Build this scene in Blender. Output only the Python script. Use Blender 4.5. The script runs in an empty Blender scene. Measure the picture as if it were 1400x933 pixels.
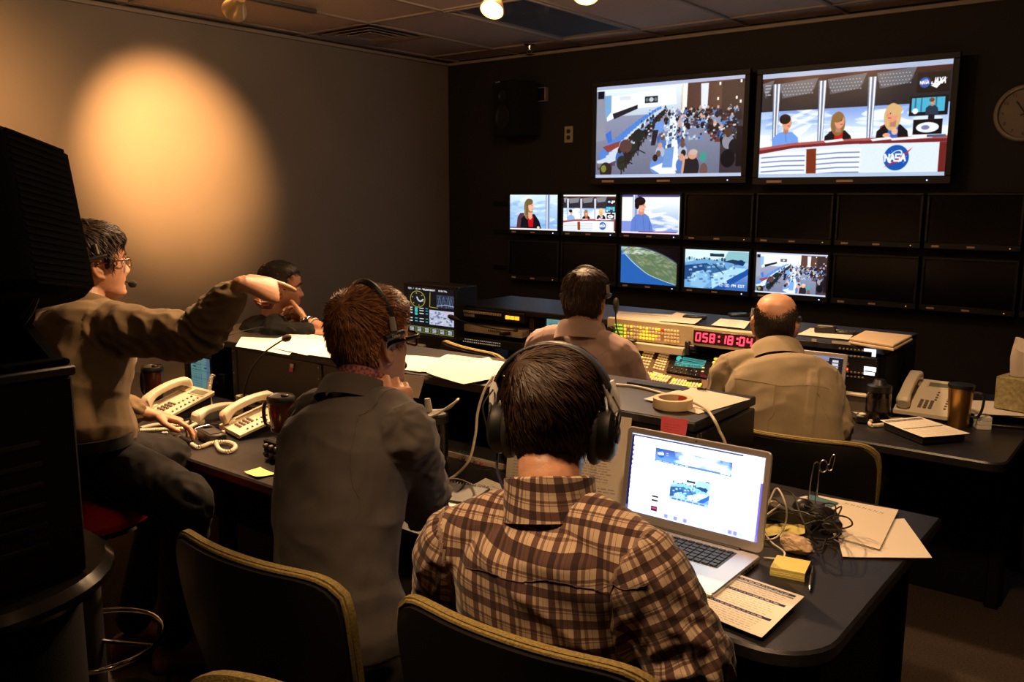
import bpy, bmesh, math, random
import numpy as np
from mathutils import Vector, Matrix, Quaternion, noise as mnoise

random.seed(7)
np.random.seed(7)
SC = bpy.context.scene
COL = SC.collection
PI = math.pi

# ------------------------------------------------------------------ camera
CAM_YAW, CAM_PITCH, CAM_ROLL, CAM_F, CAM_H = -38.2, 9.44, 0.15, 1194.0, 1.6


def cam_basis():
    y, p, r = (math.radians(v) for v in (CAM_YAW, CAM_PITCH, CAM_ROLL))
    fw = np.array([math.sin(y) * math.cos(p), math.cos(y) * math.cos(p), -math.sin(p)])
    rr = np.array([math.cos(y), -math.sin(y), 0.0])
    up = np.cross(rr, fw)
    return rr * math.cos(r) + up * math.sin(r), up * math.cos(r) - rr * math.sin(r), fw


CR, CU, CF = cam_basis()
EYE = np.array([0.0, 0.0, CAM_H])
cam_data = bpy.data.cameras.new('camera')
cam = bpy.data.objects.new('camera', cam_data)
COL.objects.link(cam)
cam_data.sensor_width = 36.0
cam_data.lens = CAM_F / 1400.0 * 36.0
cam_data.clip_start = 0.02
m = Matrix.Identity(4)
for i_ in range(3):
    m[i_][0], m[i_][1], m[i_][2], m[i_][3] = CR[i_], CU[i_], -CF[i_], EYE[i_]
cam.matrix_world = m
SC.camera = cam

# ------------------------------------------------------------------ view, world
SC.view_settings.view_transform = 'Standard'
SC.view_settings.look = 'None'
SC.view_settings.gamma = 1.0
SC.view_settings.use_curve_mapping = False
SC.view_settings.exposure = 0.0
world = bpy.data.worlds.new('world')
SC.world = world
world.use_nodes = True
world.node_tree.nodes['Background'].inputs[0].default_value = (0.9, 0.62, 0.4, 1)
world.node_tree.nodes['Background'].inputs[1].default_value = 0.004
SC.cycles.use_denoising = True
SC.cycles.max_bounces = 5
SC.cycles.diffuse_bounces = 3
SC.cycles.glossy_bounces = 3
SC.cycles.transmission_bounces = 5
SC.cycles.sample_clamp_indirect = 3.0
SC.cycles.caustics_reflective = False
SC.cycles.caustics_refractive = False

WARM = (1.0, 0.60, 0.30)
AMBER = (1.0, 0.47, 0.155)   # the two wall washers have redder bulbs


def spot(loc, target, watts, angle, blend=0.6, size=0.04, color=WARM):
    d = bpy.data.lights.new('spot_beam', 'SPOT')
    d.energy, d.spot_size, d.spot_blend, d.shadow_soft_size = watts, math.radians(angle), blend, size
    d.color = color
    o = bpy.data.objects.new('spot_beam', d)
    COL.objects.link(o)
    o.location = loc
    v = Vector(target) - Vector(loc)
    o.rotation_euler = v.to_track_quat('-Z', 'Y').to_euler()
    return o


# the beams of the ceiling spots: name -> (lamp position, aim, watts, angle, blend)
H_CEIL = 2.65
SPOTS = dict(
    wall=((-3.70, 2.58, 2.46), (-4.93, 2.93, 1.86), 590, 54, 1.0, .04),
    wall_off=((-3.70, 1.20, 2.46), (-4.93, 1.5, 1.8), 230, 92, 1.0, .04),
    papers=((-2.72, 3.30, 2.46), (-2.45, 2.2, 0.9), 300, 62, 0.8, .04),
    middle=((-2.21, 3.32, 2.46), (-1.75, 2.5, 0.9), 230, 88, 0.9, .04),
    desk=((-3.0, 2.0, 2.46), (-2.8, 1.8, 0.75), 190, 62, 0.8, .04),
    pointer=((-1.95, 2.25, 2.46), (-2.5, 1.45, 1.2), 150, 54, 1.0, .06),
    plaid=((-1.16, 0.58, 2.46), (-.84, 1.20, 0.95), 118, 56, 1.0, .14),
    laptop=((-0.50, 1.15, 2.46), (-0.82, 2.0, 0.8), 66, 86, 0.9, .06),
    console=((-1.75, 3.20, 2.46), (-1.6, 3.45, 0.9), 120, 66, 0.9, .05),
    bald=((-0.75, 2.65, 2.46), (-0.9, 3.4, 0.9), 62, 70, 0.9, .06),
)


# ------------------------------------------------------------------ pixel helpers (1400 x 933)
def ray(x, y):
    return CF + (x - 700.0) / CAM_F * CR - (y - 466.5) / CAM_F * CU


def onz(x, y, z):
    d = ray(x, y)
    return EYE + d * ((z - CAM_H) / d[2])


def ony(x, y, Y):
    d = ray(x, y)
    return EYE + d * (Y / d[1])


def onx(x, y, X):
    d = ray(x, y)
    return EYE + d * (X / d[0])


def atd(x, y, dep):
    return EYE + ray(x, y) * dep


# ------------------------------------------------------------------ mesh builder
def rot_m(rx=0, ry=0, rz=0):
    cx, sx, cy, sy, cz, sz = math.cos(rx), math.sin(rx), math.cos(ry), math.sin(ry), math.cos(rz), math.sin(rz)
    X = np.array([[1, 0, 0], [0, cx, -sx], [0, sx, cx]])
    Y = np.array([[cy, 0, sy], [0, 1, 0], [-sy, 0, cy]])
    Z = np.array([[cz, -sz, 0], [sz, cz, 0], [0, 0, 1]])
    return Z @ Y @ X


def unit(v):
    v = np.asarray(v, float)
    return v / max(np.linalg.norm(v), 1e-9)


class MB:
    def __init__(self):
        self.v, self.f, self.mi, self.uv = [], [], [], {}

    def add(self, verts, faces, mat=0, uvs=None):
        b = len(self.v)
        self.v += [tuple(map(float, p)) for p in verts]
        for k, f in enumerate(faces):
            if uvs is not None:
                self.uv[len(self.f)] = uvs[k]
            self.f.append([b + i for i in f])
            self.mi.append(mat)
        return self

    def box(self, c, s, bev=0.0, rot=(0, 0, 0), mat=0):
        hx, hy, hz = s[0] / 2, s[1] / 2, s[2] / 2
        b = min(bev, hx * .9, hy * .9, hz * .9)
        R = rot_m(*rot)
        c = np.array(c, float)
        sg = [(x, y, z) for x in (-1, 1) for y in (-1, 1) for z in (-1, 1)]
        if b <= 0:
            V = [R @ np.array([x * hx, y * hy, z * hz]) + c for x, y, z in sg]
            F = [(0, 1, 3, 2), (4, 6, 7, 5), (0, 4, 5, 1), (2, 3, 7, 6), (0, 2, 6, 4), (1, 5, 7, 3)]
            return self.add(V, F, mat)
        V = []
        for x, y, z in sg:
            V += [(x * hx, y * (hy - b), z * (hz - b)), (x * (hx - b), y * hy, z * (hz - b)), (x * (hx - b), y * (hy - b), z * hz)]
        id_ = {s_: k for k, s_ in enumerate(sg)}
        F = []
        for ax in range(3):
            o1, o2 = [a for a in range(3) if a != ax]
            for s_ in (-1, 1):
                q = []
                for u, w in ((-1, -1), (1, -1), (1, 1), (-1, 1)):
                    k = [0, 0, 0]
                    k[ax], k[o1], k[o2] = s_, u, w
                    q.append(id_[tuple(k)] * 3 + ax)
                F.append(q)
            for u in (-1, 1):
                for w in (-1, 1):
                    q = []
                    for s_, fc in ((-1, o1), (-1, o2), (1, o2), (1, o1)):
                        k = [0, 0, 0]
                        k[ax], k[o1], k[o2] = s_, u, w
                        q.append(id_[tuple(k)] * 3 + fc)
                    F.append(q)
        for s_ in sg:
            F.append([id_[s_] * 3, id_[s_] * 3 + 1, id_[s_] * 3 + 2])
        V = np.array(V)
        # make every face point outwards
        G = []
        for f in F:
            p = V[f]
            n = np.cross(p[1] - p[0], p[2] - p[0])
            G.append(f if n @ p.mean(0) > 0 else f[::-1])
        return self.add([R @ p + c for p in V], G, mat)

    def rings(self, R, closed=True, cap=True, mat=0):
        """R: list of rings, each an (n,3) array"""
        n = len(R[0])
        V = np.concatenate(R)
        F = []
        for k in range(len(R) - 1):
            for j in range(n if closed else n - 1):
                a, b2 = k * n + j, k * n + (j + 1) % n
                F.append((a, b2, b2 + n, a + n))
        if cap and closed:
            F.append(tuple(range(n))[::-1])
            F.append(tuple(range((len(R) - 1) * n, len(R) * n)))
        return self.add(V, F, mat)

    def tube(self, pts, r, n=8, cap=True, mat=0, closed=False, flat=1.0):
        P = np.array(pts, float)
        rr = np.full(len(P), r, float) if np.isscalar(r) else np.array(r, float)
        T = np.zeros_like(P)
        if closed:
            T = np.roll(P, -1, 0) - np.roll(P, 1, 0)
        else:
            T[1:-1] = P[2:] - P[:-2]
            T[0], T[-1] = P[1] - P[0], P[-1] - P[-2]
        T /= np.maximum(np.linalg.norm(T, axis=1, keepdims=True), 1e-9)
        u = np.cross(T[0], [0, 0, 1])
        if np.linalg.norm(u) < .1:
            u = np.cross(T[0], [1, 0, 0])
        u = unit(u)
        R = []
        a = np.arange(n) / n * 2 * PI
        for k in range(len(P)):
            u = unit(u - T[k] * (u @ T[k]))
            w = np.cross(T[k], u)
            R.append(P[k] + rr[k] * (np.cos(a)[:, None] * u + flat * np.sin(a)[:, None] * w))
        if closed:
            R.append(R[0])
            return self.rings(R, cap=False, mat=mat)
        return self.rings(R, cap=cap, mat=mat)

    def lathe(self, prof, n=24, c=(0, 0, 0), rot=(0, 0, 0), mat=0, cap=True):
        a = np.arange(n) / n * 2 * PI
        Rm = rot_m(*rot)
        R = []
        for r, z in prof:
            ring = np.stack([max(r, 1e-5) * np.cos(a), max(r, 1e-5) * np.sin(a), np.full(n, z)], 1)
            R.append(ring @ Rm.T + np.array(c, float))
        return self.rings(R, cap=cap, mat=mat)

    def prism(self, poly, z0, z1, bev=0.0, mat=0, M=None, off=(0, 0, 0)):
        """poly counter-clockwise in xy; optional top/bottom edge bevel; M maps local to wanted axes"""
        P = np.array(poly, float)
        n = len(P)

        def inset(d):
            Q = []
            for i in range(n):
                a, b2, c2 = P[i - 1], P[i], P[(i + 1) % n]
                e1, e2 = unit(b2 - a), unit(c2 - b2)
                n1, n2 = np.array([-e1[1], e1[0]]), np.array([-e2[1], e2[0]])
                k = n1 + n2
                Q.append(b2 + d * k / max(k @ n1, .3))
            return np.array(Q)
        L = [(P, z0), (P, z1)] if bev <= 0 else [(inset(bev), z0), (P, z0 + bev), (P, z1 - bev), (inset(bev), z1)]
        R = []
        for q, z in L:
            r = np.concatenate([q, np.full((n, 1), z)], 1)
            if M is not None:
                r = r @ np.array(M).T
            R.append(r + np.array(off, float))
        return self.rings(R, mat=mat)

    def quad(self, p, mat=0, uv=True):
        return self.add(p, [(0, 1, 2, 3)], mat, [[(0, 0), (1, 0), (1, 1), (0, 1)]] if uv else None)

    def ell(self, c, r, n=16, m_=10, rot=(0, 0, 0), mat=0):
        pr = [(math.sin(t), -math.cos(t)) for t in np.linspace(0.02, PI - .02, m_)]
        a = np.arange(n) / n * 2 * PI
        Rm = rot_m(*rot)
        R = []
        for q, z in pr:
            ring = np.stack([q * np.cos(a) * r[0], q * np.sin(a) * r[1], np.full(n, z * r[2])], 1)
            R.append(ring @ Rm.T + np.array(c, float))
        return self.rings(R, mat=mat)

    def xf(self, M, t=(0, 0, 0)):
        self.v = [tuple(np.array(M) @ np.array(p) + np.array(t)) for p in self.v]
        return self

    def mesh(self, name, mats=None, smooth=True):
        me = bpy.data.meshes.new(name)
        me.from_pydata(self.v, [], self.f)
        for mt in (mats if isinstance(mats, (list, tuple)) else [mats]):
            if mt is not None:
                me.materials.append(mt)
        me.polygons.foreach_set('material_index', self.mi)
        if self.uv:
            ul = me.uv_layers.new(name='UVMap')
            for pi_, uvs in self.uv.items():
                po = me.polygons[pi_]
                for k, li in enumerate(po.loop_indices):
                    ul.data[li].uv = uvs[k]
        if smooth:
            me.polygons.foreach_set('use_smooth', [True] * len(me.polygons))
            try:
                me.set_sharp_from_angle(angle=math.radians(38))
            except Exception:
                pass
        me.update()
        return me

    def build(self, name, mats, parent=None, loc=None, rot=None, smooth=True):
        return link(name, self.mesh(name, mats, smooth), parent, loc, rot)


def link(name, me, parent=None, loc=None, rot=None):
    o = bpy.data.objects.new(name, me)
    COL.objects.link(o)
    if parent is not None:
        o.parent = parent
    if loc is not None:
        o.location = [float(v) for v in loc]
    if rot is not None:
        o.rotation_euler = rot
    return o


def tag(o, label=None, cat=None, group=None, kind=None):
    if label:
        o['label'] = label
    if cat:
        o['category'] = cat
    if group:
        o['group'] = group
    if kind:
        o['kind'] = kind
    return o


def thing(name, label, cat, loc=(0, 0, 0), rz=0.0, group=None, rot=None):
    o = bpy.data.objects.new(name, None)
    o.empty_display_size = .05
    COL.objects.link(o)
    o.location = [float(v) for v in loc]
    o.rotation_euler = rot if rot is not None else (0, 0, rz)
    return tag(o, label, cat, group)


def dup(root, loc=None, rz=None, label=None, group=None, rot=None):
    r = root.copy()
    COL.objects.link(r)
    if loc is not None:
        r.location = [float(v) for v in loc]
    if rot is not None:
        r.rotation_euler = rot
    elif rz is not None:
        r.rotation_euler = (0, 0, rz)
    if label:
        r['label'] = label
    if group:
        r['group'] = group
    for ch in list(root.children):
        c = ch.copy()
        COL.objects.link(c)
        c.parent = r
        for g in list(ch.children):
            d = g.copy()
            COL.objects.link(d)
            d.parent = c
    return r


def rrect(w, h, r, n=4, cx=0, cy=0):
    """rounded rectangle, counter-clockwise"""
    P = []
    for sx, sy, a0 in ((1, 1, 0), (-1, 1, 90), (-1, -1, 180), (1, -1, 270)):
        for k in range(n + 1):
            a = math.radians(a0 + 90 * k / n)
            P.append((cx + sx * (w / 2 - r) + r * math.cos(a), cy + sy * (h / 2 - r) + r * math.sin(a)))
    return P


def spline(pts, n=8, closed=False):
    """Catmull-Rom through the points"""
    P = np.array(pts, float)
    if closed:
        Q = np.concatenate([P[-1:], P, P[:2]])
    else:
        Q = np.concatenate([2 * P[:1] - P[1:2], P, 2 * P[-1:] - P[-2:-1]])
    out = []
    for i in range(1, len(Q) - 2):
        a, b, c, d = Q[i - 1:i + 3]
        for t in np.arange(n) / n:
            out.append(.5 * (2 * b + (c - a) * t + (2 * a - 5 * b + 4 * c - d) * t * t + (3 * b - a - 3 * c + d) * t ** 3))
    if not closed:
        out.append(P[-1])
    return np.array(out)


# ------------------------------------------------------------------ materials
MATS = {}


def srgb(r, g, b):
    f = lambda c: ((c / 255 + .055) / 1.055) ** 2.4 if c > 10 else c / 255 / 12.92
    return (f(r), f(g), f(b))


def pbr(name, col, rough=.5, metal=0.0, noise=0.0, nscale=30.0, bump=0.0, bscale=200.0, spec=.5, emit=None, estr=0.0, rvar=0.0, trans=0.0, coat=0.0, sheen=0.0, sss=0.0):
    if name in MATS:
        return MATS[name]
    mt = bpy.data.materials.new(name)
    mt.use_nodes = True
    nt = mt.node_tree
    b = nt.nodes['Principled BSDF']
    b.inputs['Base Color'].default_value = (*col, 1)
    b.inputs['Roughness'].default_value = rough
    b.inputs['Metallic'].default_value = metal
    b.inputs['Specular IOR Level'].default_value = spec
    b.inputs['Transmission Weight'].default_value = trans
    b.inputs['Coat Weight'].default_value = coat
    b.inputs['Sheen Weight'].default_value = sheen
    if sss:
        b.inputs['Subsurface Weight'].default_value = sss
        b.inputs['Subsurface Radius'].default_value = (.012, .005, .003)
        b.inputs['Subsurface Scale'].default_value = .5
    if emit:
        b.inputs['Emission Color'].default_value = (*emit, 1)
        b.inputs['Emission Strength'].default_value = estr
    tc = nt.nodes.new('ShaderNodeTexCoord')
    if noise or rvar:
        n = nt.nodes.new('ShaderNodeTexNoise')
        n.inputs['Scale'].default_value = nscale
        n.inputs['Detail'].default_value = 4
        nt.links.new(tc.outputs['Object'], n.inputs['Vector'])
        if noise:
            r = nt.nodes.new('ShaderNodeValToRGB')
            r.color_ramp.elements[0].position = .3
            r.color_ramp.elements[1].position = .7
            r.color_ramp.elements[0].color = (*[c * (1 - noise) for c in col], 1)
            r.color_ramp.elements[1].color = (*[min(1, c * (1 + noise)) for c in col], 1)
            nt.links.new(n.outputs['Fac'], r.inputs['Fac'])
            nt.links.new(r.outputs['Color'], b.inputs['Base Color'])
        if rvar:
            mr = nt.nodes.new('ShaderNodeMapRange')
            mr.inputs['To Min'].default_value = max(0, rough - rvar)
            mr.inputs['To Max'].default_value = min(1, rough + rvar)
            nt.links.new(n.outputs['Fac'], mr.inputs['Value'])
            nt.links.new(mr.outputs['Result'], b.inputs['Roughness'])
    if bump:
        n2 = nt.nodes.new('ShaderNodeTexNoise')
        n2.inputs['Scale'].default_value = bscale
        n2.inputs['Detail'].default_value = 3
        nt.links.new(tc.outputs['Object'], n2.inputs['Vector'])
        bp = nt.nodes.new('ShaderNodeBump')
        bp.inputs['Strength'].default_value = bump
        bp.inputs['Distance'].default_value = .002
        nt.links.new(n2.outputs['Fac'], bp.inputs['Height'])
        nt.links.new(bp.outputs['Normal'], b.inputs['Normal'])
    MATS[name] = mt
    return mt


def img_mat(name, arr, strength=0.0, rough=.5, spec=.4):
    """arr: (h,w,3) sRGB picture drawn below, top row first. strength>0: a lit screen, else print"""
    h, w, _ = arr.shape
    im = bpy.data.images.new(name, w, h)
    px = np.ones((h, w, 4), np.float32)
    px[..., :3] = np.clip(arr[::-1], 0, 1)
    im.pixels.foreach_set(px.ravel())
    im.update()
    im.pack()
    mt = bpy.data.materials.new(name)
    mt.use_nodes = True
    nt = mt.node_tree
    b = nt.nodes['Principled BSDF']
    t = nt.nodes.new('ShaderNodeTexImage')
    t.image = im
    t.extension = 'EXTEND'
    b.inputs['Roughness'].default_value = rough
    b.inputs['Specular IOR Level'].default_value = spec
    if strength > 0:
        b.inputs['Base Color'].default_value = (.01, .01, .012, 1)
        nt.links.new(t.outputs['Color'], b.inputs['Emission Color'])
        b.inputs['Emission Strength'].default_value = strength
    else:
        nt.links.new(t.outputs['Color'], b.inputs['Base Color'])
    MATS[name] = mt
    return mt


# ------------------------------------------------------------------ a small painter for screens and print
FONT = {
    'A': '0042 4280 2363', 'B': '0006 06e6 e3 03e3 00e0 e0e3 e3e6', '0': '0080 8086 8606 0600'}
SEG = {}  # letters as strokes on a 4 x 6 grid: x0 y0 x1 y1 ...


def _mkfont():
    T = {
        'A': [(0, 0, 2, 6), (2, 6, 4, 0), (.8, 2, 3.2, 2)], 'B': [(0, 0, 0, 6), (0, 6, 3.4, 6), (3.4, 6, 3.4, 3), (0, 3, 4, 3), (4, 3, 4, 0), (4, 0, 0, 0)],
        'C': [(4, 6, 0, 6), (0, 6, 0, 0), (0, 0, 4, 0)], 'D': [(0, 0, 0, 6), (0, 6, 3, 6), (3, 6, 4, 4.5), (4, 4.5, 4, 1.5), (4, 1.5, 3, 0), (3, 0, 0, 0)],
        'E': [(4, 6, 0, 6), (0, 6, 0, 0), (0, 0, 4, 0), (0, 3, 3, 3)], 'F': [(4, 6, 0, 6), (0, 6, 0, 0), (0, 3, 3, 3)],
        'G': [(4, 6, 0, 6), (0, 6, 0, 0), (0, 0, 4, 0), (4, 0, 4, 3), (4, 3, 2, 3)], 'H': [(0, 0, 0, 6), (4, 0, 4, 6), (0, 3, 4, 3)],
        'I': [(2, 0, 2, 6)], 'J': [(4, 6, 4, 0), (4, 0, 0, 0), (0, 0, 0, 2)], 'K': [(0, 0, 0, 6), (4, 6, 0, 3), (0, 3, 4, 0)], 'L': [(0, 6, 0, 0), (0, 0, 4, 0)],
        'M': [(0, 0, 0, 6), (0, 6, 2, 3), (2, 3, 4, 6), (4, 6, 4, 0)], 'N': [(0, 0, 0, 6), (0, 6, 4, 0), (4, 0, 4, 6)],
        'O': [(0, 0, 0, 6), (0, 6, 4, 6), (4, 6, 4, 0), (4, 0, 0, 0)], 'P': [(0, 0, 0, 6), (0, 6, 4, 6), (4, 6, 4, 3), (4, 3, 0, 3)],
        'Q': [(0, 0, 0, 6), (0, 6, 4, 6), (4, 6, 4, 0), (4, 0, 0, 0), (2.5, 1.5, 4.3, -.5)], 'R': [(0, 0, 0, 6), (0, 6, 4, 6), (4, 6, 4, 3), (4, 3, 0, 3), (1.5, 3, 4, 0)],
        'S': [(4, 6, 0, 6), (0, 6, 0, 3), (0, 3, 4, 3), (4, 3, 4, 0), (4, 0, 0, 0)], 'T': [(0, 6, 4, 6), (2, 6, 2, 0)], 'U': [(0, 6, 0, 0), (0, 0, 4, 0), (4, 0, 4, 6)],
        'V': [(0, 6, 2, 0), (2, 0, 4, 6)], 'W': [(0, 6, 1, 0), (1, 0, 2, 4), (2, 4, 3, 0), (3, 0, 4, 6)], 'X': [(0, 0, 4, 6), (0, 6, 4, 0)],
        'Y': [(0, 6, 2, 3), (4, 6, 2, 3), (2, 3, 2, 0)], 'Z': [(0, 6, 4, 6), (4, 6, 0, 0), (0, 0, 4, 0)],
        '0': [(0, 0, 0, 6), (0, 6, 4, 6), (4, 6, 4, 0), (4, 0, 0, 0)], '1': [(1, 5, 2, 6), (2, 6, 2, 0)], '2': [(0, 6, 4, 6), (4, 6, 4, 3), (4, 3, 0, 3), (0, 3, 0, 0), (0, 0, 4, 0)],
        '3': [(0, 6, 4, 6), (4, 6, 4, 0), (4, 0, 0, 0), (0, 3, 4, 3)], '4': [(0, 6, 0, 3), (0, 3, 4, 3), (4, 6, 4, 0)], '5': [(4, 6, 0, 6), (0, 6, 0, 3), (0, 3, 4, 3), (4, 3, 4, 0), (4, 0, 0, 0)],
        '6': [(4, 6, 0, 6), (0, 6, 0, 0), (0, 0, 4, 0), (4, 0, 4, 3), (4, 3, 0, 3)], '7': [(0, 6, 4, 6), (4, 6, 1.5, 0)], '8': [(0, 0, 0, 6), (0, 6, 4, 6), (4, 6, 4, 0), (4, 0, 0, 0), (0, 3, 4, 3)],
        '9': [(4, 0, 4, 6), (4, 6, 0, 6), (0, 6, 0, 3), (0, 3, 4, 3)], ':': [(2, 1.6, 2, 2), (2, 4, 2, 4.4)], '-': [(.5, 3, 3.5, 3)], '.': [(1.8, 0, 2.2, 0)], '/': [(0, 0, 4, 6)], ' ': []}
    SEG.update(T)


_mkfont()


class Pic:
    """picture in its own 0..1 x 0..1 frame, y down"""

    def __init__(self, w, h, bg=(0, 0, 0)):
        self.w, self.h = w, h
        self.a = np.empty((h, w, 3), np.float32)
        self.a[:] = bg if max(bg) <= 1 else np.array(bg) / 255
        self.X, self.Y = np.meshgrid((np.arange(w) + .5), (np.arange(h) + .5))

    @staticmethod
    def c(col):
        col = np.array(col, np.float32)
        return col / 255 if col.max() > 1.001 else col

    def _box(self, x0, y0, x1, y1, pad=2):
        return max(0, int(x0 - pad)), max(0, int(y0 - pad)), min(self.w, int(x1 + pad) + 1), min(self.h, int(y1 + pad) + 1)

    def _put(self, b, al, col):
        x0, y0, x1, y1 = b
        if x1 <= x0 or y1 <= y0:
            return
        s = self.a[y0:y1, x0:x1]
        s += (self.c(col) - s) * np.clip(al, 0, 1)[..., None]

    def rect(self, x0, y0, x1, y1, col, al=1.0):
        return self.poly([(x0, y0), (x1, y0), (x1, y1), (x0, y1)], col, al)

    def poly(self, pts, col, al=1.0):
        P = np.array(pts, float) * (self.w, self.h)
        b = self._box(*P.min(0), *P.max(0))
        x0, y0, x1, y1 = b
        if x1 <= x0 or y1 <= y0:
            return self
        acc = 0
        for dx, dy in ((-.25, -.25), (.25, -.25), (.25, .25), (-.25, .25)):
            X, Y = self.X[y0:y1, x0:x1] + dx, self.Y[y0:y1, x0:x1] + dy
            ins = np.zeros(X.shape, bool)
            j = len(P) - 1
            for i in range(len(P)):
                (xi, yi), (xj, yj) = P[i], P[j]
                if yi != yj:
                    ins ^= ((yi > Y) != (yj > Y)) & (X < (xj - xi) * (Y - yi) / (yj - yi) + xi)
                j = i
            acc = acc + ins * .25
        self._put(b, acc * al, col)
        return self

    def ell(self, cx, cy, rx, ry, col, al=1.0, rot=0.0, ring=0.0):
        X0, Y0 = cx * self.w, cy * self.h
        a, b2 = rx * self.w, ry * self.h
        r = max(a, b2)
        b = self._box(X0 - r, Y0 - r, X0 + r, Y0 + r)
        x0, y0, x1, y1 = b
        if x1 <= x0 or y1 <= y0:
            return self
        X, Y = self.X[y0:y1, x0:x1] - X0, self.Y[y0:y1, x0:x1] - Y0
        c, s = math.cos(rot), math.sin(rot)
        d = (np.hypot((X * c + Y * s) / a, (-X * s + Y * c) / b2) - 1) * min(a, b2)
        if ring:
            d = np.abs(d) - ring * self.w / 2
        self._put(b, np.clip(.5 - d, 0, 1) * al, col)
        return self

    def line(self, pts, wd, col, al=1.0):
        P = np.array(pts, float) * (self.w, self.h)
        r = wd * self.w / 2
        for (ax, ay), (bx, by) in zip(P[:-1], P[1:]):
            b = self._box(min(ax, bx) - r, min(ay, by) - r, max(ax, bx) + r, max(ay, by) + r)
            x0, y0, x1, y1 = b
            if x1 <= x0 or y1 <= y0:
                continue
            X, Y = self.X[y0:y1, x0:x1], self.Y[y0:y1, x0:x1]
            L = max((bx - ax) ** 2 + (by - ay) ** 2, 1e-9)
            t = np.clip(((X - ax) * (bx - ax) + (Y - ay) * (by - ay)) / L, 0, 1)
            d = np.hypot(X - ax - t * (bx - ax), Y - ay - t * (by - ay)) - r
            self._put(b, np.clip(.5 - d, 0, 1) * min(1, 2 * r if r < .5 else 1) * al, col)
        return self

    def text(self, s, x, y, hgt, col, wd=None, sl=0.0, sp=1.45, asp=1.0, al=1.0):
        """x,y: left top; hgt: fraction of the picture height"""
        u = hgt / 6
        ux = u * self.h / self.w * asp
        wd = wd or ux * 1.0
        for ch in s.upper():
            for (a, b, c, d) in SEG.get(ch, []):
                self.line([(x + a * ux + sl * b * ux, y + (6 - b) * u), (x + c * ux + sl * d * ux, y + (6 - d) * u)], wd, col, al)
            x += ux * 4 * sp
        return x

    def vgrad(self, x0, y0, x1, y1, c0, c1):
        X0, Y0, X1, Y1 = int(x0 * self.w), int(y0 * self.h), int(x1 * self.w), int(y1 * self.h)
        t = np.linspace(0, 1, max(1, Y1 - Y0))[:, None, None]
        self.a[Y0:Y1, X0:X1] = self.c(c0) * (1 - t) + self.c(c1) * t
        return self

    def scribble(self, x0, y0, x1, y1, rows, col, rng, fill=.8, wd=.35, al=.8):
        """rows of small print too far away to read"""
        hh = (y1 - y0) / rows
        for k in range(rows):
            x = x0
            while x < x0 + (x1 - x0) * fill:
                w = rng.uniform(.012, .05)
                if x + w > x1:
                    break
                self.rect(x, y0 + k * hh + hh * (1 - wd) / 2, x + w, y0 + k * hh + hh * (1 + wd) / 2, col, al * rng.uniform(.6, 1))
                x += w + .01
        return self

    def clouds(self, x0, y0, x1, y1, col, n, rng, rmin, rmax, al=.3, asp=.35):
        for _ in range(n):
            self.ell(rng.uniform(x0, x1), rng.uniform(y0, y1), rng.uniform(rmin, rmax), rng.uniform(rmin, rmax) * asp, col, al * rng.uniform(.3, 1), rng.uniform(-.4, .3))
        return self
# ------------------------------------------------------------------ materials used all over
M_WALL = pbr('wall_paint_taupe', (.205, .175, .15), .75, noise=.05, nscale=3, bump=.25, bscale=350)
M_WALLB = pbr('wall_paint_charcoal', (.014, .0115, .010), .8, noise=.06, nscale=3, bump=.25, bscale=350)
M_TILE = pbr('mineral_tile', (.47, .37, .31), .9, noise=.12, nscale=160, bump=.8, bscale=260)
M_GRID = pbr('grid_paint', (.30, .25, .21), .6)
M_CARPET = pbr('carpet', (.09, .062, .045), .95, noise=.45, nscale=140, bump=1.0, bscale=420)
M_BLACK = pbr('black_plastic', (.012, .011, .011), .38, bump=.15, bscale=500)
M_MATTE = pbr('black_matte', (.008, .0075, .0075), .75, bump=.3, bscale=300, spec=.2)
M_GLOSSBLK = pbr('black_gloss', (.008, .008, .009), .12)
M_LAM = pbr('desk_laminate', (.016, .0145, .017), .36, noise=.15, nscale=60, bump=.2, bscale=380, rvar=.05)
M_LAMEDGE = pbr('desk_edge', (.014, .012, .012), .3)
M_PANEL = pbr('console_panel', (.05, .042, .036), .5, noise=.12, nscale=12, bump=.2, bscale=300)
M_STEEL = pbr('steel', (.5, .48, .46), .25, metal=1)
M_CHROME = pbr('chrome', (.8, .78, .75), .08, metal=1)
M_ALU = pbr('aluminium', (.62, .58, .54), .38, metal=.85, bump=.05, bscale=900)
M_BEIGE = pbr('beige_plastic', (.62, .54, .40), .45, bump=.08, bscale=500)
M_BEIGE2 = pbr('beige_metal', (.56, .49, .36), .5, noise=.06, nscale=20)
M_IVORY = pbr('ivory_plastic', (.70, .62, .47), .4, bump=.06, bscale=500)
M_PAPER = pbr('paper', (.80, .76, .70), .85)
M_RUBBER = pbr('rubber', (.014, .013, .013), .6)
M_DKGREY = pbr('dark_grey_metal', (.06, .056, .052), .45, metal=.3)
M_LABEL = pbr('pale_label', (.45, .4, .33), .6)

XL, YB, XR, YF = -4.93, 5.42, 2.2, -2.4


def struct(name, mb, mat, parent=None, smooth=True):
    o = mb.build(name, mat, parent, smooth=smooth)
    if parent is None:
        o['kind'] = 'structure'
    return o


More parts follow.
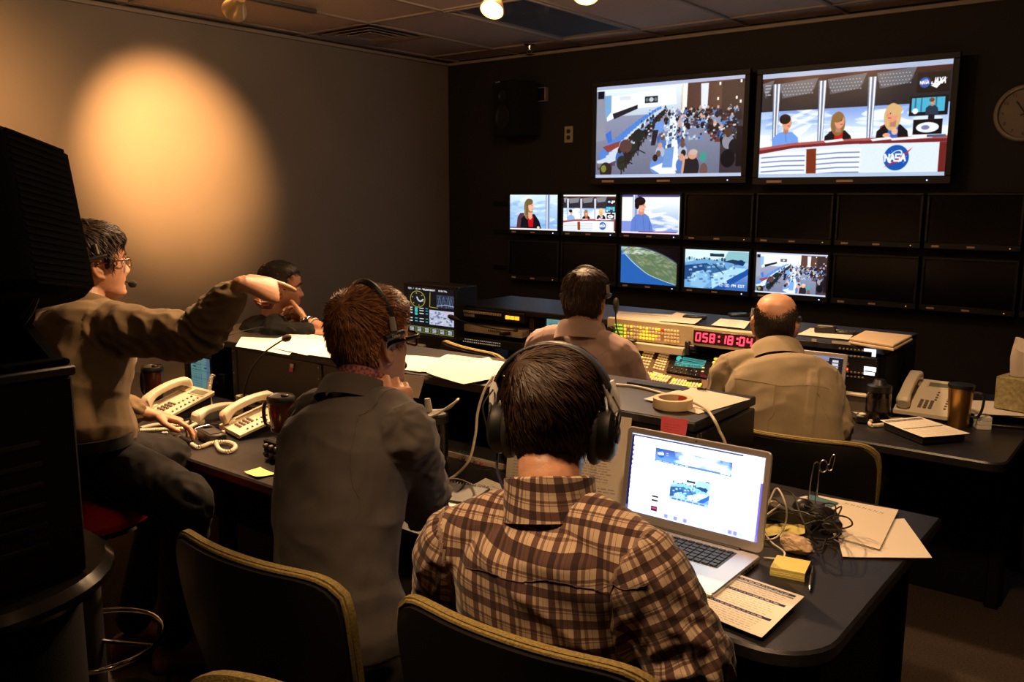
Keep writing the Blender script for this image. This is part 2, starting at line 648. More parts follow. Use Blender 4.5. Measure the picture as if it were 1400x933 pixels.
struct('floor', MB().box(((XL + XR) / 2, (YB + YF) / 2, -.05), (XR - XL + .4, YB - YF + .4, .1)), M_CARPET)
w_left = struct('wall_left', MB().box((XL - .06, (YB + YF) / 2, H_CEIL / 2 + .05), (.12, YB - YF + .24, H_CEIL + .1)), M_WALL)
w_back = struct('wall_back', MB().box(((XL + XR) / 2, YB + .06, H_CEIL / 2 + .05), (XR - XL, .12, H_CEIL + .1)), M_WALLB)
struct('wall_right', MB().box((XR + .06, (YB + YF) / 2, H_CEIL / 2 + .05), (.12, YB - YF + .24, H_CEIL + .1)), M_WALLB)
struct('wall_front', MB().box(((XL + XR) / 2, YF - .06, H_CEIL / 2 + .05), (XR - XL, .12, H_CEIL + .1)), M_WALLB)
struct('baseboard_left', MB().box((XL + .006, (YB + YF) / 2, .05), (.012, YB - YF, .1), .004), M_MATTE)
struct('baseboard_back', MB().box(((XL + XR) / 2, YB - .006, .05), (XR - XL - .03, .012, .1), .004), M_MATTE)
struct('trim_1', MB().box((XL + .011, (YB + YF) / 2, H_CEIL - .012), (.022, YB - YF, .024), .003), M_GRID)
struct('trim_2', MB().box(((XL + XR) / 2, YB - .011, H_CEIL - .012), (XR - XL - .05, .022, .024), .003), M_GRID)

# suspended ceiling: slab above, T-bar grid, lay-in tiles
ceiling = struct('ceiling', MB().box(((XL + XR) / 2, (YB + YF) / 2, H_CEIL + .11), (XR - XL + .24, YB - YF + .24, .1)), M_MATTE)
GX = [XL] + [-4.82 + .61 * k for k in range(12)] + [XR]
GY = [YB] + [5.12 - 1.22 * k for k in range(7)] + [YF]
g = MB()
for x in GX[1:-1]:
    g.box((x, (YB + YF) / 2, H_CEIL + .006), (.024, YB - YF, .012))
for y in GY[1:-1]:
    g.box(((XL + XR) / 2, y, H_CEIL + .0065), (XR - XL, .024, .011))
g.build('grid_rail', M_GRID, ceiling, smooth=False)
tiles = {}
for i in range(len(GX) - 1):
    for j in range(len(GY) - 1):
        xa, xb, ya, yb = GX[i] + .010, GX[i + 1] - .010, GY[j + 1] + .010, GY[j] - .010
        if xb - xa < .02 or yb - ya < .02:
            continue
        cx, cy, sx, sy = (xa + xb) / 2, (ya + yb) / 2, xb - xa, yb - ya
        if abs(cx + 3.295) < .1 and abs(cy - 4.51) < .1:      # the dead light panel
            continue
        if abs(cx + 4.515) < .1 and abs(cy - 4.51) < .1:       # half a tile beside the air vent
            cy, sy = 4.815, .58
        key = (round(sx, 3), round(sy, 3))
        if key not in tiles:
            tiles[key] = MB().box((0, 0, .02), (sx, sy, .02), .004).mesh('ceiling_tile', M_TILE, smooth=False)
        link('ceiling_tile', tiles[key], ceiling, (cx, cy, H_CEIL - .001 + .004 * random.random()))

# unlit recessed light panel; its lens colour has the bluish reflection painted in
M_LENS = pbr('light_lens', (.16, .19, .24), .16, bump=.1, bscale=60, coat=.4)
t = thing('ceiling_light', 'unlit light panel between the ceiling tiles, a bluish reflection painted into its lens', 'ceiling light', (-3.295, 4.51, H_CEIL))
MB().box((0, 0, .014), (.555, 1.165, .012), .002).build('lens', M_LENS, t)
f = MB()
for sx, sy, cx, cy in ((.022, 1.2, .287, 0), (.022, 1.2, -.287, 0), (.552, .022, 0, .589), (.552, .022, 0, -.589)):
    f.box((cx, cy, .006), (sx, sy, .022), .003)
f.build('frame', M_GRID, t)

# square stepped air diffuser
t = thing('air_vent', 'square ceiling air vent with nested louvred frames', 'air vent', (-4.515, 4.205, H_CEIL))
MB().box((0, 0, .06), (.57, .57, .01)).build('duct', M_MATTE, t)
for k, (s, dz) in enumerate(((.58, 0), (.46, -.004), (.34, -.006), (.22, -.008))):
    b = MB()
    o_, i_, zo, zi = s / 2, s / 2 - .035, .004 + dz, .034 + dz
    for q in range(4):
        R = rot_m(rz=q * PI / 2)
        P = [np.array(p) for p in ((-o_, -o_, zo), (o_, -o_, zo), (i_, -i_, zi), (-i_, -i_, zi))]
        P2 = [p + (0, 0, .004) for p in P]
        b.add([R @ p for p in P + P2], [(3, 2, 1, 0), (4, 5, 6, 7), (0, 1, 5, 4), (2, 3, 7, 6)])
    b.build('louvre', M_GRID, t)
MB().box((0, 0, .004), (.12, .12, .006), .002).build('centre_plate', M_GRID, t)

# sprinkler head
t = thing('sprinkler_head', 'small chrome sprinkler head hanging below the ceiling tiles', 'sprinkler', onz(724, 62, 2.64))
MB().lathe([(.04, .01), (.04, .006), (.03, 0), (.014, -.004), (.012, -.03)], 18).build('escutcheon', M_CHROME, t)
f = MB().lathe([(.028, -.062), (.03, -.064), (.012, -.067)], 14)
for s in (-1, 1):
    f.tube([(.012 * s, 0, -.03), (.02 * s, 0, -.045), (.006 * s, 0, -.064)], .004, 6)
f.build('deflector', M_CHROME, t)


# ------------------------------------------------------------------ ceiling spots: each builds its own beam
M_LAMPGLASS = pbr('lamp_face', (1, .9, .7), .4, emit=(1, .72, .32), estr=14)
M_LAMPBODY = pbr('lamp_body_brass', (.75, .5, .22), .28, metal=.8, emit=(1, .5, .15), estr=.05)
M_REFL = pbr('lamp_reflector', (.9, .75, .5), .12, metal=1)


def spot_lamp(key, label):
    (p, aim, watts, ang, bl, sz) = SPOTS[key]
    t = thing('spot_lamp', label, 'spotlight', (p[0], p[1], H_CEIL), group='ceiling spotlights')
    dz = p[2] - H_CEIL
    MB().lathe([(.05, 0), (.05, -.012), (.03, -.018), (.0, -.018)], 20).build('canopy', M_GRID, t)
    MB().tube([(0, 0, -.01), (0, 0, dz + .075)], .007, 8).build('stem', M_STEEL, t)
    d = unit(np.array(aim, float) - np.array(p, float))
    q = Vector(d).to_track_quat('-Z', 'Y').to_matrix()
    R = np.array(q)
    h = MB().lathe([(.017, .10), (.024, .097), (.028, .07), (.046, .03), (.058, .002), (.059, -.006), (.055, -.006), (.05, .012), (.03, .05), (.0, .055)], 28)
    h.xf(R, (0, 0, dz))
    h.build('shade', M_LAMPBODY, t)
    r = MB().lathe([(.049, .006), (.0495, .0), (.046, -.002), (.0, -.002)], 24)
    r.xf(R, (0, 0, dz))
    r.build('lamp_glass', M_LAMPGLASS, t)
    sp = bpy.data.lights.new('lamp_spill', 'POINT')      # light leaking up through the glass reflector
    sp.energy, sp.color, sp.shadow_soft_size = (16.0 if key in ('wall', 'papers', 'middle') else 3.5), WARM, .02
    so = link('lamp_spill', sp, None, (p[0], p[1], H_CEIL - .055))
    pos = np.array(p) + d * .02
    spot(tuple(pos), tuple(pos + d), watts, ang, bl, sz, AMBER if key.startswith('wall') else WARM)
    return t


spot_lamp('wall', 'tilted brass ceiling spotlight washing the taupe side wall')
spot_lamp('wall_off', 'second wall-washing spotlight farther from the monitors')
spot_lamp('papers', 'glowing bell-shaped spotlight beside the unlit light panel')
spot_lamp('middle', 'spotlight cut by the picture top, just before the ceiling rows')
spot_lamp('desk', 'spotlight above the beige telephones')
spot_lamp('pointer', 'spotlight above the pointing man')
spot_lamp('plaid', 'spotlight above the man in the plaid shirt')
spot_lamp('laptop', 'spotlight above the open silver laptop')
spot_lamp('console', 'spotlight above the switcher panel')
spot_lamp('bald', 'spotlight above the balding man')

# lamp track on the ceiling
tr = MB().box((0, 0, -.012), (.034, 1.4, .024), .004)
tag(tr.build('lamp_track', M_DKGREY, None, (-4.13, 2.72, H_CEIL)), 'slim dark lamp track fixed to the ceiling near the wall spotlight', 'track')

# ------------------------------------------------------------------ small things on the back wall
def on_wall(x, y, off=0.0):
    return ony(x, y, YB - off)


M_IVPLATE = pbr('ivory_plate', (.42, .36, .26), .4)
p = on_wall(778, 184)
t = thing('wall_outlet', 'ivory double wall outlet beside the big control-room television', 'outlet', p)
MB().box((0, -.004, 0), (.075, .008, .118), .003).build('plate', M_IVPLATE, t)
for dz in (-.022, .022):
    MB().prism(rrect(.032, .03, .012), 0, .004, M=[[1, 0, 0], [0, 0, -1], [0, 1, 0]], off=(0, -.008, dz)).build('socket', M_BLACK, t)
p = on_wall(742, 130)
t = thing('wall_box', 'dark open-fronted cable box with one bright edge on the back wall', 'wall box', p)
f = MB()
for cx, cz, sx, sz in ((-.048, 0, .005, .1), (.048, 0, .008, .1), (0, .048, .1, .005), (0, -.048, .1, .005)):
    f.box((cx, -.02, cz), (sx, .04, sz), .001)
f.build('frame', pbr('box_metal', (.3, .25, .2), .4), t)
MB().box((0, -.006, 0), (.09, .008, .09)).build('back_plate', M_MATTE, t)

# wall loudspeaker
p = ony(705, 150, 5.3)
t = thing('wall_speaker', 'black loudspeaker hung on the back wall near the corner', 'loudspeaker', p, rz=-.25)
MB().prism([(-.12, -.12), (.12, -.12), (.14, .1), (-.14, .1)], -.2, .2, .01).build('cabinet', M_MATTE, t)
for z, r in ((.09, .045), (-.06, .085)):
    MB().lathe([(r, 0), (r * 1.05, .006), (r * .9, .008), (r * .5, -.012), (r * .28, -.014), (0, -.004)], 24, (0, -.121, z), (PI / 2, 0, 0)).build('cone', M_BLACK, t)
MB().box((0, .1, 0), (.05, .06, .1), .004).build('bracket', M_DKGREY, t)
tag_ = MB().box((-.06, -.123, .195), (.05, .002, .006)).build('badge', M_LABEL, t)

# wall clock at the picture's edge
p = on_wall(1402, 155)
t = thing('wall_clock', 'round wall clock with pale rim, cut by the picture edge', 'clock', p)
MX = [[1, 0, 0], [0, 0, -1], [0, 1, 0]]
c = MB().lathe([(.145, 0), (.148, .02), (.14, .032), (.128, .03), (.124, .02)], 40, rot=(PI / 2, 0, 0), cap=False)
c.build('rim', pbr('clock_rim', (.34, .28, .22), .35), t)
MB().lathe([(.13, .008), (.13, .018), (0, .018)], 40, rot=(PI / 2, 0, 0)).build('dial', pbr('clock_dial', (.26, .21, .17), .6), t)
hands = MB()
hands.box((-.02, -.022, .03), (.008, .003, .08), rot=(0, -.6, 0)).box((.03, -.024, .01), (.006, .003, .11), rot=(0, 1.2, 0))
hands.build('hand', M_BLACK, t)


def letters(s, size, mat, parent, M, t_, name='lettering', align='CENTER', ext=.0004):
    """real raised lettering made from the built-in font"""
    cu = bpy.data.curves.new(name, 'FONT')
    cu.body, cu.size, cu.align_x, cu.align_y, cu.extrude, cu.resolution_u = s, size, align, 'CENTER', ext, 2
    o = bpy.data.objects.new(name, cu)
    COL.objects.link(o)
    me = bpy.data.meshes.new_from_object(o.evaluated_get(bpy.context.evaluated_depsgraph_get()))
    bpy.data.objects.remove(o)
    bpy.data.curves.remove(cu)
    me.name = name
    R = np.array(M, float)
    for v in me.vertices:
        v.co = R @ np.array(v.co) + np.array(t_, float)
    me.materials.clear()
    me.materials.append(mat)
    return link(name, me, parent)


for n in range(1, 13):
    a = n * PI / 6
    letters(str(n), .026, M_BLACK, t, [[1, 0, 0], [0, 0, -1], [0, 1, 0]], (.105 * math.sin(a), -.0195, .105 * math.cos(a)), 'numeral')
# ------------------------------------------------------------------ pictures shown on the monitors
RG = random.Random(11)


def logo_disc(p, cx, cy, r, asp):
    """blue disc with white lettering, orbit and red swoosh; r in picture widths, asp = w/h"""
    ry = r * asp
    p.ell(cx, cy, r, ry, (28, 92, 175))
    p.ell(cx - .1 * r, cy - .1 * ry, r * .62, ry * .34, (235, 240, 250), 1, -.7, ring=.06 * r)
    p.poly([(cx - .95 * r, cy + .75 * ry), (cx - .1 * r, cy + .22 * ry), (cx + 1.25 * r, cy - .8 * ry), (cx + .25 * r, cy + .35 * ry), (cx - .15 * r, cy + .42 * ry)], (196, 40, 60))
    for k in range(6):
        a = RG.uniform(0, 6.28)
        q = RG.uniform(.4, .8)
        p.ell(cx + q * r * math.cos(a), cy + q * ry * math.sin(a), .03 * r, .03 * ry, (240, 245, 255))
    h = .52 * ry
    p.text('NASA', cx - .88 * r, cy - .27 * ry, h, (250, 250, 255), wd=.13 * r, asp=r * 1.7 / (4 * 4 * 1.3 * h / 6 / asp), sp=1.3)


def bust(p, x, y, s, asp, shirt, hair, skin=(216, 160, 130), inner=None, long=False, look=1):
    """head and shoulders; s = head half-width in picture widths"""
    sy = s * asp
    p.poly([(x - 2.6 * s, y + 5.4 * sy), (x - 2.4 * s, y + 2.6 * sy), (x - 1.2 * s, y + 1.7 * sy), (x + 1.2 * s, y + 1.7 * sy), (x + 2.3 * s, y + 2.7 * sy), (x + 2.8 * s, y + 5.4 * sy)], shirt)
    if inner:
        p.poly([(x - .7 * s, y + 1.6 * sy), (x + .9 * s, y + 1.6 * sy), (x + .8 * s, y + 5.4 * sy), (x - .6 * s, y + 5.4 * sy)], inner)
    if long:
        p.ell(x - .12 * s, y + .5 * sy, 1.3 * s, 2.1 * sy, hair)
    p.rect(x - .45 * s, y + .5 * sy, x + .5 * s, y + 2.0 * sy, tuple(.85 * c for c in skin))
    p.ell(x + .15 * s * look, y + .1 * sy, .88 * s, 1.2 * sy, skin)
    p.ell(x - .25 * s * look, y - .55 * sy, 1.05 * s, .85 * sy, hair)
    p.ell(x + .45 * s * look, y - .05 * sy, .09 * s, .09 * sy, (40, 30, 30))
    p.line([(x + .35 * s * look, y + .65 * sy), (x + .75 * s * look, y + .62 * sy)], .12 * s, (150, 70, 70))
    p.line([(x + .8 * s * look, y + .0 * sy), (x + 1.02 * s * look, y + .3 * sy), (x + .8 * s * look, y + .38 * sy)], .1 * s, tuple(.9 * c for c in skin))


def soft(a, n=1, grain=.02, seed=0):
    """the softness of a picture tube: small blur, mild bloom, grain"""
    def bl(q):
        for ax in (0, 1):
            q = (np.roll(q, 1, ax) + 2 * q + np.roll(q, -1, ax)) / 4
        return q
    for _ in range(n):
        a = bl(a)
    g = np.clip(a - .6, 0, 1)
    for _ in range(14):
        g = bl(g)
    return np.clip((a - .04) * 1.06 + .35 * g + np.random.RandomState(seed).normal(0, grain, a.shape[:2] + (1,)), 0, 1)


def control_room(w=720, h=405, blue=0.0):
    p = Pic(w, h, (132, 138, 158))
    r = random.Random(5)
    p.vgrad(0, 0, 1, .5, (222, 232, 240), (176, 186, 200))
    p.vgrad(0, .33, 1, 1, (150, 156, 176), (112, 118, 142))
    p.poly([(.60, .03), (1, .02), (1, .45), (.60, .3)], (92, 64, 58))
    p.poly([(.86, .05), (1, .04), (1, 1), (.86, 1)], (52, 40, 44), .8)
    p.poly([(.06, .12), (.27, .10), (.27, .26), (.08, .38)], (250, 252, 255))
    p.poly([(.055, .1), (.11, .1), (.11, .28), (.065, .36)], (130, 170, 205))
    p.poly([(0, .05), (.06, .05), (.07, .58), (0, .6)], (150, 154, 168))
    p.rect(.01, .05, .055, .13, (20, 24, 40))
    p.scribble(.015, .06, .05, .12, 3, (190, 220, 255), r, 1)
    p.poly([(.27, .09), (.56, .06), (.57, .24), (.27, .26)], (226, 236, 238))
    p.rect(.35, .14, .44, .21, (40, 44, 52))
    p.ell(.395, .175, .016, .024, (190, 200, 205))
    p.ell(.365, .175, .011, .02, (110, 120, 130))
    p.ell(.425, .175, .011, .02, (110, 120, 130))
    p.rect(.17, .12, .25, .16, (205, 214, 230))
    p.poly([(.12, .3), (.30, .22), (.3, .26), (.13, .36)], (40, 42, 52))
    p.poly([(.6, .03), (.64, .03), (.63, .6), (.605, .6)], (246, 244, 236))
    p.line([(.607, .04), (.612, .58)], .004, (205, 170, 120))
    p.poly([(.725, .05), (.775, .05), (.77, .33), (.73, .33)], (214, 220, 232))
    for q in ((.83, .2), (.84, .05), (.945, .2), (.97, .24), (.97, .04)):
        p.rect(q[0], q[1], q[0] + .012, q[1] + .03, (250, 246, 230))
    # long desk rows running into the distance, built from far to near
    items = []
    for k in range(20):
        t = k / 19
        items.append((.28 + .5 * t ** 1.3, 'L', .47 - .38 * t ** 1.1, t))
    for k in range(15):
        t = k / 14
        items.append((.3 + .55 * t ** 1.2, 'M', .55 - .02 * t, t))
        items.append((.3 + .33 * t, 'R', .66 + .25 * t, t))
    for k in range(26):
        items.append((r.uniform(.3, .46), 'B', r.uniform(.62, .97), .2))
    items.sort(key=lambda q: q[0])
    for y, kind, x, t in items:
        s = .008 + .020 * t
        sy = s * 1.78
        dx = r.uniform(-.012, .012)
        if kind == 'L':
            p.poly([(x - 3 * s, y + .6 * sy), (x + 2.2 * s, y - .4 * sy), (x + 2.6 * s, y + .5 * sy), (x - 2.5 * s, y + 2.2 * sy)], (196, 208, 220))
            p.poly([(x - 2.4 * s, y - 1.4 * sy), (x - .6 * s, y - 2 * sy), (x - .5 * s, y - .1 * sy), (x - 2.2 * s, y + .5 * sy)], (84, 140, 206))
            p.rect(x - 2.8 * s, y + 1.2 * sy, x + 1.2 * s, y + 2.6 * sy, (62, 34, 40), .5)
            if r.random() < .75:
                col = r.choice([(70, 110, 176), (96, 140, 196), (34, 44, 66), (150, 170, 196)])
                p.ell(x + 3 * s + dx, y + .2 * sy, 1.1 * s, 1.7 * sy, col)
                p.ell(x + 3 * s + dx, y - 1.6 * sy, .55 * s, .7 * sy, (60, 40, 32) if r.random() < .7 else (190, 150, 130))
            p.ell(x + 3.7 * s, y + 1.2 * sy, 1.3 * s, 1.6 * sy, r.choice([(28, 34, 40), (60, 40, 40), (30, 48, 46)]))
            p.rect(x + 3.5 * s, y + 2.6 * sy, x + 3.8 * s, y + 4 * sy, (30, 30, 36))
        elif kind == 'M':
            p.poly([(x - 1.6 * s, y), (x + 2 * s, y - .4 * sy), (x + 2.4 * s, y + 1.6 * sy), (x - 1.4 * s, y + 2 * sy)], (228, 232, 236))
            p.poly([(x - .9 * s, y - 1.2 * sy), (x + .3 * s, y - 1.5 * sy), (x + .3 * s, y + .6 * sy), (x - .8 * s, y + .8 * sy)], r.choice([(150, 180, 214), (60, 80, 110), (215, 225, 235)]))
            for sd in (-1, 1):
                if r.random() < .75:
                    xx = x + sd * 3.2 * s + dx
                    p.ell(xx, y + .6 * sy, 1.3 * s, 1.6 * sy, r.choice([(88, 130, 190), (110, 150, 206), (36, 40, 50), (170, 184, 204), (64, 104, 170)]))
                    p.ell(xx, y - 1.1 * sy, .62 * s, .75 * sy, r.choice([(50, 36, 30), (120, 84, 64), (200, 160, 140)]))
        else:
            col = r.choice([(92, 132, 192), (56, 72, 110), (30, 32, 40), (130, 160, 204), (150, 150, 160)])
            p.ell(x + dx, y + .4 * sy, 1.3 * s, 1.5 * sy, col)
            p.ell(x + dx, y - 1.2 * sy, .6 * s, .75 * sy, r.choice([(54, 38, 30), (206, 168, 146), (90, 60, 46)]))
            p.ell(x + dx + 1.4 * s, y + 1.4 * sy, 1.2 * s, 1.5 * sy, (30, 28, 38))
            if r.random() < .5:
                p.rect(x - 2 * s, y + .8 * sy, x + .3 * s, y + 1.5 * sy, (120, 60, 52))
    for _ in range(420):
        x, y = r.uniform(.05, .97), r.uniform(.27, .62)
        if abs(x - (.47 - .5 * (y - .3))) < .1 or x > .46:
            s = .003 + .012 * (y - .25)
            p.poly([(x, y), (x + s * 2, y - s), (x + s * 2.2, y + s * 2.2), (x + s * .2, y + s * 2.6)], r.choice([(226, 234, 242), (240, 244, 248), (40, 44, 58), (100, 150, 208), (60, 84, 120), (180, 196, 214), (30, 30, 38)]), .8)
    # near figures
    for (x, y, s, kx) in ((.22, .66, .05, (92, 66, 66)), (.31, .55, .045, (30, 44, 44))):
        p.ell(x, y, s * .9, s * 1.5, kx)
        p.rect(x - .004, y + .06, x + .004, y + .16, (24, 24, 30))
        for a in (-.05, .0, .05):
            p.line([(x, y + .15), (x + a, y + .19 + .02 * (a == 0))], .006, (24, 24, 30))
    p.poly([(.05, .66), (.18, .6), (.17, .66), (.09, .72)], (150, 70, 66))
    p.poly([(.07, .52), (.11, .48), (.12, .6), (.09, .62)], (60, 120, 205))
    p.ell(.455, .47, .03, .07, (120, 160, 214))
    p.ell(.45, .39, .012, .022, (60, 44, 36))
    p.poly([(.41, .5), (.45, .5), (.43, .66), (.4, .66)], (38, 40, 50))
    p.poly([(.4, .9), (.53, .82), (.58, .96), (.5, 1)], (226, 230, 236))
    p.poly([(.5, .7), (.56, .68), (.55, .9), (.48, .9)], (120, 160, 206))
    p.ell(.675, .9, .055, .12, (40, 40, 46))
    p.ell(.685, .77, .03, .05, (206, 160, 138))
    p.ell(.69, .745, .028, .03, (196, 180, 170))
    p.line([(.62, .95), (.63, .8), (.65, .8)], .016, (210, 165, 140))
    p.ell(.755, .8, .022, .05, (70, 160, 150))
    p.ell(.76, .93, .025, .07, (120, 90, 86))
    p.ell(.91, .82, .045, .09, (20, 22, 30))
    p.rect(.96, .5, 1, .9, (30, 24, 30))
    p.ell(.075, .92, .045, .09, (40, 34, 40))
    p.ell(.06, .9, .02, .04, (130, 140, 60))
    p.rect(0, 0, 1, .035, (176, 182, 206))
    p.rect(0, .965, 1, 1, (182, 192, 214))
    if blue:
        lum = p.a.mean(2, keepdims=True)
        p.a = p.a * (1 - blue) + blue * lum * np.array([.72, .95, 1.2])
    return soft(p.a)


def news_desk(w=720, h=405, bars=True):
    p = Pic(w, h, (214, 226, 246))
    r = random.Random(3)
    A = w / h
    p.vgrad(0, .3, 1, .7, (120, 150, 205), (240, 246, 255))
    p.clouds(0, .38, 1, .68, (255, 255, 255), 40, r, .03, .12, .6, .3)
    p.clouds(0, .38, 1, .68, (120, 160, 220), 16, r, .02, .08, .4, .3)
    p.rect(0, .04, 1, .36, (36, 36, 46))
    p.rect(0, .04, 1, .085, (70, 30, 32))
    # perforated light shells
    for x0, x1, dy in ((0, .07, 0), (.1, .32, .01), (.37, .58, 0), (.63, .83, -.02)):
        p.poly([(x0, .09 + dy), (x1, .06 + dy), (x1 - .03, .2 + dy), (x0 + .02, .23 + dy)], (106, 108, 116))
        for a in range(10):
            for b in range(4):
                q = x0 + .02 + (x1 - x0 - .04) * (a + .5 * (b % 2)) / 10
                p.ell(q, .11 + .03 * b + dy - .02 * (q - x0), .0035, .005, (188, 190, 196))
        p.line([(x0, .14 + dy), (x0 + .03, .23 + dy), (x1 - .04, .2 + dy), (x1, .12 + dy)], .004, (60, 62, 70))
    for x in (.085, .345, .61):
        p.poly([(x - .022, .1), (x + .022, .1), (x + .016, .68), (x - .012, .68)], (110, 124, 152))
        p.poly([(x - .014, .1), (x - .004, .1), (x + .0, .68), (x - .006, .68)], (236, 240, 250))
        p.poly([(x + .008, .1), (x + .018, .1), (x + .014, .68), (x + .008, .68)], (240, 246, 255))
    # people at the desk
    bust(p, .15, .47, .031, A, (122, 164, 220), (28, 20, 24))
    p.line([(.15, .56), (.155, .66)], .003, (80, 120, 190))
    p.poly([(.385, .66), (.395, .58), (.42, .56), (.42, .68), (.385, .68)], (140, 50, 60))
    bust(p, .445, .48, .030, A, (24, 22, 30), (150, 112, 66), inner=(186, 30, 40), long=True)
    p.poly([(.66, .66), (.665, .55), (.69, .53), (.7, .67)], (150, 56, 70))
    bust(p, .728, .44, .033, A, (22, 20, 28), (206, 176, 128), inner=(40, 110, 210), long=True, look=-1)
    p.ell(.74, .6, .016, .03, (226, 180, 150))
    p.ell(.7, .63, .02, .02, (220, 170, 140))
    # monitors at the side
    p.rect(.835, .10, .99, .27, (12, 12, 18))
    logo_disc(p, .872, .185, .026, A)
    p.text('JAXA', .904, .150, .05, (240, 242, 250), wd=.006, sl=.2, sp=1.2, asp=.75)
    p.poly([(.9, .215), (.98, .15), (.95, .2), (.93, .24)], (240, 242, 250))
    p.rect(.805, .3, .99, .47, (14, 14, 22))
    p.rect(.815, .315, .975, .44, (80, 178, 204))
    p.rect(.83, .315, .838, .44, (50, 120, 150)), p.rect(.86, .315, .867, .44, (50, 120, 150)), p.rect(.93, .315, .937, .44, (50, 120, 150))
    bust(p, .915, .35, .012, A, (40, 60, 80), (120, 80, 60))
    p.ell(.835, .43, .014, .025, (230, 240, 240))
    p.rect(.83, .505, .97, .635, (16, 16, 24))
    p.ell(.9, .575, .055, .045, (226, 232, 244))
    p.ell(.89, .575, .02, .02, (130, 130, 170))
    p.rect(.9, .47, .93, .505, (20, 20, 30))
    # curved desk
    p.poly([(0, .72), (.2, .68), (.5, .66), (1, .665), (1, .705), (.5, .70), (.2, .72), (0, .77)], (126, 46, 48))
    p.poly([(0, .71), (.2, .67), (.5, .65), (1, .65), (1, .675), (.5, .672), (.2, .695), (0, .735)], (178, 96, 92))
    p.poly([(0, .77), (.2, .72), (.5, .70), (1, .705), (1, .97), (0, .97)], (212, 222, 244))
    for x0, x1 in ((.015, .265), (.335, .565)):
        for k in range(5):
            y = .755 + .046 * k + (.02 if x0 < .1 else 0)
            p.line([(x0, y + .012), ((x0 + x1) / 2, y), (x1, y)], .018, (244, 249, 255))
            p.line([(x0, y + .032), ((x0 + x1) / 2, y + .02), (x1, y + .02)], .007, (120, 140, 176))
    p.poly([(.275, .735), (.33, .73), (.335, .965), (.28, .965)], (130, 58, 34))
    p.poly([(.965, .705), (1, .705), (1, .97), (.965, .97)], (120, 44, 40))
    logo_disc(p, .757, .835, .064, A)
    for x0, x1 in ((.37, .47), (.62, .72), (.72, .92)):
        p.poly([(x0, .66), (x1, .645), (x1 + .01, .665), (x0 + .01, .68)], (240, 244, 250))
    p.rect(.9, .64, .99, .66, (80, 100, 130))
    if bars:
        p.rect(0, 0, 1, .045, (172, 184, 206))
        p.rect(0, .965, 1, 1, (178, 192, 212))
    return soft(p.a)


def guest_woman():
    p = Pic(400, 260, (196, 214, 244))
    r = random.Random(2)
    p.vgrad(0, 0, 1, 1, (208, 224, 248), (150, 182, 230))
    p.clouds(0, 0, 1, .9, (250, 252, 255), 30, r, .05, .2, .4, .3)
    p.clouds(0, .2, 1, .9, (104, 146, 206), 22, r, .05, .18, .35, .3)
    p.rect(.755, 0, .835, 1, (110, 130, 166)), p.rect(.77, 0, .79, 1, (235, 242, 252)), p.rect(.815, 0, .83, 1, (170, 190, 220))
    p.poly([(.14, .95), (.16, .65), (.22, .52), (.3, .52), (.3, .95)], (96, 60, 76))
    p.poly([(.22, 1), (.24, .68), (.34, .55), (.52, .55), (.62, .75), (.66, .95), (.66, 1)], (24, 26, 34))
    p.ell(.395, .36, .095, .25, (134, 112, 70))
    p.ell(.375, .5, .07, .2, (150, 124, 80))
    p.poly([(.37, .62), (.43, .56), (.5, .62), (.49, .92), (.4, .92)], (196, 20, 36))
    p.poly([(.39, .5), (.48, .5), (.47, .66), (.43, .72), (.39, .66)], (222, 172, 150))
    p.ell(.445, .33, .055, .15, (230, 184, 160))
    p.line([(.39, .2), (.36, .4), (.36, .55)], .03, (120, 98, 62))
    p.ell(.41, .2, .075, .09, (126, 104, 66))
    p.ell(.465, .3, .007, .012, (50, 40, 40))
    p.line([(.47, .41), (.49, .405)], .008, (170, 80, 80))
    p.ell(.6, .93, .03, .04, (230, 200, 180))
    p.rect(0, .955, 1, 1, (236, 226, 226)), p.rect(0, .93, .3, .96, (90, 50, 60))
    return soft(p.a)


def guest_man():
    p = Pic(400, 260, (236, 240, 252))
    r = random.Random(8)
    p.vgrad(0, 0, 1, 1, (246, 249, 255), (140, 162, 212))
    p.clouds(.3, .55, 1, .95, (110, 136, 196), 24, r, .06, .16, .35, .25)
    p.clouds(.3, .3, 1, .9, (255, 255, 255), 24, r, .06, .2, .5, .25)
    p.rect(0, 0, 1, .05, (70, 64, 130)), p.rect(0, .05, .19, .7, (226, 232, 250)), p.rect(0, .68, .2, .95, (140, 156, 210))
    p.rect(.19, 0, .27, .95, (150, 160, 196)), p.rect(.205, 0, .22, .95, (222, 230, 246))
    p.poly([(.16, 1), (.17, .66), (.24, .52), (.38, .46), (.47, .55), (.53, .78), (.56, 1)], (104, 138, 200))
    p.line([(.37, .52), (.4, .95)], .006, (70, 100, 166)), p.line([(.25, .6), (.24, .95)], .006, (80, 110, 176)), p.line([(.48, .66), (.5, .95)], .008, (70, 98, 160))
    p.poly([(.29, .4), (.39, .4), (.39, .5), (.34, .53), (.29, .48)], (206, 152, 128))
    p.ell(.345, .28, .062, .16, (226, 176, 150))
    p.ell(.315, .16, .095, .11, (26, 16, 26)), p.ell(.265, .25, .04, .12, (26, 16, 26))
    p.ell(.375, .27, .007, .01, (30, 24, 30)), p.line([(.37, .38), (.395, .375)], .008, (170, 90, 90)), p.ell(.408, .31, .012, .025, (220, 168, 142))
    p.rect(0, .955, 1, 1, (230, 210, 226)), p.rect(.3, .945, .95, .965, (130, 50, 90))
    p.rect(.975, .04, 1, 1, (225, 232, 250))
    return soft(p.a)


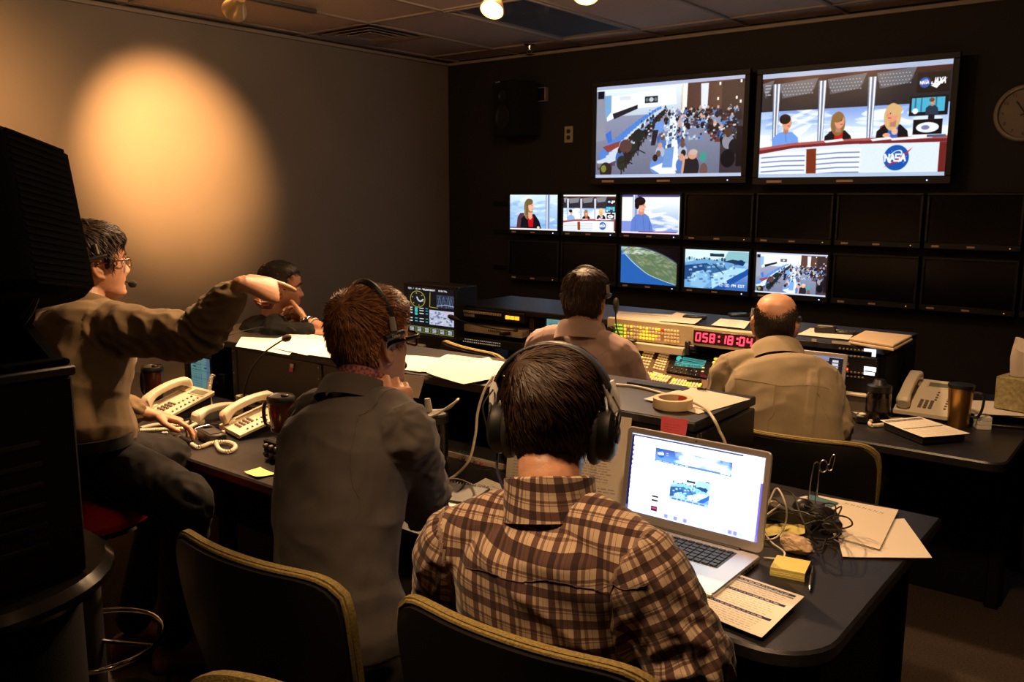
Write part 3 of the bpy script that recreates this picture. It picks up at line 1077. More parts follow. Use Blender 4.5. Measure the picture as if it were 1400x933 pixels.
def earth_limb():
    w, h = 400, 260
    p = Pic(w, h, (14, 14, 20))
    X, Y = p.X / w, p.Y / h
    r = random.Random(4)
    d = np.hypot((X - .05) / 1.22, (Y - 1.25) / 1.27)
    glow = np.clip((1.03 - d) / .05, 0, 1)[..., None]
    p.a = p.a * (1 - glow) + glow * np.array([.62, .74, .84])
    ins = np.clip((1.0 - d) / .012, 0, 1)[..., None]
    q = Pic(w, h, (54, 104, 166))
    q.vgrad(0, 0, 1, 1, (120, 164, 196), (40, 96, 164))
    q.poly([(.0, .1), (.12, .2), (.2, .36), (.3, .48), (.4, .66), (.6, .8), (.8, .9), (1, .98), (1, .0), (.3, -.1)], (104, 128, 96))
    for _ in range(220):
        x = r.uniform(.05, 1)
        y = r.uniform(0, 1) * (.25 + .75 * x)
        q.ell(x, y, r.uniform(.01, .06), r.uniform(.01, .04), r.choice([(132, 140, 96), (96, 124, 92), (168, 158, 116), (150, 168, 150)]), .35, .6)
    q.poly([(0, .1), (.1, .25), (.2, .42), (.32, .58), (.48, .76), (.7, .9), (.9, 1), (0, 1)], (46, 106, 178))
    q.line(spline([(.08, .22), (.2, .4), (.33, .56), (.5, .74), (.75, .88), (.95, .97)], 6), .012, (226, 232, 226), .7)
    q.clouds(.0, 0, .6, .2, (240, 246, 250), 80, r, .02, .08, .35, .3)
    q.clouds(.3, .1, 1, .5, (225, 230, 226), 60, r, .02, .06, .25, .3)
    p.a = p.a * (1 - ins) + ins * q.a
    p.rect(.975, 0, 1, 1, (10, 10, 14))
    return soft(p.a)


def ops_floor():
    p = Pic(400, 260, (96, 140, 190))
    r = random.Random(9)
    p.vgrad(0, 0, 1, 1, (220, 240, 244), (60, 108, 176))
    p.poly([(0, 0), (1, 0), (1, .2), (0, .3)], (210, 236, 236))
    p.rect(.4, .08, .62, .16, (40, 60, 76)), p.rect(.45, .06, .56, .09, (190, 220, 226))
    p.poly([(.68, .02), (1, .02), (1, .3), (.6, .3)], (150, 190, 196))
    p.poly([(.58, .3), (.75, .22), (.95, .26), (.9, .4), (.7, .42)], (36, 66, 96))
    p.ell(.88, .3, .05, .08, (30, 60, 120))
    for k in range(16):
        x = .03 + .04 * k
        p.ell(x, .26 - .03 * math.sin(k), .018, .05, r.choice([(40, 70, 100), (150, 190, 210), (60, 90, 120)]))
    p.poly([(0, .35), (.3, .24), (.7, .3), (.95, .38), (.6, .9), (.3, 1), (0, 1)], (120, 170, 208))
    p.poly([(0, .42), (.35, .34), (.45, .42), (.2, .75), (0, .8)], (44, 84, 136))
    p.poly([(.3, .4), (.62, .36), (.7, .55), (.42, .66)], (66, 112, 160))
    p.poly([(.12, .62), (.3, .52), (.42, .8), (.3, 1), (.1, .95)], (150, 190, 220))
    p.poly([(.42, .62), (.8, .42), (1, .44), (.62, .9), (.45, 1)], (176, 210, 230))
    p.poly([(.45, 1), (1, .42), (1, .58), (.62, 1)], (40, 92, 170))
    for _ in range(60):
        x, y = r.uniform(.02, .8), r.uniform(.32, .85)
        p.poly([(x, y), (x + .05, y - .02), (x + .06, y + .03), (x + .01, y + .04)], r.choice([(190, 220, 236), (40, 70, 110), (90, 140, 190), (220, 236, 244)]), .6)
    p.line([(.45, .35), (.62, .6)], .012, (30, 60, 100))
    p.line([(.4, .98), (.95, .48)], .006, (200, 226, 240))
    p.text('12:00 PM EST', .55, .855, .06, (245, 245, 250), wd=.008, asp=1.0, sp=1.3)
    return soft(p.a)


M_BEZEL = pbr('monitor_bezel', (.008, .0075, .0075), .55, bump=.1, bscale=400)
M_DEAD = pbr('dark_screen', (.006, .006, .007), .2, spec=.35)
M_LED = pbr('blue_led', (.1, .2, 1), .4, emit=(.25, .35, 1), estr=6)
M_LEDO = pbr('amber_led', (1, .6, .2), .4, emit=(1, .5, .15), estr=.6)
M_BADGE = pbr('bezel_badge', (.75, .52, .40), .5)


def monitor(name, label, x0, x1, z0, z1, y, pic=None, strength=1.0, bez=.016, chin=.034, depth=.05, led=True, group=None, sticker=True):
    """a flat wall monitor whose glass spans x0..x1, z0..z1 in the plane y"""
    cx, cz, w, h = (x0 + x1) / 2, (z0 + z1) / 2, x1 - x0, z1 - z0
    t = thing(name, label, 'monitor' if name == 'monitor' else 'television', (cx, y, z0 - chin), group=group)
    oz = h / 2 + chin
    f = MB()
    W, top = w + 2 * bez, bez
    for bx, bz, sx, sz in ((-(w + bez) / 2, oz, bez, h), ((w + bez) / 2, oz, bez, h), (0, h + chin + top / 2, W, top), (0, chin / 2, W, chin)):
        f.box((bx, .008, bz), (sx, .03, sz), .003)
    f.build('bezel', M_BEZEL, t)
    b = MB().box((0, .02 + depth / 2, oz), (W - .01, depth, h + chin), .012)
    for k in range(6):
        b.box((0, .022 + depth, oz - .08 + .03 * k), (w * .5, .006, .008))
    b.build('case', M_BEZEL, t)
    s = MB().quad([(-w / 2, .004, chin), (w / 2, .004, chin), (w / 2, .004, chin + h), (-w / 2, .004, chin + h)])
    s.build('screen', img_mat('picture_' + pic[0], pic[1], strength, .25) if pic else M_DEAD, t, smooth=False)
    MB().box((0, -.008, chin * .45), (w * .09, .003, chin * .3), .001).build('badge', M_BADGE, t)
    if sticker:
        MB().box((-w * .40, -.008, chin * .45), (w * .09, .003, chin * .34), .001).build('sticker', M_LABEL if False else M_BADGE, t)
    MB().box((w * .42, -.008, chin * .45), (.006, .004, .006), .001).build('power_light', M_LED if (led and pic) else M_LEDO, t)
    return t


def span(x0, x1, y0, y1, Y):
    """world span of a picture rectangle on the plane Y"""
    a, b = ony(x0, (y0 + y1) / 2, Y), ony(x1, (y0 + y1) / 2, Y)
    xm = (x0 + x1) / 2
    return a[0], b[0], ony(xm, y1, Y)[2], ony(xm, y0, Y)[2]


YT = 5.31
PIC_ROOM, PIC_DESK = control_room(), news_desk()
a = span(815, 1016, 111, 242, YT)
monitor('television', 'big wall television showing a crowded mission control room', *a, YT, ('control_room', PIC_ROOM), 1.0, bez=.035, chin=.045)
a = span(1040, 1297, 91.5, 241.5, YT)
monitor('television', 'big wall television showing three people at a curved news desk', *a, YT, ('news_desk', PIC_DESK), 1.0, bez=.035, chin=.045)

YM = 5.33
sc_ = (YM / YB)
MX0, MDX, MW = -4.29 * sc_, .508 * sc_, .458 * sc_
ZR = [(ony(728, 314.5, YM)[2], ony(728, 266.5, YM)[2]), (ony(888, 389, YM)[2], ony(888, 338.5, YM)[2])]
lit = {(0, 0): ('woman', guest_woman(), 'wall monitor showing a long-haired woman in a red top'),
       (0, 1): ('desk_small', np.clip(news_desk(480, 290, False) * 1.12 + .04, 0, 1), 'wall monitor repeating the news desk picture in small'),
       (0, 2): ('man', guest_man(), 'wall monitor showing a dark-haired man in a blue shirt'),
       (1, 2): ('earth', earth_limb(), 'wall monitor showing the curved Earth from orbit'),
       (1, 3): ('ops', ops_floor(), 'wall monitor showing a bluish operations floor with a time caption'),
       (1, 4): ('control_small', np.clip(control_room(520, 310) * 1.1 + .03, 0, 1), 'wall monitor repeating the crowded control room in small'),
       (0, 7): ('cut', np.clip(news_desk(200, 120, False) * .7 + .3 * np.array([.4, .8, 1]), 0, 1), 'wall monitor cut by the picture edge, a sliver of lit screen')}
dark = {(0, 3): 'dark wall monitor in the upper row, beside the lit man in blue', (0, 4): 'dark wall monitor in the upper row under the news desk television',
        (0, 5): 'dark wall monitor in the upper row, second after the lit three, not counting the one beside them',
        (0, 6): 'dark wall monitor in the upper row under the wall clock', (1, 0): 'dark wall monitor directly under the woman in red',
        (1, 1): 'dark wall monitor directly under the small news desk picture', (1, 5): 'dark wall monitor in the lower row beside the small control room picture',
        (1, 6): 'dark wall monitor in the lower row above the white cardboard folders', (1, 7): 'dark wall monitor in the lower row at the picture edge'}
dark[(0, 5)] = 'dark upper-row wall monitor under the outer corner of the news desk television'
for (r_, c_), v in sorted({**lit, **dark}.items()):
    x0 = MX0 + MDX * c_
    z0, z1 = ZR[r_]
    if isinstance(v, tuple):
        monitor('monitor', v[2], x0, x0 + MW, z0, z1, YM, (v[0], v[1]), 1.0, group='wall monitor bank')
    else:
        monitor('monitor', v, x0, x0 + MW, z0, z1, YM, group='wall monitor bank')
# the dark steel rails that carry the bank
t = thing('monitor_rack', 'dark steel rack carrying the two rows of wall monitors', 'rack', (-2.3, YB - .0075, 1.2))
for z in (-.16, .12, .34):
    MB().box((0, .0, z), (4.3, .014, .03), .003).build('rail', M_MATTE, t)
# ------------------------------------------------------------------ the two console desks
ZD = 0.74          # desk top height
ZR1, ZR2 = 1.0, 1.02   # top of the front and rear equipment risers
YR1, YR2 = 2.09, 3.52  # their front edges


def desk(name, label, poly, ztop, legs, panels, th=.035):
    t = thing(name, label, 'desk', (0, 0, 0))
    MB().prism(poly, ztop - th, ztop, .006).build('worktop', M_LAM, t)
    for (c, s) in panels:
        MB().box(c, s, .004).build('panel', M_MATTE, t)
    for (c, s) in legs:
        MB().box(c, s, .006).build('leg', M_MATTE, t)
    return t


XA, XB = -4.05, -.48
poly = [(XA, 1.525), (XB - .13, 1.525)] + [(XB - .13 + .13 * math.sin(a), 1.655 - .13 * math.cos(a)) for a in np.linspace(.2, PI / 2, 7)] + [(XB, 2.50), (XA, 2.50)]
desk('console_desk', 'long dark console desk holding the beige phones and the open laptop', poly, ZD,
     [((XA + .05, 1.7, .35), (.05, .05, .70)), ((XB - .16, 1.75, .35), (.05, .05, .70)), ((XA + .05, 2.4, .35), (.05, .05, .70)), ((-1.5, 1.75, .35), (.05, .05, .70)), ((-2.7, 1.75, .35), (.05, .05, .70))],
     [(((XA + XB) / 2, 2.40, .35), (XB - XA - .1, .03, .70)), ((XB - .10, 2.1, .35), (.03, .56, .70))])
XC, XD_ = -4.0, -.43
poly = [(XC, 3.14), (XD_ - .06, 3.14)] + [(XD_ - .06 + .06 * math.sin(a), 3.20 - .06 * math.cos(a)) for a in np.linspace(.2, PI / 2, 5)] + [(XD_, 4.28), (XC, 4.28)]
desk('console_desk', 'dark rear console desk below the monitor wall, with the switcher panel', poly, ZD,
     [((XC + .05, 3.3, .35), (.05, .05, .70)), ((XD_ - .08, 3.72, .35), (.05, .05, .70)), ((XD_ - .08, 4.2, .35), (.05, .05, .70)), ((-2.2, 3.3, .35), (.05, .05, .70))],
     [(((XC + XD_) / 2, 3.75, .35), (XD_ - XC - .1, .03, .70))])


def riser(label, x0, x1, y0, y1, zt, cols, ends):
    """equipment riser: shelf on uprights with a back panel; bays stay open for what is built into them"""
    t = thing('console_riser', label, 'equipment riser', (0, 0, 0))
    MB().box(((x0 + x1) / 2, (y0 + y1) / 2, zt - .014), (x1 - x0, y1 - y0, .028), .004).build('shelf', M_LAM, t)
    MB().box(((x0 + x1) / 2, y1 - .02, (ZD + zt - .035) / 2), (x1 - x0 - .02, .02, zt - .035 - ZD - .002), .002).build('back_panel', M_MATTE, t)
    for x in cols:
        MB().box((x, y0 + .20, (ZD + zt - .035) / 2), (.028, y1 - y0 - .10 - .15, zt - .035 - ZD - .002), .003).build('divider', M_MATTE, t)
        f = MB().box((x, y0 + .055, (ZD + zt - .035) / 2), (.032, .05, zt - .035 - ZD - .002), .003)
        f.build('upright', M_PANEL, t)
        s = MB()
        for k in range(5):
            s.lathe([(.004, 0), (.004, .002), (.002, .003), (0, .003)], 8, (x, y0 + .0298, ZD + .03 + .045 * k), (PI / 2, 0, 0))
        tag(s.build('screw', M_STEEL, t), kind='stuff')
    for (xa, xb) in ends:
        MB().box(((xa + xb) / 2, y0 + .045, (ZD + zt - .035) / 2), (xb - xa, .02, zt - .035 - ZD - .004), .002).build('blank_panel', M_PANEL, t)
    return t


def xr1(px, y=540):
    return ony(px, y, YR1 + .03)[0]


def xr2(px, y=470):
    return ony(px, y, YR2 + .03)[0]


RX0, RX1 = -3.55, -1.02
c1 = [RX0 + .02, xr1(322), xr1(437), xr1(560), xr1(720, 600), RX1 - .02]
riser1 = riser('dark front equipment riser along the laptop desk, its shelf strewn with papers', RX0, RX1, YR1, 2.50, ZR1, c1,
               [(c1[1] + .018, c1[2] - .018), (c1[2] + .018, c1[3] - .018), (c1[4] + .018, c1[5] - .018)])
# little handles/screws and the pink-tagged panel
b = riser1
# solid end cheek towards the laptop
MB().box((RX1 - .008, (YR1 + 2.5) / 2 + .02, (ZD + ZR1 - .035) / 2), (.016, .36, ZR1 - ZD - .037), .003).build('end_panel', M_LAM, b)
# slotted black grille let into the shelf
gr = MB()
ga, gb = onz(850, 527, ZR1), onz(930, 538, ZR1)
gx0, gx1, gy = ga[0], gb[0], 2.43
gr.box(((gx0 + gx1) / 2, gy, ZR1 + .001), (gx1 - gx0, .05, .003), .001)
for k in range(40):
    gr.box((gx0 + (gx1 - gx0) * (k + .5) / 40, gy, ZR1 + .004), (.0035, .046, .004))
tag(gr.build('grille', M_BLACK, b), kind='stuff')

RX2, RX3 = xr2(630) - .02, -.93
c2 = [RX2 + .02, xr2(726), xr2(822), xr2(948), xr2(1036), xr2(1088)]
riser2 = riser('dark rear equipment riser under the monitor wall carrying papers and folders', RX2, RX3, YR2, 4.02, ZR2, c2,
               [(c2[4] + .018, c2[5] - .018)])
MB().box((RX3 - .01, 3.78, (ZD + ZR2 - .035) / 2), (.02, .46, ZR2 - ZD - .037), .003).build('end_panel', M_MATTE, riser2)
MB().box(((c2[1] + c2[2]) / 2 + .02, YR2 + .06, (ZD + ZR2 - .035) / 2), (abs(c2[2] - c2[1]) - .10, .02, ZR2 - ZD - .04), .002).build('blank_panel', M_PANEL, riser2)


# ------------------------------------------------------------------ paper
def print_pic(seed, rows=14, w=200, h=260, head=True, bands=(), col=(70, 66, 66), bg=(236, 228, 212), fill=.85, sheet=True):
    r = random.Random(seed)
    p = Pic(w, h, bg)
    if head:
        p.rect(.08, .05, .6, .075, col)
    p.scribble(.06, .10, .96, .96, rows, col, r, fill, .26, .42)
    for y0, y1, c in bands:
        p.rect(.05, y0, .95, y1, c)
        p.scribble(.07, y0, .93, y1, 1, bg, r, .95, .4, .9)
    return p.a


M_SHEET = {}


def sheet_mat(k):
    if k not in M_SHEET:
        if k == 'sched':
            a = print_pic(40, 20, 320, 230, False, ((.04, .085, (60, 66, 86)), (.30, .345, (36, 40, 84)), (.64, .685, (36, 40, 84)), (.10, .13, (120, 120, 130))), fill=.9)
        elif k == 'sched2':
            a = print_pic(41, 16, 320, 230, False, ((.05, .14, (58, 56, 60)), (.5, .54, (50, 48, 52))), fill=.9)
        elif k == 'blank':
            a = Pic(64, 64, (232, 222, 208)).a
        elif k == 'notes':
            p = Pic(300, 230, (230, 218, 202))
            r = random.Random(6)
            for q in range(7):
                x = .34 + .075 * q
                p.line([(x, .1 + .012 * q), (x + .02, .06 + .012 * q), (x + .035, .1 + .012 * q), (x + .055, .07 + .012 * q)], .006, (110, 104, 104), .8)
            p.line([(.2, .13), (.33, .11)], .005, (120, 110, 110), .8)
            a = p.a
        elif k == 'list':
            p = Pic(360, 270, (226, 214, 196))
            r = random.Random(12)
            p.scribble(.06, .1, .3, .9, 26, (140, 120, 112), r, .7, .28, .6)
            p.scribble(.58, .18, .82, .72, 20, (132, 112, 104), r, .75, .3, .7)
            p.scribble(.72, .3, .93, .7, 15, (132, 112, 104), r, .6, .3, .7)
            p.scribble(.56, .74, .95, .8, 2, (110, 100, 100), r, .9, .3, .7)
            a = p.a
        elif k == 'form':
            p = Pic(220, 280, (240, 236, 226))
            r = random.Random(13)
            for y in (.2, .42, .62, .8):
                p.line([(.05, y), (.95, y)], .006, (90, 130, 150), .8)
            p.line([(.3, .05), (.3, .9)], .005, (90, 130, 150), .8)
            p.scribble(.34, .08, .9, .95, 9, (110, 130, 140), r, .6, .3, .7)
            a = p.a
        else:
            a = print_pic(hash(k) % 97 if not isinstance(k, int) else k, 16, head=True, bands=((.2, .23, (90, 90, 96)),))
        M_SHEET[k] = img_mat('print_' + str(k), a, 0, .85, .2)
    return M_SHEET[k]


def sheet(name, label, corners, kind=1, group=None, lift=.003, amp=.002, curl=0.0, cat='paper', seed=0, mat=None, flip=False):
    """corners: four world points, top left first, counter-clockwise as seen from above (tl, bl, br, tr)"""
    tl, bl, br, tr = (np.array(c, float) for c in corners)
    n = 10
    nr = unit(np.cross(bl - tl, tr - tl))
    r = random.Random(seed)
    ph = [r.uniform(0, 6) for _ in range(4)]
    V = []
    for j in range(n + 1):
        for i in range(n + 1):
            u, v = i / n, j / n
            p = tl * (1 - u) * (1 - v) + tr * u * (1 - v) + bl * (1 - u) * v + br * u * v
            d = lift + amp * (1 + math.sin(3 * u + ph[0]) * math.sin(2.5 * v + ph[1])) + curl * ((2 * u - 1) ** 4 * .5 + (2 * v - 1) ** 4 * .5 * abs(math.sin(ph[2])))
            V.append(p + nr * d)
    N = (n + 1) ** 2
    V2 = [p - nr * .0008 for p in V]
    F, U = [], []
    for j in range(n):
        for i in range(n):
            a = j * (n + 1) + i
            q = (a, a + n + 1, a + n + 2, a + 1)
            F.append(q)
            U.append([(k % (n + 1) / n, 1 - (k // (n + 1)) / n) for k in q])
    for q in list(F):
        F.append(tuple(k + N for k in q[::-1]))
        U.append([(.01, .01)] * 4)
    edge = [i for i in range(n)] + [n + j * (n + 1) for j in range(n)] + [N - 1 - i for i in range(n)] + [(n - j) * (n + 1) for j in range(n)]
    for k in range(len(edge)):
        a, b2 = edge[k], edge[(k + 1) % len(edge)]
        F.append((a, b2, b2 + N, a + N))
        U.append([(.01, .01)] * 4)
    c = (tl + tr + bl + br) / 4
    mb = MB().add([p - c for p in V + V2], F, 0, U)
    o = mb.build(name, mat or sheet_mat(kind), None, c)
    return tag(o, label, cat, group)


def zq(pts, z):
    return [onz(x, y, z) for x, y in pts]


# papers on the front riser shelf
G1 = 'papers on the front riser shelf'
sheet('paper', 'long printed sheet on the riser shelf in front of the man in black', zq([(330, 462), (322, 476), (395, 487), (420, 466)], ZR1), 3, G1, seed=1)
sheet('paper', 'printed sheet with grey table lines under the bent desk microphone head', zq([(405, 456), (352, 474), (420, 489), (470, 466)], ZR1), 4, G1, .005, seed=2)
sheet('paper', 'bright sheet on the riser shelf just beside the blazer man\'s head', zq([(440, 462), (410, 486), (458, 494), (490, 472)], ZR1), 5, G1, .007, seed=3)
sheet('paper', 'white sheet with two grey printed lines lying below the empty chair back', zq([(612, 487), (565, 509), (668, 520), (712, 500)], ZR1), 6, G1, .004, seed=4)
sheet('paper', 'plain white sheet on the riser shelf seen past the blazer man\'s glasses', zq([(556, 488), (530, 503), (575, 511), (610, 492)], ZR1), 'blank', G1, .003, seed=5)
sheet('paper', 'big white sheet jutting over the shelf edge beside the headphones', zq([(668, 493), (583, 513), (634, 531), (700, 516)], ZR1), 'blank', G1, .007, curl=.004, seed=6)
Pq = [ony(553, 512, YR1 - .008), ony(547, 541, YR1 - .014), ony(573, 545, YR1 - .014), ony(581, 515, YR1 - .008)]
sheet('paper', 'small sheet hanging down over the riser shelf edge near the blazer man\'s chin', Pq, 'blank', G1, .001, .001, seed=7)
# papers on the shelf end beside the tape
sheet('paper', 'cream sheet lying under the roll of masking tape', zq([(944, 531), (880, 548), (955, 567), (1026, 548)], ZR1), 'blank', None, .002, seed=8)
tag(MB().tube([(-.014, 0, .0), (.014, .004, 0)], .0045, 10).build('black_clip', M_BLACK, None, onz(959, 536, ZR1) + (0, 0, .0095)), 'tiny black clip lying on the cream sheet by the tape', 'clip')
Pq = [ony(905, 569, YR1 - .004), ony(903, 596, YR1 - .006), ony(937, 602, YR1 - .006), ony(941, 574, YR1 - .004)]
pk = Pic(64, 64, (244, 104, 118))
pk.scribble(.12, .3, .9, .8, 4, (190, 50, 70), RG, .8, .25, .6)
sheet('sticky_note', 'pink sticky note hanging on the riser front below the tape roll', Pq, 0, None, .001, .0008, cat='sticky note', mat=img_mat('print_pink', pk.a, 0, .8, .2))
# roll of masking tape
p = onz(915, 560, ZR1)
t = thing('tape_roll', 'roll of cream masking tape with a red core label on the riser shelf', 'tape', (p[0], p[1] + .02, ZR1 + .003))
M_TAPE = pbr('masking_tape', (.70, .56, .33), .6, bump=.2, bscale=90)
MB().lathe([(.043, 0), (.056, 0), (.0565, .002), (.0565, .026), (.056, .028), (.043, .028)], 40, cap=False).build('tape', M_TAPE, t)
MB().lathe([(.043, 0), (.043, .028), (.040, .028), (.040, 0)], 40, cap=False).build('core', pbr('card_core', (.5, .38, .24), .8), t)
f = MB()
for k in range(8):
    a0, a1 = .15 + 1.5 * k / 8, .15 + 1.5 * (k + 1) / 8
    f.add([(.0395 * math.cos(a), .0395 * math.sin(a), z) for a, z in ((a0, .003), (a1, .003), (a1, .026), (a0, .026))], [(3, 2, 1, 0)])
f.build('core_label', pbr('red_print', (.6, .05, .05), .6), t)

# papers and folders on the rear riser shelf
G2 = 'papers on the rear riser shelf'
sheet('paper', 'long white sheet on the rear shelf above the lit switcher buttons', zq([(846, 427), (838, 438), (905, 444), (925, 432)], ZR2), 7, G2, .003, seed=9)
sheet('paper', 'cream sheet draping forward over the rear shelf edge above the switcher', zq([(925, 430), (900, 442), (950, 446), (966, 434)], ZR2), 'blank', G2, .006, curl=.005, seed=10)
sheet('paper', 'bluish printed page on the rear shelf behind the red digital clock', zq([(985, 437), (972, 446), (1018, 451), (1026, 441)], ZR2), 'form', G2, .003, seed=11)
Pq = [ony(935, 445, YR2 - .005), ony(929, 463, YR2 - .008), ony(946, 467, YR2 - .008), ony(952, 448, YR2 - .005)]
sheet('sticky_note', 'cream note taped to the rear shelf edge between switcher and red clock', Pq, 'blank', None, .001, .001, cat='sticky note')
sheet('paper', 'white sheet on the rear shelf beside the balding man\'s ear', zq([(1108, 450), (1090, 459), (1160, 466), (1172, 455)], ZR2), 'blank', G2, .003, seed=12)
M_FOLD = pbr('folder_card', (.66, .50, .33), .8, noise=.04, nscale=20)
M_FOLD2 = pbr('folder_card_edge', (.55, .4, .26), .8)
for k, (dz, lab, sc_k) in enumerate(((0, 'lower tan cardboard folder of the pair on the rear riser end', 1.0), (.0125, 'upper tan cardboard folder of the pair on the rear riser end', .97))):
    q = zq([(1182, 453), (1160, 464), (1222, 474), (1248, 460)], ZR2 + .02)
    c = sum(q) / 4
    poly = [tuple((c + (a - c) * sc_k)[:2] - c[:2]) for a in q]
    t = thing('folder', lab, 'folder', (c[0], c[1], ZR2 + .001 + dz), group='cardboard folders on the rear riser')
    MB().prism(poly, 0, .011, .003).build('cover', M_FOLD, t)
    MB().prism([(a * .985, b2 * .985) for a, b2 in poly], .003, .0075).build('sheaf', M_PAPER, t)
p = onz(1128, 457, ZR2)
t = thing('small_black_box', 'small black box lying on the white sheet beside the folders', 'box', (p[0], p[1], ZR2 + .007), .2)
MB().box((0, 0, .014), (.085, .05, .028), .004).build('body', M_BLACK, t)
MB().box((0, -.003, .0288), (.06, .02, .001)).build('label', M_LABEL, t)
p = onz(1160, 459, ZR2)
t = thing('remote_control', 'thin black remote lying on the rear shelf beside the folders', 'remote', (p[0], p[1], ZR2 + .007), .3)
MB().box((0, 0, .006), (.10, .042, .012), .003).build('body', M_BLACK, t)
b = MB()
for i in range(5):
    for j in range(3):
        b.box((-.036 + .015 * i, -.011 + .011 * j, .0125), (.008, .006, .003), .001)
tag(b.build('button', M_DKGREY, t), kind='stuff')
for k, (x, y, lab) in enumerate(((950, 437, 'black phone-like device on the rear shelf beside the cream sheet'), (1012, 436, 'black cable adapter resting on the bluish printed page'))):
    p = onz(x, y, ZR2)
    t = thing('black_device', lab, 'device', (p[0], p[1], ZR2 + .004 + .006 * k), .3 + .4 * k)
    MB().box((0, 0, .008), (.11, .05, .016), .004).build('body', M_BLACK, t)
    MB().box((0, 0, .0165), (.085, .035, .001)).build('face', M_GLOSSBLK, t)

# papers on the laptop desk
G3 = 'papers on the laptop desk'
sheet('paper', 'printed schedule with dark blue bands at the laptop\'s front corner', zq([(945, 767), (886, 815), (1041, 880), (1099, 826)], ZD), 'sched', G3, .006, .004, .004, seed=13)
sheet('paper', 'lined form sheet between the blazer man\'s elbow and the plaid shoulder', zq([(664, 656), (598, 692), (640, 722), (716, 676)], ZD), 'form', G3, .004, .002, seed=14)
sheet('paper', 'big cream sheet with pencilled notes beside the cable tangle', zq([(1118, 682), (1140, 738), (1202, 757), (1228, 702)], ZD), 'notes', G3, .006, seed=15, curl=.002)
sheet('paper', 'plain cream sheet sticking out under the pencilled notes', zq([(1140, 715), (1152, 764), (1274, 767), (1236, 712)], ZD), 'blank', G3, .002, seed=16, curl=.003)
sheet('paper', 'cream sheet with a blue printed corner behind the cable tangle', zq([(1102, 682), (1042, 692), (1090, 708), (1150, 695)], ZD), 'blank', G3, .004, seed=17, curl=.003)
sheet('paper', 'teal blue leaflet tucked behind the wire stand', zq([(1108, 681), (1102, 686), (1136, 698), (1146, 693)], ZD), 0, G3, .010, .001, seed=18, mat=pbr('teal_print', (.05, .16, .22), .6))
sheet('paper', 'small white sheet corner below the propped-up list', zq([(790, 702), (782, 716), (828, 722), (838, 706)], ZD), 'blank', G3, .003, seed=19)
# the list propped against the riser
yb = YR1 - .06
Pq = [ony(700, 548, YR1 - .02), ony(690, 680, yb), ony(851, 707, yb), ony(864, 572, YR1 - .02)]
sheet('paper', 'large cream list propped upright behind the plaid man\'s head', Pq, 'list', G3, .0, .002, seed=20)

# yellow sticky notes
M_STICKY = pbr('sticky_yellow', (.72, .62, .18), .75)
c = sum(zq([(1051, 784), (1078, 771), (1107, 781), (1085, 797)], ZD)) / 4
t = thing('sticky_pad', 'pad of yellow sticky notes beside the black pen', 'sticky notes', (c[0], c[1], ZD), .18)
for k in range(5):
    MB().box((random.uniform(-.0006, .0006), random.uniform(-.0006, .0006), .0021 + .0042 * k), (.077, .077, .004), .0004).build('note_block', M_STICKY, t)
sheet('sticky_note', 'single curled yellow sticky note near the desk edge before the phones', zq([(356, 643), (334, 648), (352, 656), (379, 650)], ZD), 0, None, .002, .002, .006, cat='sticky note', mat=M_STICKY)
for k, (q, lab) in enumerate((([(1040, 720), (1050, 738), (1090, 730), (1085, 716)], 'yellow folded note under the black adapter box'), ([(1062, 728), (1066, 742), (1100, 736), (1100, 722)], 'second yellow slip beside the crumpled paper ball'))):
    sheet('sticky_note', lab, zq(q, ZD), 0, None, .003 + .004 * k, .003, .004, cat='sticky note', mat=M_STICKY, seed=30 + k)
a, b2 = onz(1111, 778, ZD), onz(1107, 811, ZD)
c = (a + b2) / 2
t = thing('pen', 'black ballpoint pen beside the yellow sticky pad', 'pen', (c[0], c[1], ZD + .0055), math.atan2(*(b2 - a)[[1, 0]]))
L = np.linalg.norm(b2 - a)
MB().lathe([(.002, -L / 2), (.0048, -L / 2 + .006), (.0052, 0), (.005, L / 2 - .02)], 12, rot=(0, PI / 2, 0)).build('barrel', M_BLACK, t)
MB().lathe([(.005, L / 2 - .02), (.003, L / 2 - .008), (.001, L / 2)], 12, rot=(0, PI / 2, 0)).build('tip', M_STEEL, t)
MB().box((-L / 4, 0, .006), (L * .35, .003, .0015)).build('clip', M_DKGREY, t)
# ------------------------------------------------------------------ desk equipment
def coil(path, R, r, turns, n=6, per=9):
    P = spline(path, 10)
    d = np.concatenate([[0], np.cumsum(np.linalg.norm(np.diff(P, axis=0), axis=1))])
    N = int(turns * per)
    s = np.linspace(0, d[-1], N)
    C = np.stack([np.interp(s, d, P[:, k]) for k in range(3)], 1)
    T = np.gradient(C, axis=0)
    T /= np.maximum(np.linalg.norm(T, axis=1, keepdims=True), 1e-9)
    u = unit(np.cross(T[0], [0, 0, 1]) + np.array([1e-3, 0, 0]))
    out = []
    for k in range(N):
        u = unit(u - T[k] * (u @ T[k]))
        w = np.cross(T[k], u)
        a = 2 * PI * k / per
        out.append(C[k] + R * (math.cos(a) * u + math.sin(a) * w))
    return out


def lerp(a, b, t):
    return a + (b - a) * t


# ---- telephones
M_KEY = pbr('phone_key', (.16, .13, .10), .5)
M_LCD = pbr('phone_lcd', (.17, .19, .13), .25)
M_FOOT = pbr('phone_base_dark', (.03, .026, .022), .6)


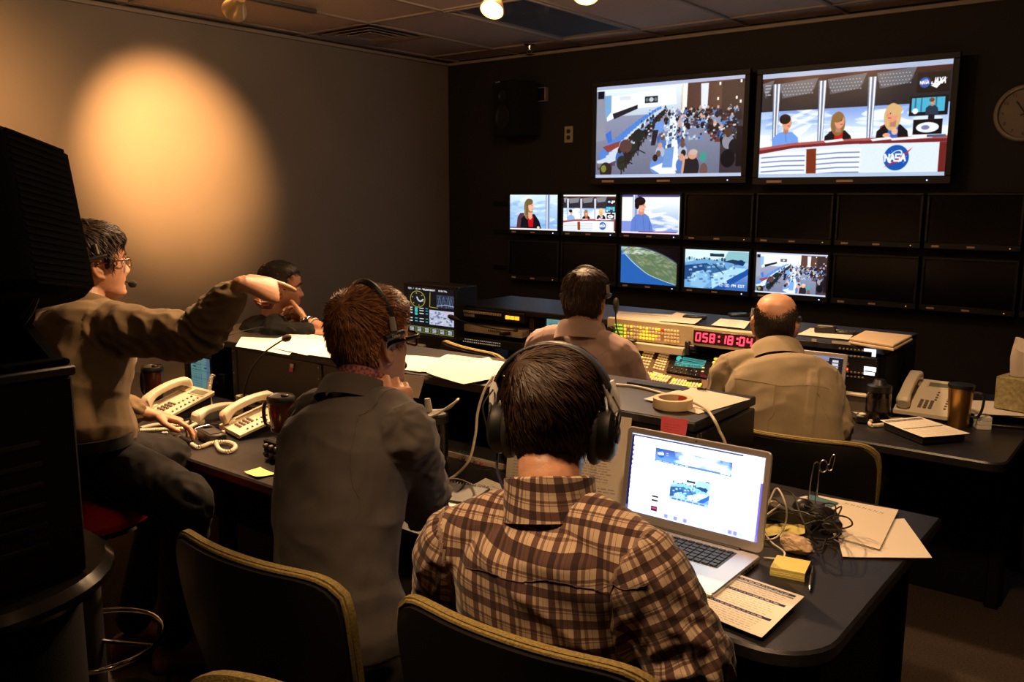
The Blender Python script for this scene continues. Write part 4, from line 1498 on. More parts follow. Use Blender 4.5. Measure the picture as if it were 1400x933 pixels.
def phone(label, loc, rz, W=.19, D=.21, h0=.022, h1=.085, cordpts=None, handset=True, rows=4, group='beige desk telephones'):
    t = thing('telephone', label, 'telephone', loc, rz, group)
    sl = math.atan2(h1 - h0, D)
    # wedge body: top shell over a darker base
    prof = [(-D / 2, .008), (-D / 2, h0), (D / 2 - .02, h1), (D / 2, h1 - .008), (D / 2, .06)]
    MB().prism(rrect(W - .02, D - .03, .01), 0, .02).build('base', M_FOOT, t)
    Mx = [[0, 0, 1], [1, 0, 0], [0, 1, 0]]
    MB().prism([(-D / 2, h0 - .014), (D / 2, h1 - .016), (D / 2, h1), (-D / 2, h0)], -W / 2, W / 2, .003, M=Mx).build('shell', M_IVORY, t)
    MB().prism([(-D / 2 + .012, .018), (D / 2 - .012, .018), (D / 2 - .012, h1 - .017), (-D / 2 + .012, h0 - .01)], -W / 2 + .012, W / 2 - .012, M=Mx).build('wedge', M_FOOT, t)
    R = rot_m(rx=sl)
    up = R @ np.array([0, 0, 1])
    c0 = np.array([0, 0, (h0 + h1) / 2])

    def on(x, y, z=0):
        return c0 + R @ np.array([x, y, z])
    # cradle + handset along the short side
    hx = -W / 2 + .034
    for yy in (-D * .36, D * .36):
        MB().box(on(hx, yy, .004), (.044, .03, .012), .003, (sl, 0, 0)).build('cradle', M_IVORY, t)
    if handset:
        make_handset(t, on(hx, 0, .030), (sl, 0, 0), D * .98)
    d = MB()
    d.box(on(.035, D * .37, .002), (W * .48, .03, .004), .001, (sl, 0, 0)).build('display', M_LCD, t)
    MB().box(on(.035, D * .37, .0), (W * .56, .044, .005), .002, (sl, 0, 0)).build('display_bezel', M_BEIGE, t)
    q = MB()
    for i in range(3):
        for j in range(rows):
            q.box(on(-.012 + .019 * i, -D * .36 + .016 * j, .003), (.013, .010, .007), .002, (sl, 0, 0))
    for j in range(7):
        q.box(on(.078, -D * .33 + .019 * j, .002), (.009, .006, .006), .001, (sl, 0, 0))
        if j > 2:
            q.box(on(.034, -D * .33 + .019 * j, .002), (.009, .006, .006), .001, (sl, 0, 0))
    tag(q.build('key', M_KEY, t), kind='stuff')
    if cordpts is not None:
        Ri = rot_m(rz=-rz)
        pts = [Ri @ (np.array(p) - np.array(loc)) for p in cordpts]
        MB().tube(coil(pts, .0055, .0024, 9 * len(pts)), .0024, 6).build('cord', M_IVORY, t)
    return t


def make_handset(parent, c, rot, L, name='handset'):
    """an arched telephone handset: slim grip and two bigger ends"""
    R = rot_m(*rot)
    rings = []
    for k in range(25):
        s = k / 24 * 2 - 1
        y = s * L / 2
        e = max(0, (abs(s) - .55) / .45)
        arch = .016 * (1 - s * s) + .004
        w = .021 + .006 * e
        h = .0125 + .011 * e
        if k in (0, 24):
            w, h = w * .7, h * .7
        zc = arch - .011 * e
        P = rrect(2 * w, 2 * h, min(w, h) * .55, 3)
        rings.append(np.array([[a, y, zc + b2] for a, b2 in P]) @ R.T + np.array(c))
    rings = [r[::-1] for r in rings]
    return MB().rings(rings).build(name, M_IVORY, parent)


def zz(x, y, dz=0.0):
    return onz(x, y, ZD + dz)


p1 = np.array([-3.14, 1.84, ZD])
phone('beige telephone by the teal display, its receiver on the hook', p1, .0, D=.215,
      cordpts=[zz(192, 586, .007), zz(215, 581, .007), zz(240, 582, .008), zz(258, 578, .012)])
p2 = np.array(zz(338, 590)) + (.02, .03, 0)
phone('beige telephone in front of the brown mug, with its curled cord', (p2[0], p2[1], ZD), math.radians(-12), D=.215,
      cordpts=[zz(306, 590, .02), zz(296, 602, .008), zz(300, 615, .008), zz(314, 618, .008), zz(322, 611, .010), zz(312, 605, .012), zz(290, 606, .010), zz(272, 612, .008), zz(262, 608, .008)])
p3 = np.array([-.80, 3.70, ZD])
phone('beige telephone on the rear desk between glass jar and gold tumbler', p3, .02, W=.2, D=.24, h0=.03, h1=.12,
      cordpts=[zz(1234, 574, .03), zz(1225, 574, .01), zz(1205, 574, .008), zz(1190, 576, .008), zz(1192, 582, .008), zz(1208, 581, .008)])
# receiver lying off the hook between the two front phones
a, b2 = zz(268, 574, .02), zz(326, 560, .02)
c = (a + b2) / 2
t = thing('telephone_receiver', 'cream receiver lying loose on the desk between the two phones', 'telephone receiver', (c[0], c[1], ZD + .028), math.atan2(b2[1] - a[1], b2[0] - a[0]) - PI / 2)
make_handset(t, (0, 0, 0), (0, 0, 0), .215, 'grip')
e = MB()
for s in (-1, 1):
    e.lathe([(.024, 0), (.026, .006), (.024, .014), (.01, .016)], 20, (0, s * .09, -.026))
e.build('ear_cup', M_IVORY, t)
M_up = rot_m(rz=-t.rotation_euler[2])
pts = [M_up @ (np.array(p) - np.array(t.location)) for p in (zz(268, 580, .01), zz(255, 586, .008), zz(235, 587, .008), zz(212, 588, .008), zz(192, 589, .008))]
MB().tube(coil(pts, .0055, .0024, 50), .0024, 6).build('cord', M_IVORY, t)
# hanging coiled cord by the teal display
tag(MB().tube(coil([ony(292, 512, 2.08), ony(288, 520, 2.06), ony(286, 540, 2.02), ony(288, 556, 1.98)], .008, .0026, 22), .0026, 6).build('phone_cord', M_IVORY), 'cream coiled cord hanging beside the teal display', 'cord')
# black audio lead with a fat connector
t = thing('audio_lead', 'thin black lead ending in a fat connector before the phones', 'cable', zz(250, 598))
o = np.array(t.location)
MB().tube([p - o for p in spline([zz(195, 594, .004), zz(220, 593, .004), zz(236, 594, .005)], 6)], .002, 6).build('wire', M_RUBBER, t)
MB().tube([p - o for p in (zz(236, 594, .008), zz(242, 597, .01), zz(250, 601, .01), zz(262, 606, .01))], [.004, .009, .010, .009], 12).build('plug', M_BLACK, t)
MB().tube([p - o for p in (zz(243, 597.5, .01), zz(247, 599.5, .01))], .0108, 12).build('ring', M_BEIGE2, t)
MB().tube([p - o for p in (zz(222, 592, .006), zz(229, 592, .006))], .004, 8).build('tape_flag', M_PAPER, t)
# black clip device beside the second phone
p = zz(290, 602)
t = thing('belt_pack', 'small black belt pack with a wire bail beside the beige cord', 'belt pack', (p[0], p[1], ZD), -.2)
MB().box((0, 0, .016), (.11, .07, .032), .006).build('body', M_BLACK, t)
MB().tube(spline([(-.05, -.03, .02), (-.075, -.03, .03), (-.078, .02, .035), (-.05, .03, .03)], 6), .003, 6).build('bail', M_STEEL, t)
MB().box((0, 0, .033), (.08, .04, .002)).build('lid', M_DKGREY, t)
tag(MB().box((0, 0, .004), (.14, .04, .007), .002).build('black_ruler', M_GLOSSBLK, None, zz(305, 585), (0, 0, .55)), 'flat dark strip lying between receiver and second phone', 'strip')

# ---- mugs
M_MUGWOOD = pbr('mug_amber', (.10, .022, .008), .22, coat=.4)


def mug(label, loc, rz, r=.042, h=.125):
    t = thing('travel_mug', label, 'mug', loc, rz, 'brown travel mugs')
    MB().lathe([(r * .8, 0), (r * .84, .004), (r * .98, h * .75), (r, h)], 32).build('body', M_MUGWOOD, t)
    MB().lathe([(r * .80, .0), (r * .87, .002), (r * .88, .014), (r * .86, .016)], 32, cap=False).build('foot_ring', M_BLACK, t)
    MB().lathe([(r * 1.03, h - .004), (r * 1.1, h + .002), (r * 1.1, h + .012), (r * .98, h + .02), (r * .9, h + .016), (0, h + .016)], 32).build('lid', M_BLACK, t)
    MB().box((r * .4, 0, h + .02), (r * .6, .018, .01), .003).build('lid_tab', M_BLACK, t)
    P = spline([(-r * .95, 0, h * .92), (-r * 1.5, 0, h * .9), (-r * 1.75, 0, h * .6), (-r * 1.6, 0, h * .2), (-r * .9, 0, h * .12)], 6)
    MB().tube(P, .0075, 10, flat=.8).build('handle', M_BLACK, t)
    return t


p = zz(211, 546)
mug('brown travel mug standing by the teal display, half behind the pointing man', (p[0], p[1], ZD), math.radians(10))
# intercom box, with the second mug on top
pb = zz(372, 630)
BX = (pb[0] + .06, pb[1] + .075)
t = thing('intercom_box', 'black metal box with two rows of knobs beside the blazer man', 'intercom', (BX[0], BX[1], ZD), -.05)
MB().box((0, 0, .036), (.19, .16, .064), .004).build('case', M_BLACK, t)
MB().box((0, -.081, .036), (.186, .006, .06), .002).build('front_plate', M_MATTE, t)
for i in range(5):
    for j in range(2):
        MB().lathe([(.0085, 0), (.0085, .010), (.006, .014), (0, .014)], 14, (-.07 + .03 * i, -.084, .024 + .026 * j), (PI / 2, 0, 0)).build('knob', M_DKGREY, t)
fm = MB()
for sx in (-.08, .08):
    for sy in (-.06, .06):
        fm.lathe([(.008, 0), (.008, .005), (0, .005)], 10, (sx, sy, 0))
fm.build('foot', M_RUBBER, t)
mug('brown travel mug standing on the knobbed black box', (ony(385, 572, BX[1] + .02)[0], BX[1] + .02, ZD + .0685), math.radians(14), .043, .105)
tag(MB().tube([(-.02, 0, 0), (.02, 0, 0)], .004, 8).build('orange_pencil', pbr('pencil_orange', (.7, .25, .05), .5), None, zz(384, 638, .0045), (0, 0, -.6)), 'stub of an orange pencil beside the black box', 'pencil')

# ---- squeeze bottle with a looped strap
p = zz(597, 650)
t = thing('water_bottle', 'tall black water bottle with a grey spout loop on its cap', 'bottle', (p[0], p[1], ZD))
MB().lathe([(.033, 0), (.037, .004), (.037, .15), (.034, .165), (.033, .172)], 32).build('body', pbr('bottle_plastic', (.012, .011, .010), .12, coat=.3), t)
MB().lathe([(.0375, .172), (.038, .175), (.038, .195), (.034, .2), (0, .2)], 32).build('cap', M_BLACK, t)
M_GREYP = pbr('grey_silicone', (.52, .47, .40), .5)
P = spline([(-.034, .0, .2), (-.02, -.03, .196), (.02, -.034, .2), (.05, -.012, .222), (.075, .01, .245), (.062, .03, .245), (.03, .03, .215), (-.01, .03, .2)], 6, True)
MB().tube(P, .0055, 10, closed=True, flat=.7).build('strap', M_GREYP, t)
MB().tube([(-.03, 0, .198), (-.032, 0, .215), (-.036, 0, .24)], [.013, .011, .009], 14).build('spout', M_GREYP, t)

# ---- gooseneck microphones
def gooseneck(label, pts, base, dirv, mat=M_BLACK, foam=M_RUBBER):
    t = thing('gooseneck_microphone', label, 'microphone', base)
    o = np.array(base)
    P = spline(pts, 8) - o
    MB().tube(P, .0035, 8).build('neck', mat, t)
    d = unit(dirv)
    e = P[-1]
    MB().tube([e - d * .012, e, e + d * .012, e + d * .035, e + d * .05, e + d * .056], [.004, .009, .013, .0135, .010, .004], 14).build('windscreen', foam, t)
    MB().tube([P[0] - (P[1] - P[0]) * .5, P[0] + (P[1] - P[0]) * 2], .007, 10).build('plug', mat, t)
    return t


b0 = ony(350, 552, 2.02)
gm = gooseneck('bent desk microphone rising in front of the dark front riser', [b0, ony(338, 549, 2.03), ony(334, 535, 2.03), ony(344, 505, 2.03), ony(362, 482, 2.01), ony(388, 464, 2.0)],
          b0, ony(402, 459, 1.98) - ony(388, 464, 2.0), M_BLACK, pbr('brown_foam', (.05, .025, .012), .8, bump=.6, bscale=900))
MB().box((.01, .01, ZD + .022 - b0[2]), (.09, .07, .042), .006).build('base', M_BLACK, gm)
b1 = ony(706, 452, 3.30)
gooseneck('long thin gooseneck microphone before the waveform monitor', [b1, ony(695, 452, 3.32), ony(672, 449, 3.34), ony(645, 443, 3.34), ony(625, 437, 3.32)], b1, ony(607, 430, 3.3) - ony(625, 437, 3.32))

# ---- teal displays standing in the risers
def waveform_pic():
    p = Pic(330, 340, (16, 18, 24))
    r = random.Random(1)
    x = p.text('TCM / 10.01.98', .03, .03, .026, (240, 240, 245), wd=.008)
    p.text('COMPONENT', .38, .035, .026, (240, 240, 245), wd=.009), p.text('DIGITAL', .68, .035, .026, (240, 240, 245), wd=.009)
    p.ell(.235, .26, .155, .17, (190, 180, 60), 1, ring=.012)
    p.ell(.235, .26, .135, .15, (24, 26, 32))
    for k in range(6):
        a = k * 1.05 + .3
        p.rect(.235 + .12 * math.cos(a) - .012, .26 + .13 * math.sin(a) - .01, .235 + .12 * math.cos(a) + .012, .26 + .13 * math.sin(a) + .012, (180, 170, 70))
    p.line(spline([(.22, .22), (.25, .28), (.3, .3), (.35, .26)], 6), .03, (210, 216, 235), .9)
    p.line([(.5, .1), (.49, .4), (.66, .41)], .012, (190, 180, 60))
    p.rect(.63, .13, .99, .4, (42, 52, 76))
    for k in range(160):
        x, y = r.uniform(.63, .99), r.uniform(.14, .4)
        p.rect(x, y, x + r.uniform(.005, .03), y + .006, (150, 176, 210), r.uniform(.1, .6))
    for x in (.7, .78, .88, .93):
        p.line([(x - .05, .39), (x, .16), (x + .04, .38)], .006, (170, 190, 220), .6)
    p.line([(.64, .37), (.8, .33), (.98, .35)], .014, (215, 225, 240), .8)
    p.rect(.48, .46, .985, .77, (206, 212, 238))
    for k in range(70):
        x, y = r.uniform(.5, .95), r.uniform(.5, .75)
        p.ell(x, y, r.uniform(.008, .03), r.uniform(.01, .025), r.choice([(90, 104, 140), (130, 146, 190), (236, 240, 250), (70, 76, 110)]), .6)
    p.poly([(.76, .46), (.985, .46), (.985, .6), (.85, .56)], (214, 205, 236))
    for k, y in enumerate((.44, .49, .55, .66, .72)):
        p.rect(.04, y, .12, y + .022, (225, 230, 235)), p.rect(.17, y, .23, y + (.05 if k < 3 else .02), (70, 200, 200)), p.rect(.27, y, .36, y + .02, (220, 225, 230)), p.rect(.4, y, .45, y + .018, (70, 190, 190))
    for k in range(6):
        x = .03 + .16 * k
        p.rect(x, .84, x + .15, .97, (150, 160, 60)), p.rect(x + .008, .85, x + .142, .96, (30, 32, 40))
        for j in range(3):
            p.rect(x + .03, .865 + .03 * j, x + .115, .885 + .03 * j, (225, 230, 235), .9)
    return p.a


def teal_pic(seed):
    p = Pic(160, 190, (132, 186, 184))
    r = random.Random(seed)
    p.rect(.78, 0, 1, 1, (116, 146, 176))
    for y in (.22, .42, .66):
        p.line([(0, y), (1, y)], .012, (60, 104, 110))
    for x in (.25, .5, .75):
        p.line([(x, .05), (x, .95)], .008, (70, 116, 120))
    p.scribble(.05, .06, .7, .95, 12, (50, 90, 96), r, .7, .3, .6)
    p.rect(.12, .29, .24, .33, (36, 60, 70)), p.rect(.66, .3, .78, .34, (40, 60, 110))
    return p.a


def flat_display(label, corners, pic, strength, bez=.012, depth=.03, cat='display', foot=True, name='display', zfoot=ZD):
    """a display from four glass corners (tl, tr, br, bl) lying in one upright plane"""
    tl, tr, br, bl = (np.array(c, float) for c in corners)
    ux = unit(tr - tl + br - bl)
    ux[2] = 0
    ux = unit(ux)
    w = ((tr - tl) @ ux + (br - bl) @ ux) / 2
    h = (tl[2] + tr[2] - bl[2] - br[2]) / 2
    c = (tl + tr + br + bl) / 4
    t = thing(name, label, cat, (c[0], c[1], zfoot), math.atan2(ux[1], ux[0]))
    z = c[2] - zfoot
    f = MB()
    for cx, cz, sx, sz in ((-(w + bez) / 2, 0, bez, h), ((w + bez) / 2, 0, bez, h), (0, (h + bez) / 2, w + 2 * bez, bez), (0, -(h + bez) / 2, w + 2 * bez, bez)):
        f.box((cx, .004, z + cz), (sx, .022, sz), .002)
    f.build('bezel', M_BLACK, t)
    MB().box((0, .012 + depth / 2, z), (w + 1.6 * bez, depth, h + 1.6 * bez), .004).build('case', M_BLACK, t)
    MB().quad([(-w / 2, .0, z - h / 2), (w / 2, .0, z - h / 2), (w / 2, .0, z + h / 2), (-w / 2, .0, z + h / 2)]).build('screen', img_mat('picture_' + str(len(MATS)), pic, strength, .25), t, smooth=False)
    if foot and z - h / 2 - bez > .004:
        MB().box((0, .02, (z - h / 2 - bez) / 2 + .001), (w * .7, .05, z - h / 2 - bez), .003).build('stand', M_BLACK, t)
    return t, w, h, z


Yw_ = 3.44
flat_display('square waveform monitor with round scope picture, beyond the empty chair', [ony(557, 391, Yw_), ony(622, 397, Yw_), ony(621, 462, Yw_), ony(556, 455, Yw_)], waveform_pic(), .85, .018, .16, 'monitor', name='waveform_monitor')
p = onz(574, 479, ZD)
t = thing('beige_keypad', 'beige keypad unit in front of the waveform monitor', 'keypad', (p[0] - .03, p[1], ZD), .0)
MB().box((0, 0, .025), (.26, .16, .05), .005).build('case', M_BEIGE, t)
MB().box((-.03, -.03, .0515), (.12, .05, .003), .001).build('slot', M_KEY, t)
kk = MB()
for i in range(6):
    kk.box((.05 + .012 * (i % 3), -.04 + .02 * (i // 3), .053), (.008, .012, .006), .001)
tag(kk.build('button', M_DKGREY, t), kind='stuff')
yd = 2.13
td, *_ = flat_display('teal schedule display standing in the front riser behind the first phone', [ony(263, 488, yd), ony(291, 491, yd), ony(287, 536, yd), ony(260, 527, yd)], teal_pic(1), .42, .012, .03)
flat_display('teal schedule display in the rear riser beside the pink shirt', [ony(749, 436, 3.53), ony(776, 439, 3.53), ony(773, 463, 3.53), ony(746, 460, 3.53)], teal_pic(2), .62, .008, .03, foot=False)
p = ony(274, 484, 2.12)
tag(MB().box((0, 0, 0), (.03, .004, .012), .001).build('amber_light', pbr('amber_tag', (.8, .5, .2), .5), None, ony(275, 483.5, 2.115)), 'small amber tag above the teal display in the front riser', 'tag')

# open bay of the front riser: dark box and shelf behind the phones
t = thing('rack_unit', 'black rack box in the open riser bay beside the teal display', 'rack unit', (ony(304, 530, 2.2)[0] + .02, 2.23, ZD))
MB().box((0, 0, .045), (.14, .16, .09), .004).build('case', M_BLACK, t)
MB().box((0, -.081, .045), (.13, .004, .08), .001).build('face', M_MATTE, t)
for k in range(2):
    MB().lathe([(.008, 0), (.008, .01), (0, .01)], 12, (-.03 + .06 * k, -.083, .05), (PI / 2, 0, 0)).build('knob', M_DKGREY, t)
# beige strip unit with tiny controls below the pink-tagged panel
p0, p1_ = ony(326, 547, 2.06), ony(394, 562, 2.06)
t = thing('rack_unit', 'low beige audio strip on the desk behind the bent microphone', 'rack unit', ((p0[0] + p1_[0]) / 2 + .05, 2.065, ZD), 0)
wd = abs(p1_[0] - p0[0]) + .1
MB().box((0, 0, .028), (wd, .04, .045), .003).build('case', M_BEIGE2, t)
kk = MB()
for k in range(22):
    kk.box((-wd / 2 + .02 + k * (wd - .04) / 21, -.021, .034), (.006, .006, .008), .001)
    kk.box((-wd / 2 + .02 + k * (wd - .04) / 21, -.021, .02), (.005, .004, .004), .001)
tag(kk.build('button', M_KEY, t), kind='stuff')
MB().box((0, 0, .003), (wd - .02, .03, .005)).build('base', M_BLACK, t)
# pink and white tag on the riser panel
p = ony(399, 503, YR1 + .03)
t = thing('tag', 'pink and white tag stuck on the front riser panel', 'tag', p)
MB().box((0, 0, .008), (.022, .002, .016)).build('white_half', M_PAPER, t)
MB().box((-.002, -.002, -.008), (.02, .003, .016)).build('pink_half', pbr('pink_tag', (.8, .12, .3), .6), t)

# rack unit with coloured buttons behind the water bottle
xa, xb = ony(590, 610, 2.11)[0], ony(705, 650, 2.11)[0]
za = ony(660, 633, 2.11)[2]
t = thing('rack_unit', 'beige rack panel with coloured buttons behind the water bottle', 'rack unit', ((xa + xb) / 2, 2.105, ZD))
w = xb - xa
zc = za - ZD
MB().box((0, .03, zc), (w, .1, .048), .002).build('case', M_DKGREY, t)
MB().box((0, -.022, zc), (w, .006, .046), .001).build('front_plate', M_BEIGE2, t)
ub = ony(652, 624, 2.11)[0] - (xa + xb) / 2
MB().box((ub + .03, -.026, zc + .002), (.16, .003, .034), .001).build('label_plate', M_BEIGE, t)
for k, c in enumerate(((.22, .16, .2), (.3, .2, .1), (.2, .14, .16), (.55, .06, .1))):
    MB().box((ub - .03 + .026 * k, -.030, zc + .001), (.013, .008, .026), .002).build('push_button', pbr('btn%d' % k, c, .4), t)
xk = ony(690, 632, 2.11)[0] - (xa + xb) / 2
MB().tube([(xk - .02, -.03, zc - .002), (xk - .03, -.055, zc - .002), (xk - .075, -.06, zc - .004)], [.010, .012, .009], 12).build('plug', M_BLACK, t)
MB().tube(spline([(xk - .075, -.06, zc - .004), (xk - .1, -.06, zc - .02), (xk - .09, -.07, zc - .06)], 6), .002, 6).build('lead', M_DKGREY, t)
MB().lathe([(.009, 0), (.009, .006), (.005, .007), (0, .004)], 14, (xk + .02, -.025, zc), (PI / 2, 0, 0)).build('jack', M_DKGREY, t)
# black unit under it with small teal printing
t2 = thing('rack_unit', 'black equipment box with small teal print under the beige rack panel', 'rack unit', ((xa + xb) / 2, 2.105, ZD))
MB().box((0, .02, (zc - .028) / 2), (w, .12, zc - .03), .003).build('case', M_BLACK, t2)
xt = ony(635, 640, 2.07)[0] - (xa + xb) / 2
q = MB()
for k in range(3):
    q.add([(xt - .02 + .014 * k, -.0415, .028), (xt - .012 + .014 * k, -.0415, .028), (xt - .004 + .014 * k, -.0415, .04), (xt - .012 + .014 * k, -.0415, .04)], [(0, 1, 2, 3)])
q.build('teal_mark', pbr('teal_mark', (.05, .25, .25), .5), t2, smooth=False)
q = MB()
for k in range(9):
    q.box((xt - .024 + .009 * k, -.041, .02), (.006, .001, .004))
tag(q.build('small_print', M_LABEL, t2), kind='stuff')
# spiral-bound notebook
pa, pb_ = zz(600, 668), zz(652, 676)
t = thing('notebook', 'black spiral-bound notebook between bottle and form sheet', 'notebook', ((pa[0] + pb_[0]) / 2, (pa[1] + pb_[1]) / 2 - .04, ZD), math.atan2(pb_[1] - pa[1], pb_[0] - pa[0]))
MB().box((0, 0, .007), (.2, .14, .012), .001).build('cover', M_BLACK, t)
q = MB()
for k in range(20):
    a = np.linspace(0, 2 * PI, 11)[:-1]
    q.tube([(-.092 + .0097 * k, .07 + .007 * math.cos(v), .009 + .008 * math.sin(v)) for v in a], .0012, 5, closed=True)
tag(q.build('spiral_ring', M_STEEL, t), kind='stuff')
# white cable falling from the shelf behind the headphones
t = MB().tube(spline([ony(674, 515, 2.05), ony(662, 535, 2.0), ony(653, 565, 1.97), ony(650, 595, 1.95), ony(641, 630, 1.93), ony(620, 652, 1.92), zz(598, 660, .006), zz(585, 664, .006)], 8), .0042, 10)
tag(t.build('white_cable', M_IVORY), 'thick white cable curving down beside the black headphones', 'cable')
tag(MB().tube(spline([zz(600, 655, .004), zz(625, 655, .008), zz(640, 660, .012), zz(655, 668, .01)], 6), .0018, 6).build('thin_cable', M_IVORY), 'thin pale cable lying behind the spiral notebook', 'cable')
# white cable crossing the shelf and dropping behind the laptop
zs = ZR1 + .005
pts = [onz(838, 526, zs), onz(870, 529, zs), onz(905, 538, zs), onz(935, 547, zs + .012), onz(962, 557, zs + .006), ony(975, 572, 2.06), ony(984, 590, 2.05), ony(992, 612, 2.06), ony(985, 650, 2.05), zz(965, 690, .005)]
tag(MB().tube(spline(pts, 8), .0042, 10).build('white_cable', M_IVORY), 'white cable crossing the riser shelf and dropping behind the laptop', 'cable')
# black cable on the shelf in front of the man in black
tag(MB().tube(spline([onz(312, 459, ZR1 + .01), onz(335, 452, ZR1 + .02), onz(362, 447, ZR1 + .03), onz(385, 444, ZR1 + .04), onz(405, 452, ZR1 + .03)], 8), .0022, 6).build('black_cable', M_RUBBER), 'thin dark cable looping over the shelf before the man in black', 'cable')

# ---- laptops
M_KEYCAP = pbr('keycap', (.012, .012, .013), .45)


def laptop(label, hinge, rz, W, D, H, ang, pic, strength, group=None, keys=True):
    """hinge: middle of the hinge line on the desk"""
    t = thing('laptop', label, 'laptop', hinge, rz, group)
    MB().prism(rrect(W, D, .012, 4, 0, -D / 2), .003, .019, .003).build('base', M_ALU, t)
    k = MB()
    k.box((0, -.078, .0192), (W * .74, .108, .001)).build('keyboard_well', M_DKGREY, t)
    if keys:
        q = MB()
        for j in range(6):
            n = 14
            for i in range(n):
                if j == 0 and 4 <= i <= 8:
                    if i == 6:
                        q.box((0, -.122, .0212), (W * .26, .013, .003), .001)
                    continue
                q.box(((i - (n - 1) / 2) * W * .72 / n, -.122 + .0182 * j, .0212), (W * .72 / n - .004, .0135 if j < 5 else .008, .003), .001)
        tag(q.build('key', M_KEYCAP, t), kind='stuff')
    MB().box((0, -D + .045, .0193), (.10, .066, .0008), .0).build('trackpad', pbr('trackpad', (.5, .47, .44), .45, metal=.5), t)
    MB().tube([(-W * .36, .002, .018), (W * .36, .002, .018)], .006, 10).build('hinge', M_DKGREY, t)
    Rl = rot_m(rx=-(ang - PI / 2))
    O = np.array([0, .002, .02])
    lid = MB().prism(rrect(W, H, .014, 5, 0, H / 2), -.0, .007, .002, M=Rl @ np.array([[1, 0, 0], [0, 0, 1], [0, 1, 0]]), off=O)
    lid.f = [f[::-1] for f in lid.f]
    lid.build('lid', M_ALU, t)
    mx, mt, mb_ = .016, .016, .026
    P = [Rl @ np.array(p) + O for p in ((-W / 2 + mx, -.0012, mb_), (W / 2 - mx, -.0012, mb_), (W / 2 - mx, -.0012, H - mt), (-W / 2 + mx, -.0012, H - mt))]
    MB().quad(P).build('screen', img_mat('picture_laptop_%d' % len(MATS), pic, strength, .2), t, smooth=False)
    MB().lathe([(.0022, 0), (.0022, .001), (0, .001)], 10, Rl @ np.array([0, 0, H - mt / 2]) + O, (PI / 2 - (ang - PI / 2), 0, 0)).build('webcam', M_BLACK, t)
    sl_ = MB()
    for k in range(3):
        sl_.box((W / 2 + .0002, -.05 - .02 * k, .011), (.001, .012, .005))
    sl_.build('port', M_BLACK, t)
    return t, Rl, O


def web_pic():
    p = Pic(768, 480, (250, 251, 255))
    r = random.Random(21)
    p.rect(0, 0, 1, .012, (190, 200, 235))
    p.rect(0, .012, 1, .03, (40, 44, 84), .9), p.rect(.85, .0, 1, .04, (220, 226, 250))
    p.rect(0, .03, .02, 1, (28, 32, 70)), p.rect(.02, .12, .03, .4, (120, 130, 180))
    for k in range(14):
        p.rect(.018, .05 + .06 * k, .03, .08 + .06 * k, (236, 240, 255))
    p.rect(.985, .3, 1, 1, (70, 60, 170), .8)
    # banner
    p.vgrad(.2, .13, .78, .30, (60, 84, 150), (110, 160, 214))
    for _ in range(60):
        p.ell(r.uniform(.4, .78), r.uniform(.13, .28), r.uniform(.02, .08), r.uniform(.02, .05), (216, 236, 250), .25)
    p.rect(.2, .275, .78, .30, (90, 120, 180))
    p.scribble(.21, .28, .5, .296, 1, (236, 242, 255), r, 1, .6)
    p.rect(.7, .275, .77, .29, (220, 228, 245)), p.rect(.6, .235, .78, .25, (246, 250, 255), .8)
    logo_disc(p, .245, .195, .03, 768 / 480)
    p.scribble(.285, .155, .31, .21, 4, (245, 248, 255), r, 1, .45)
    # photo of the operations floor
    q = ops_floor()[:210]
    h, w = int(.30 * 480), int(.30 * 768)
    yy = (np.arange(h) * q.shape[0] / h).astype(int)
    xx = (np.arange(w) * q.shape[1] / w).astype(int)
    Y0, X0 = int(.42 * 480), int(.34 * 768)
    p.a[Y0:Y0 + h, X0:X0 + w] = np.clip(q[yy][:, xx] * .9 + .08, 0, 1)
    p.rect(.34, .695, .64, .735, (150, 176, 214)), p.scribble(.36, .70, .62, .73, 1, (40, 60, 120), r, .9, .5)
    p.rect(.6, .425, .63, .435, (40, 40, 60))
    for y in (.735, .785):
        p.rect(.205, y, .255, y + .022, (30, 30, 60))
    p.rect(.205, .87, .255, .93, (40, 30, 60)), p.rect(.21, .885, .25, .905, (190, 60, 80))
    # dock
    p.rect(.0, .925, 1, 1, (120, 124, 200), .55), p.rect(.0, .975, .84, 1, (200, 214, 245), .6)
    for k in range(26):
        p.rect(.02 + .037 * k, .935, .045 + .037 * k, .98, r.choice([(240, 244, 255), (200, 220, 250), (170, 200, 240), (220, 200, 220), (190, 60, 90) if k == 17 else (230, 236, 250), (120, 130, 180)]), .9)
    return np.clip(p.a, 0, 1)


hx0, hx1 = onz(846, 713, ZD + .01), onz(1041, 765, ZD + .01)
hc = (hx0 + hx1) / 2
W_L = float(np.linalg.norm(hx1 - hx0))
laptop('open silver laptop showing a bright web page with a blue banner', (hc[0], hc[1], ZD), math.atan2(hx1[1] - hx0[1], hx1[0] - hx0[0]), W_L, .262, .246, math.radians(98), soft(web_pic(), 1, .0), 1.9, 'open silver laptops')


def files_pic():
    p = Pic(400, 260, (60, 66, 96))
    r = random.Random(31)
    p.vgrad(0, 0, 1, 1, (150, 160, 200), (60, 64, 96))
    p.rect(.02, .06, .7, .8, (196, 204, 230)), p.rect(.02, .06, .7, .11, (130, 140, 180))
    p.scribble(.05, .14, .68, .78, 16, (70, 80, 120), r, .95, .4)
    p.rect(.70, .1, .84, .95, (28, 30, 44)), p.rect(.84, .02, 1, 1, (20, 22, 34))
    for k in range(13):
        p.rect(.75, .1 + .066 * k, .81, .14 + .066 * k, (226, 232, 245)), p.rect(.88, .06 + .07 * k, .95, .11 + .07 * k, (236, 240, 250))
        p.rect(.87, .115 + .07 * k, .96, .122 + .07 * k, (200, 210, 230))
    return p.a


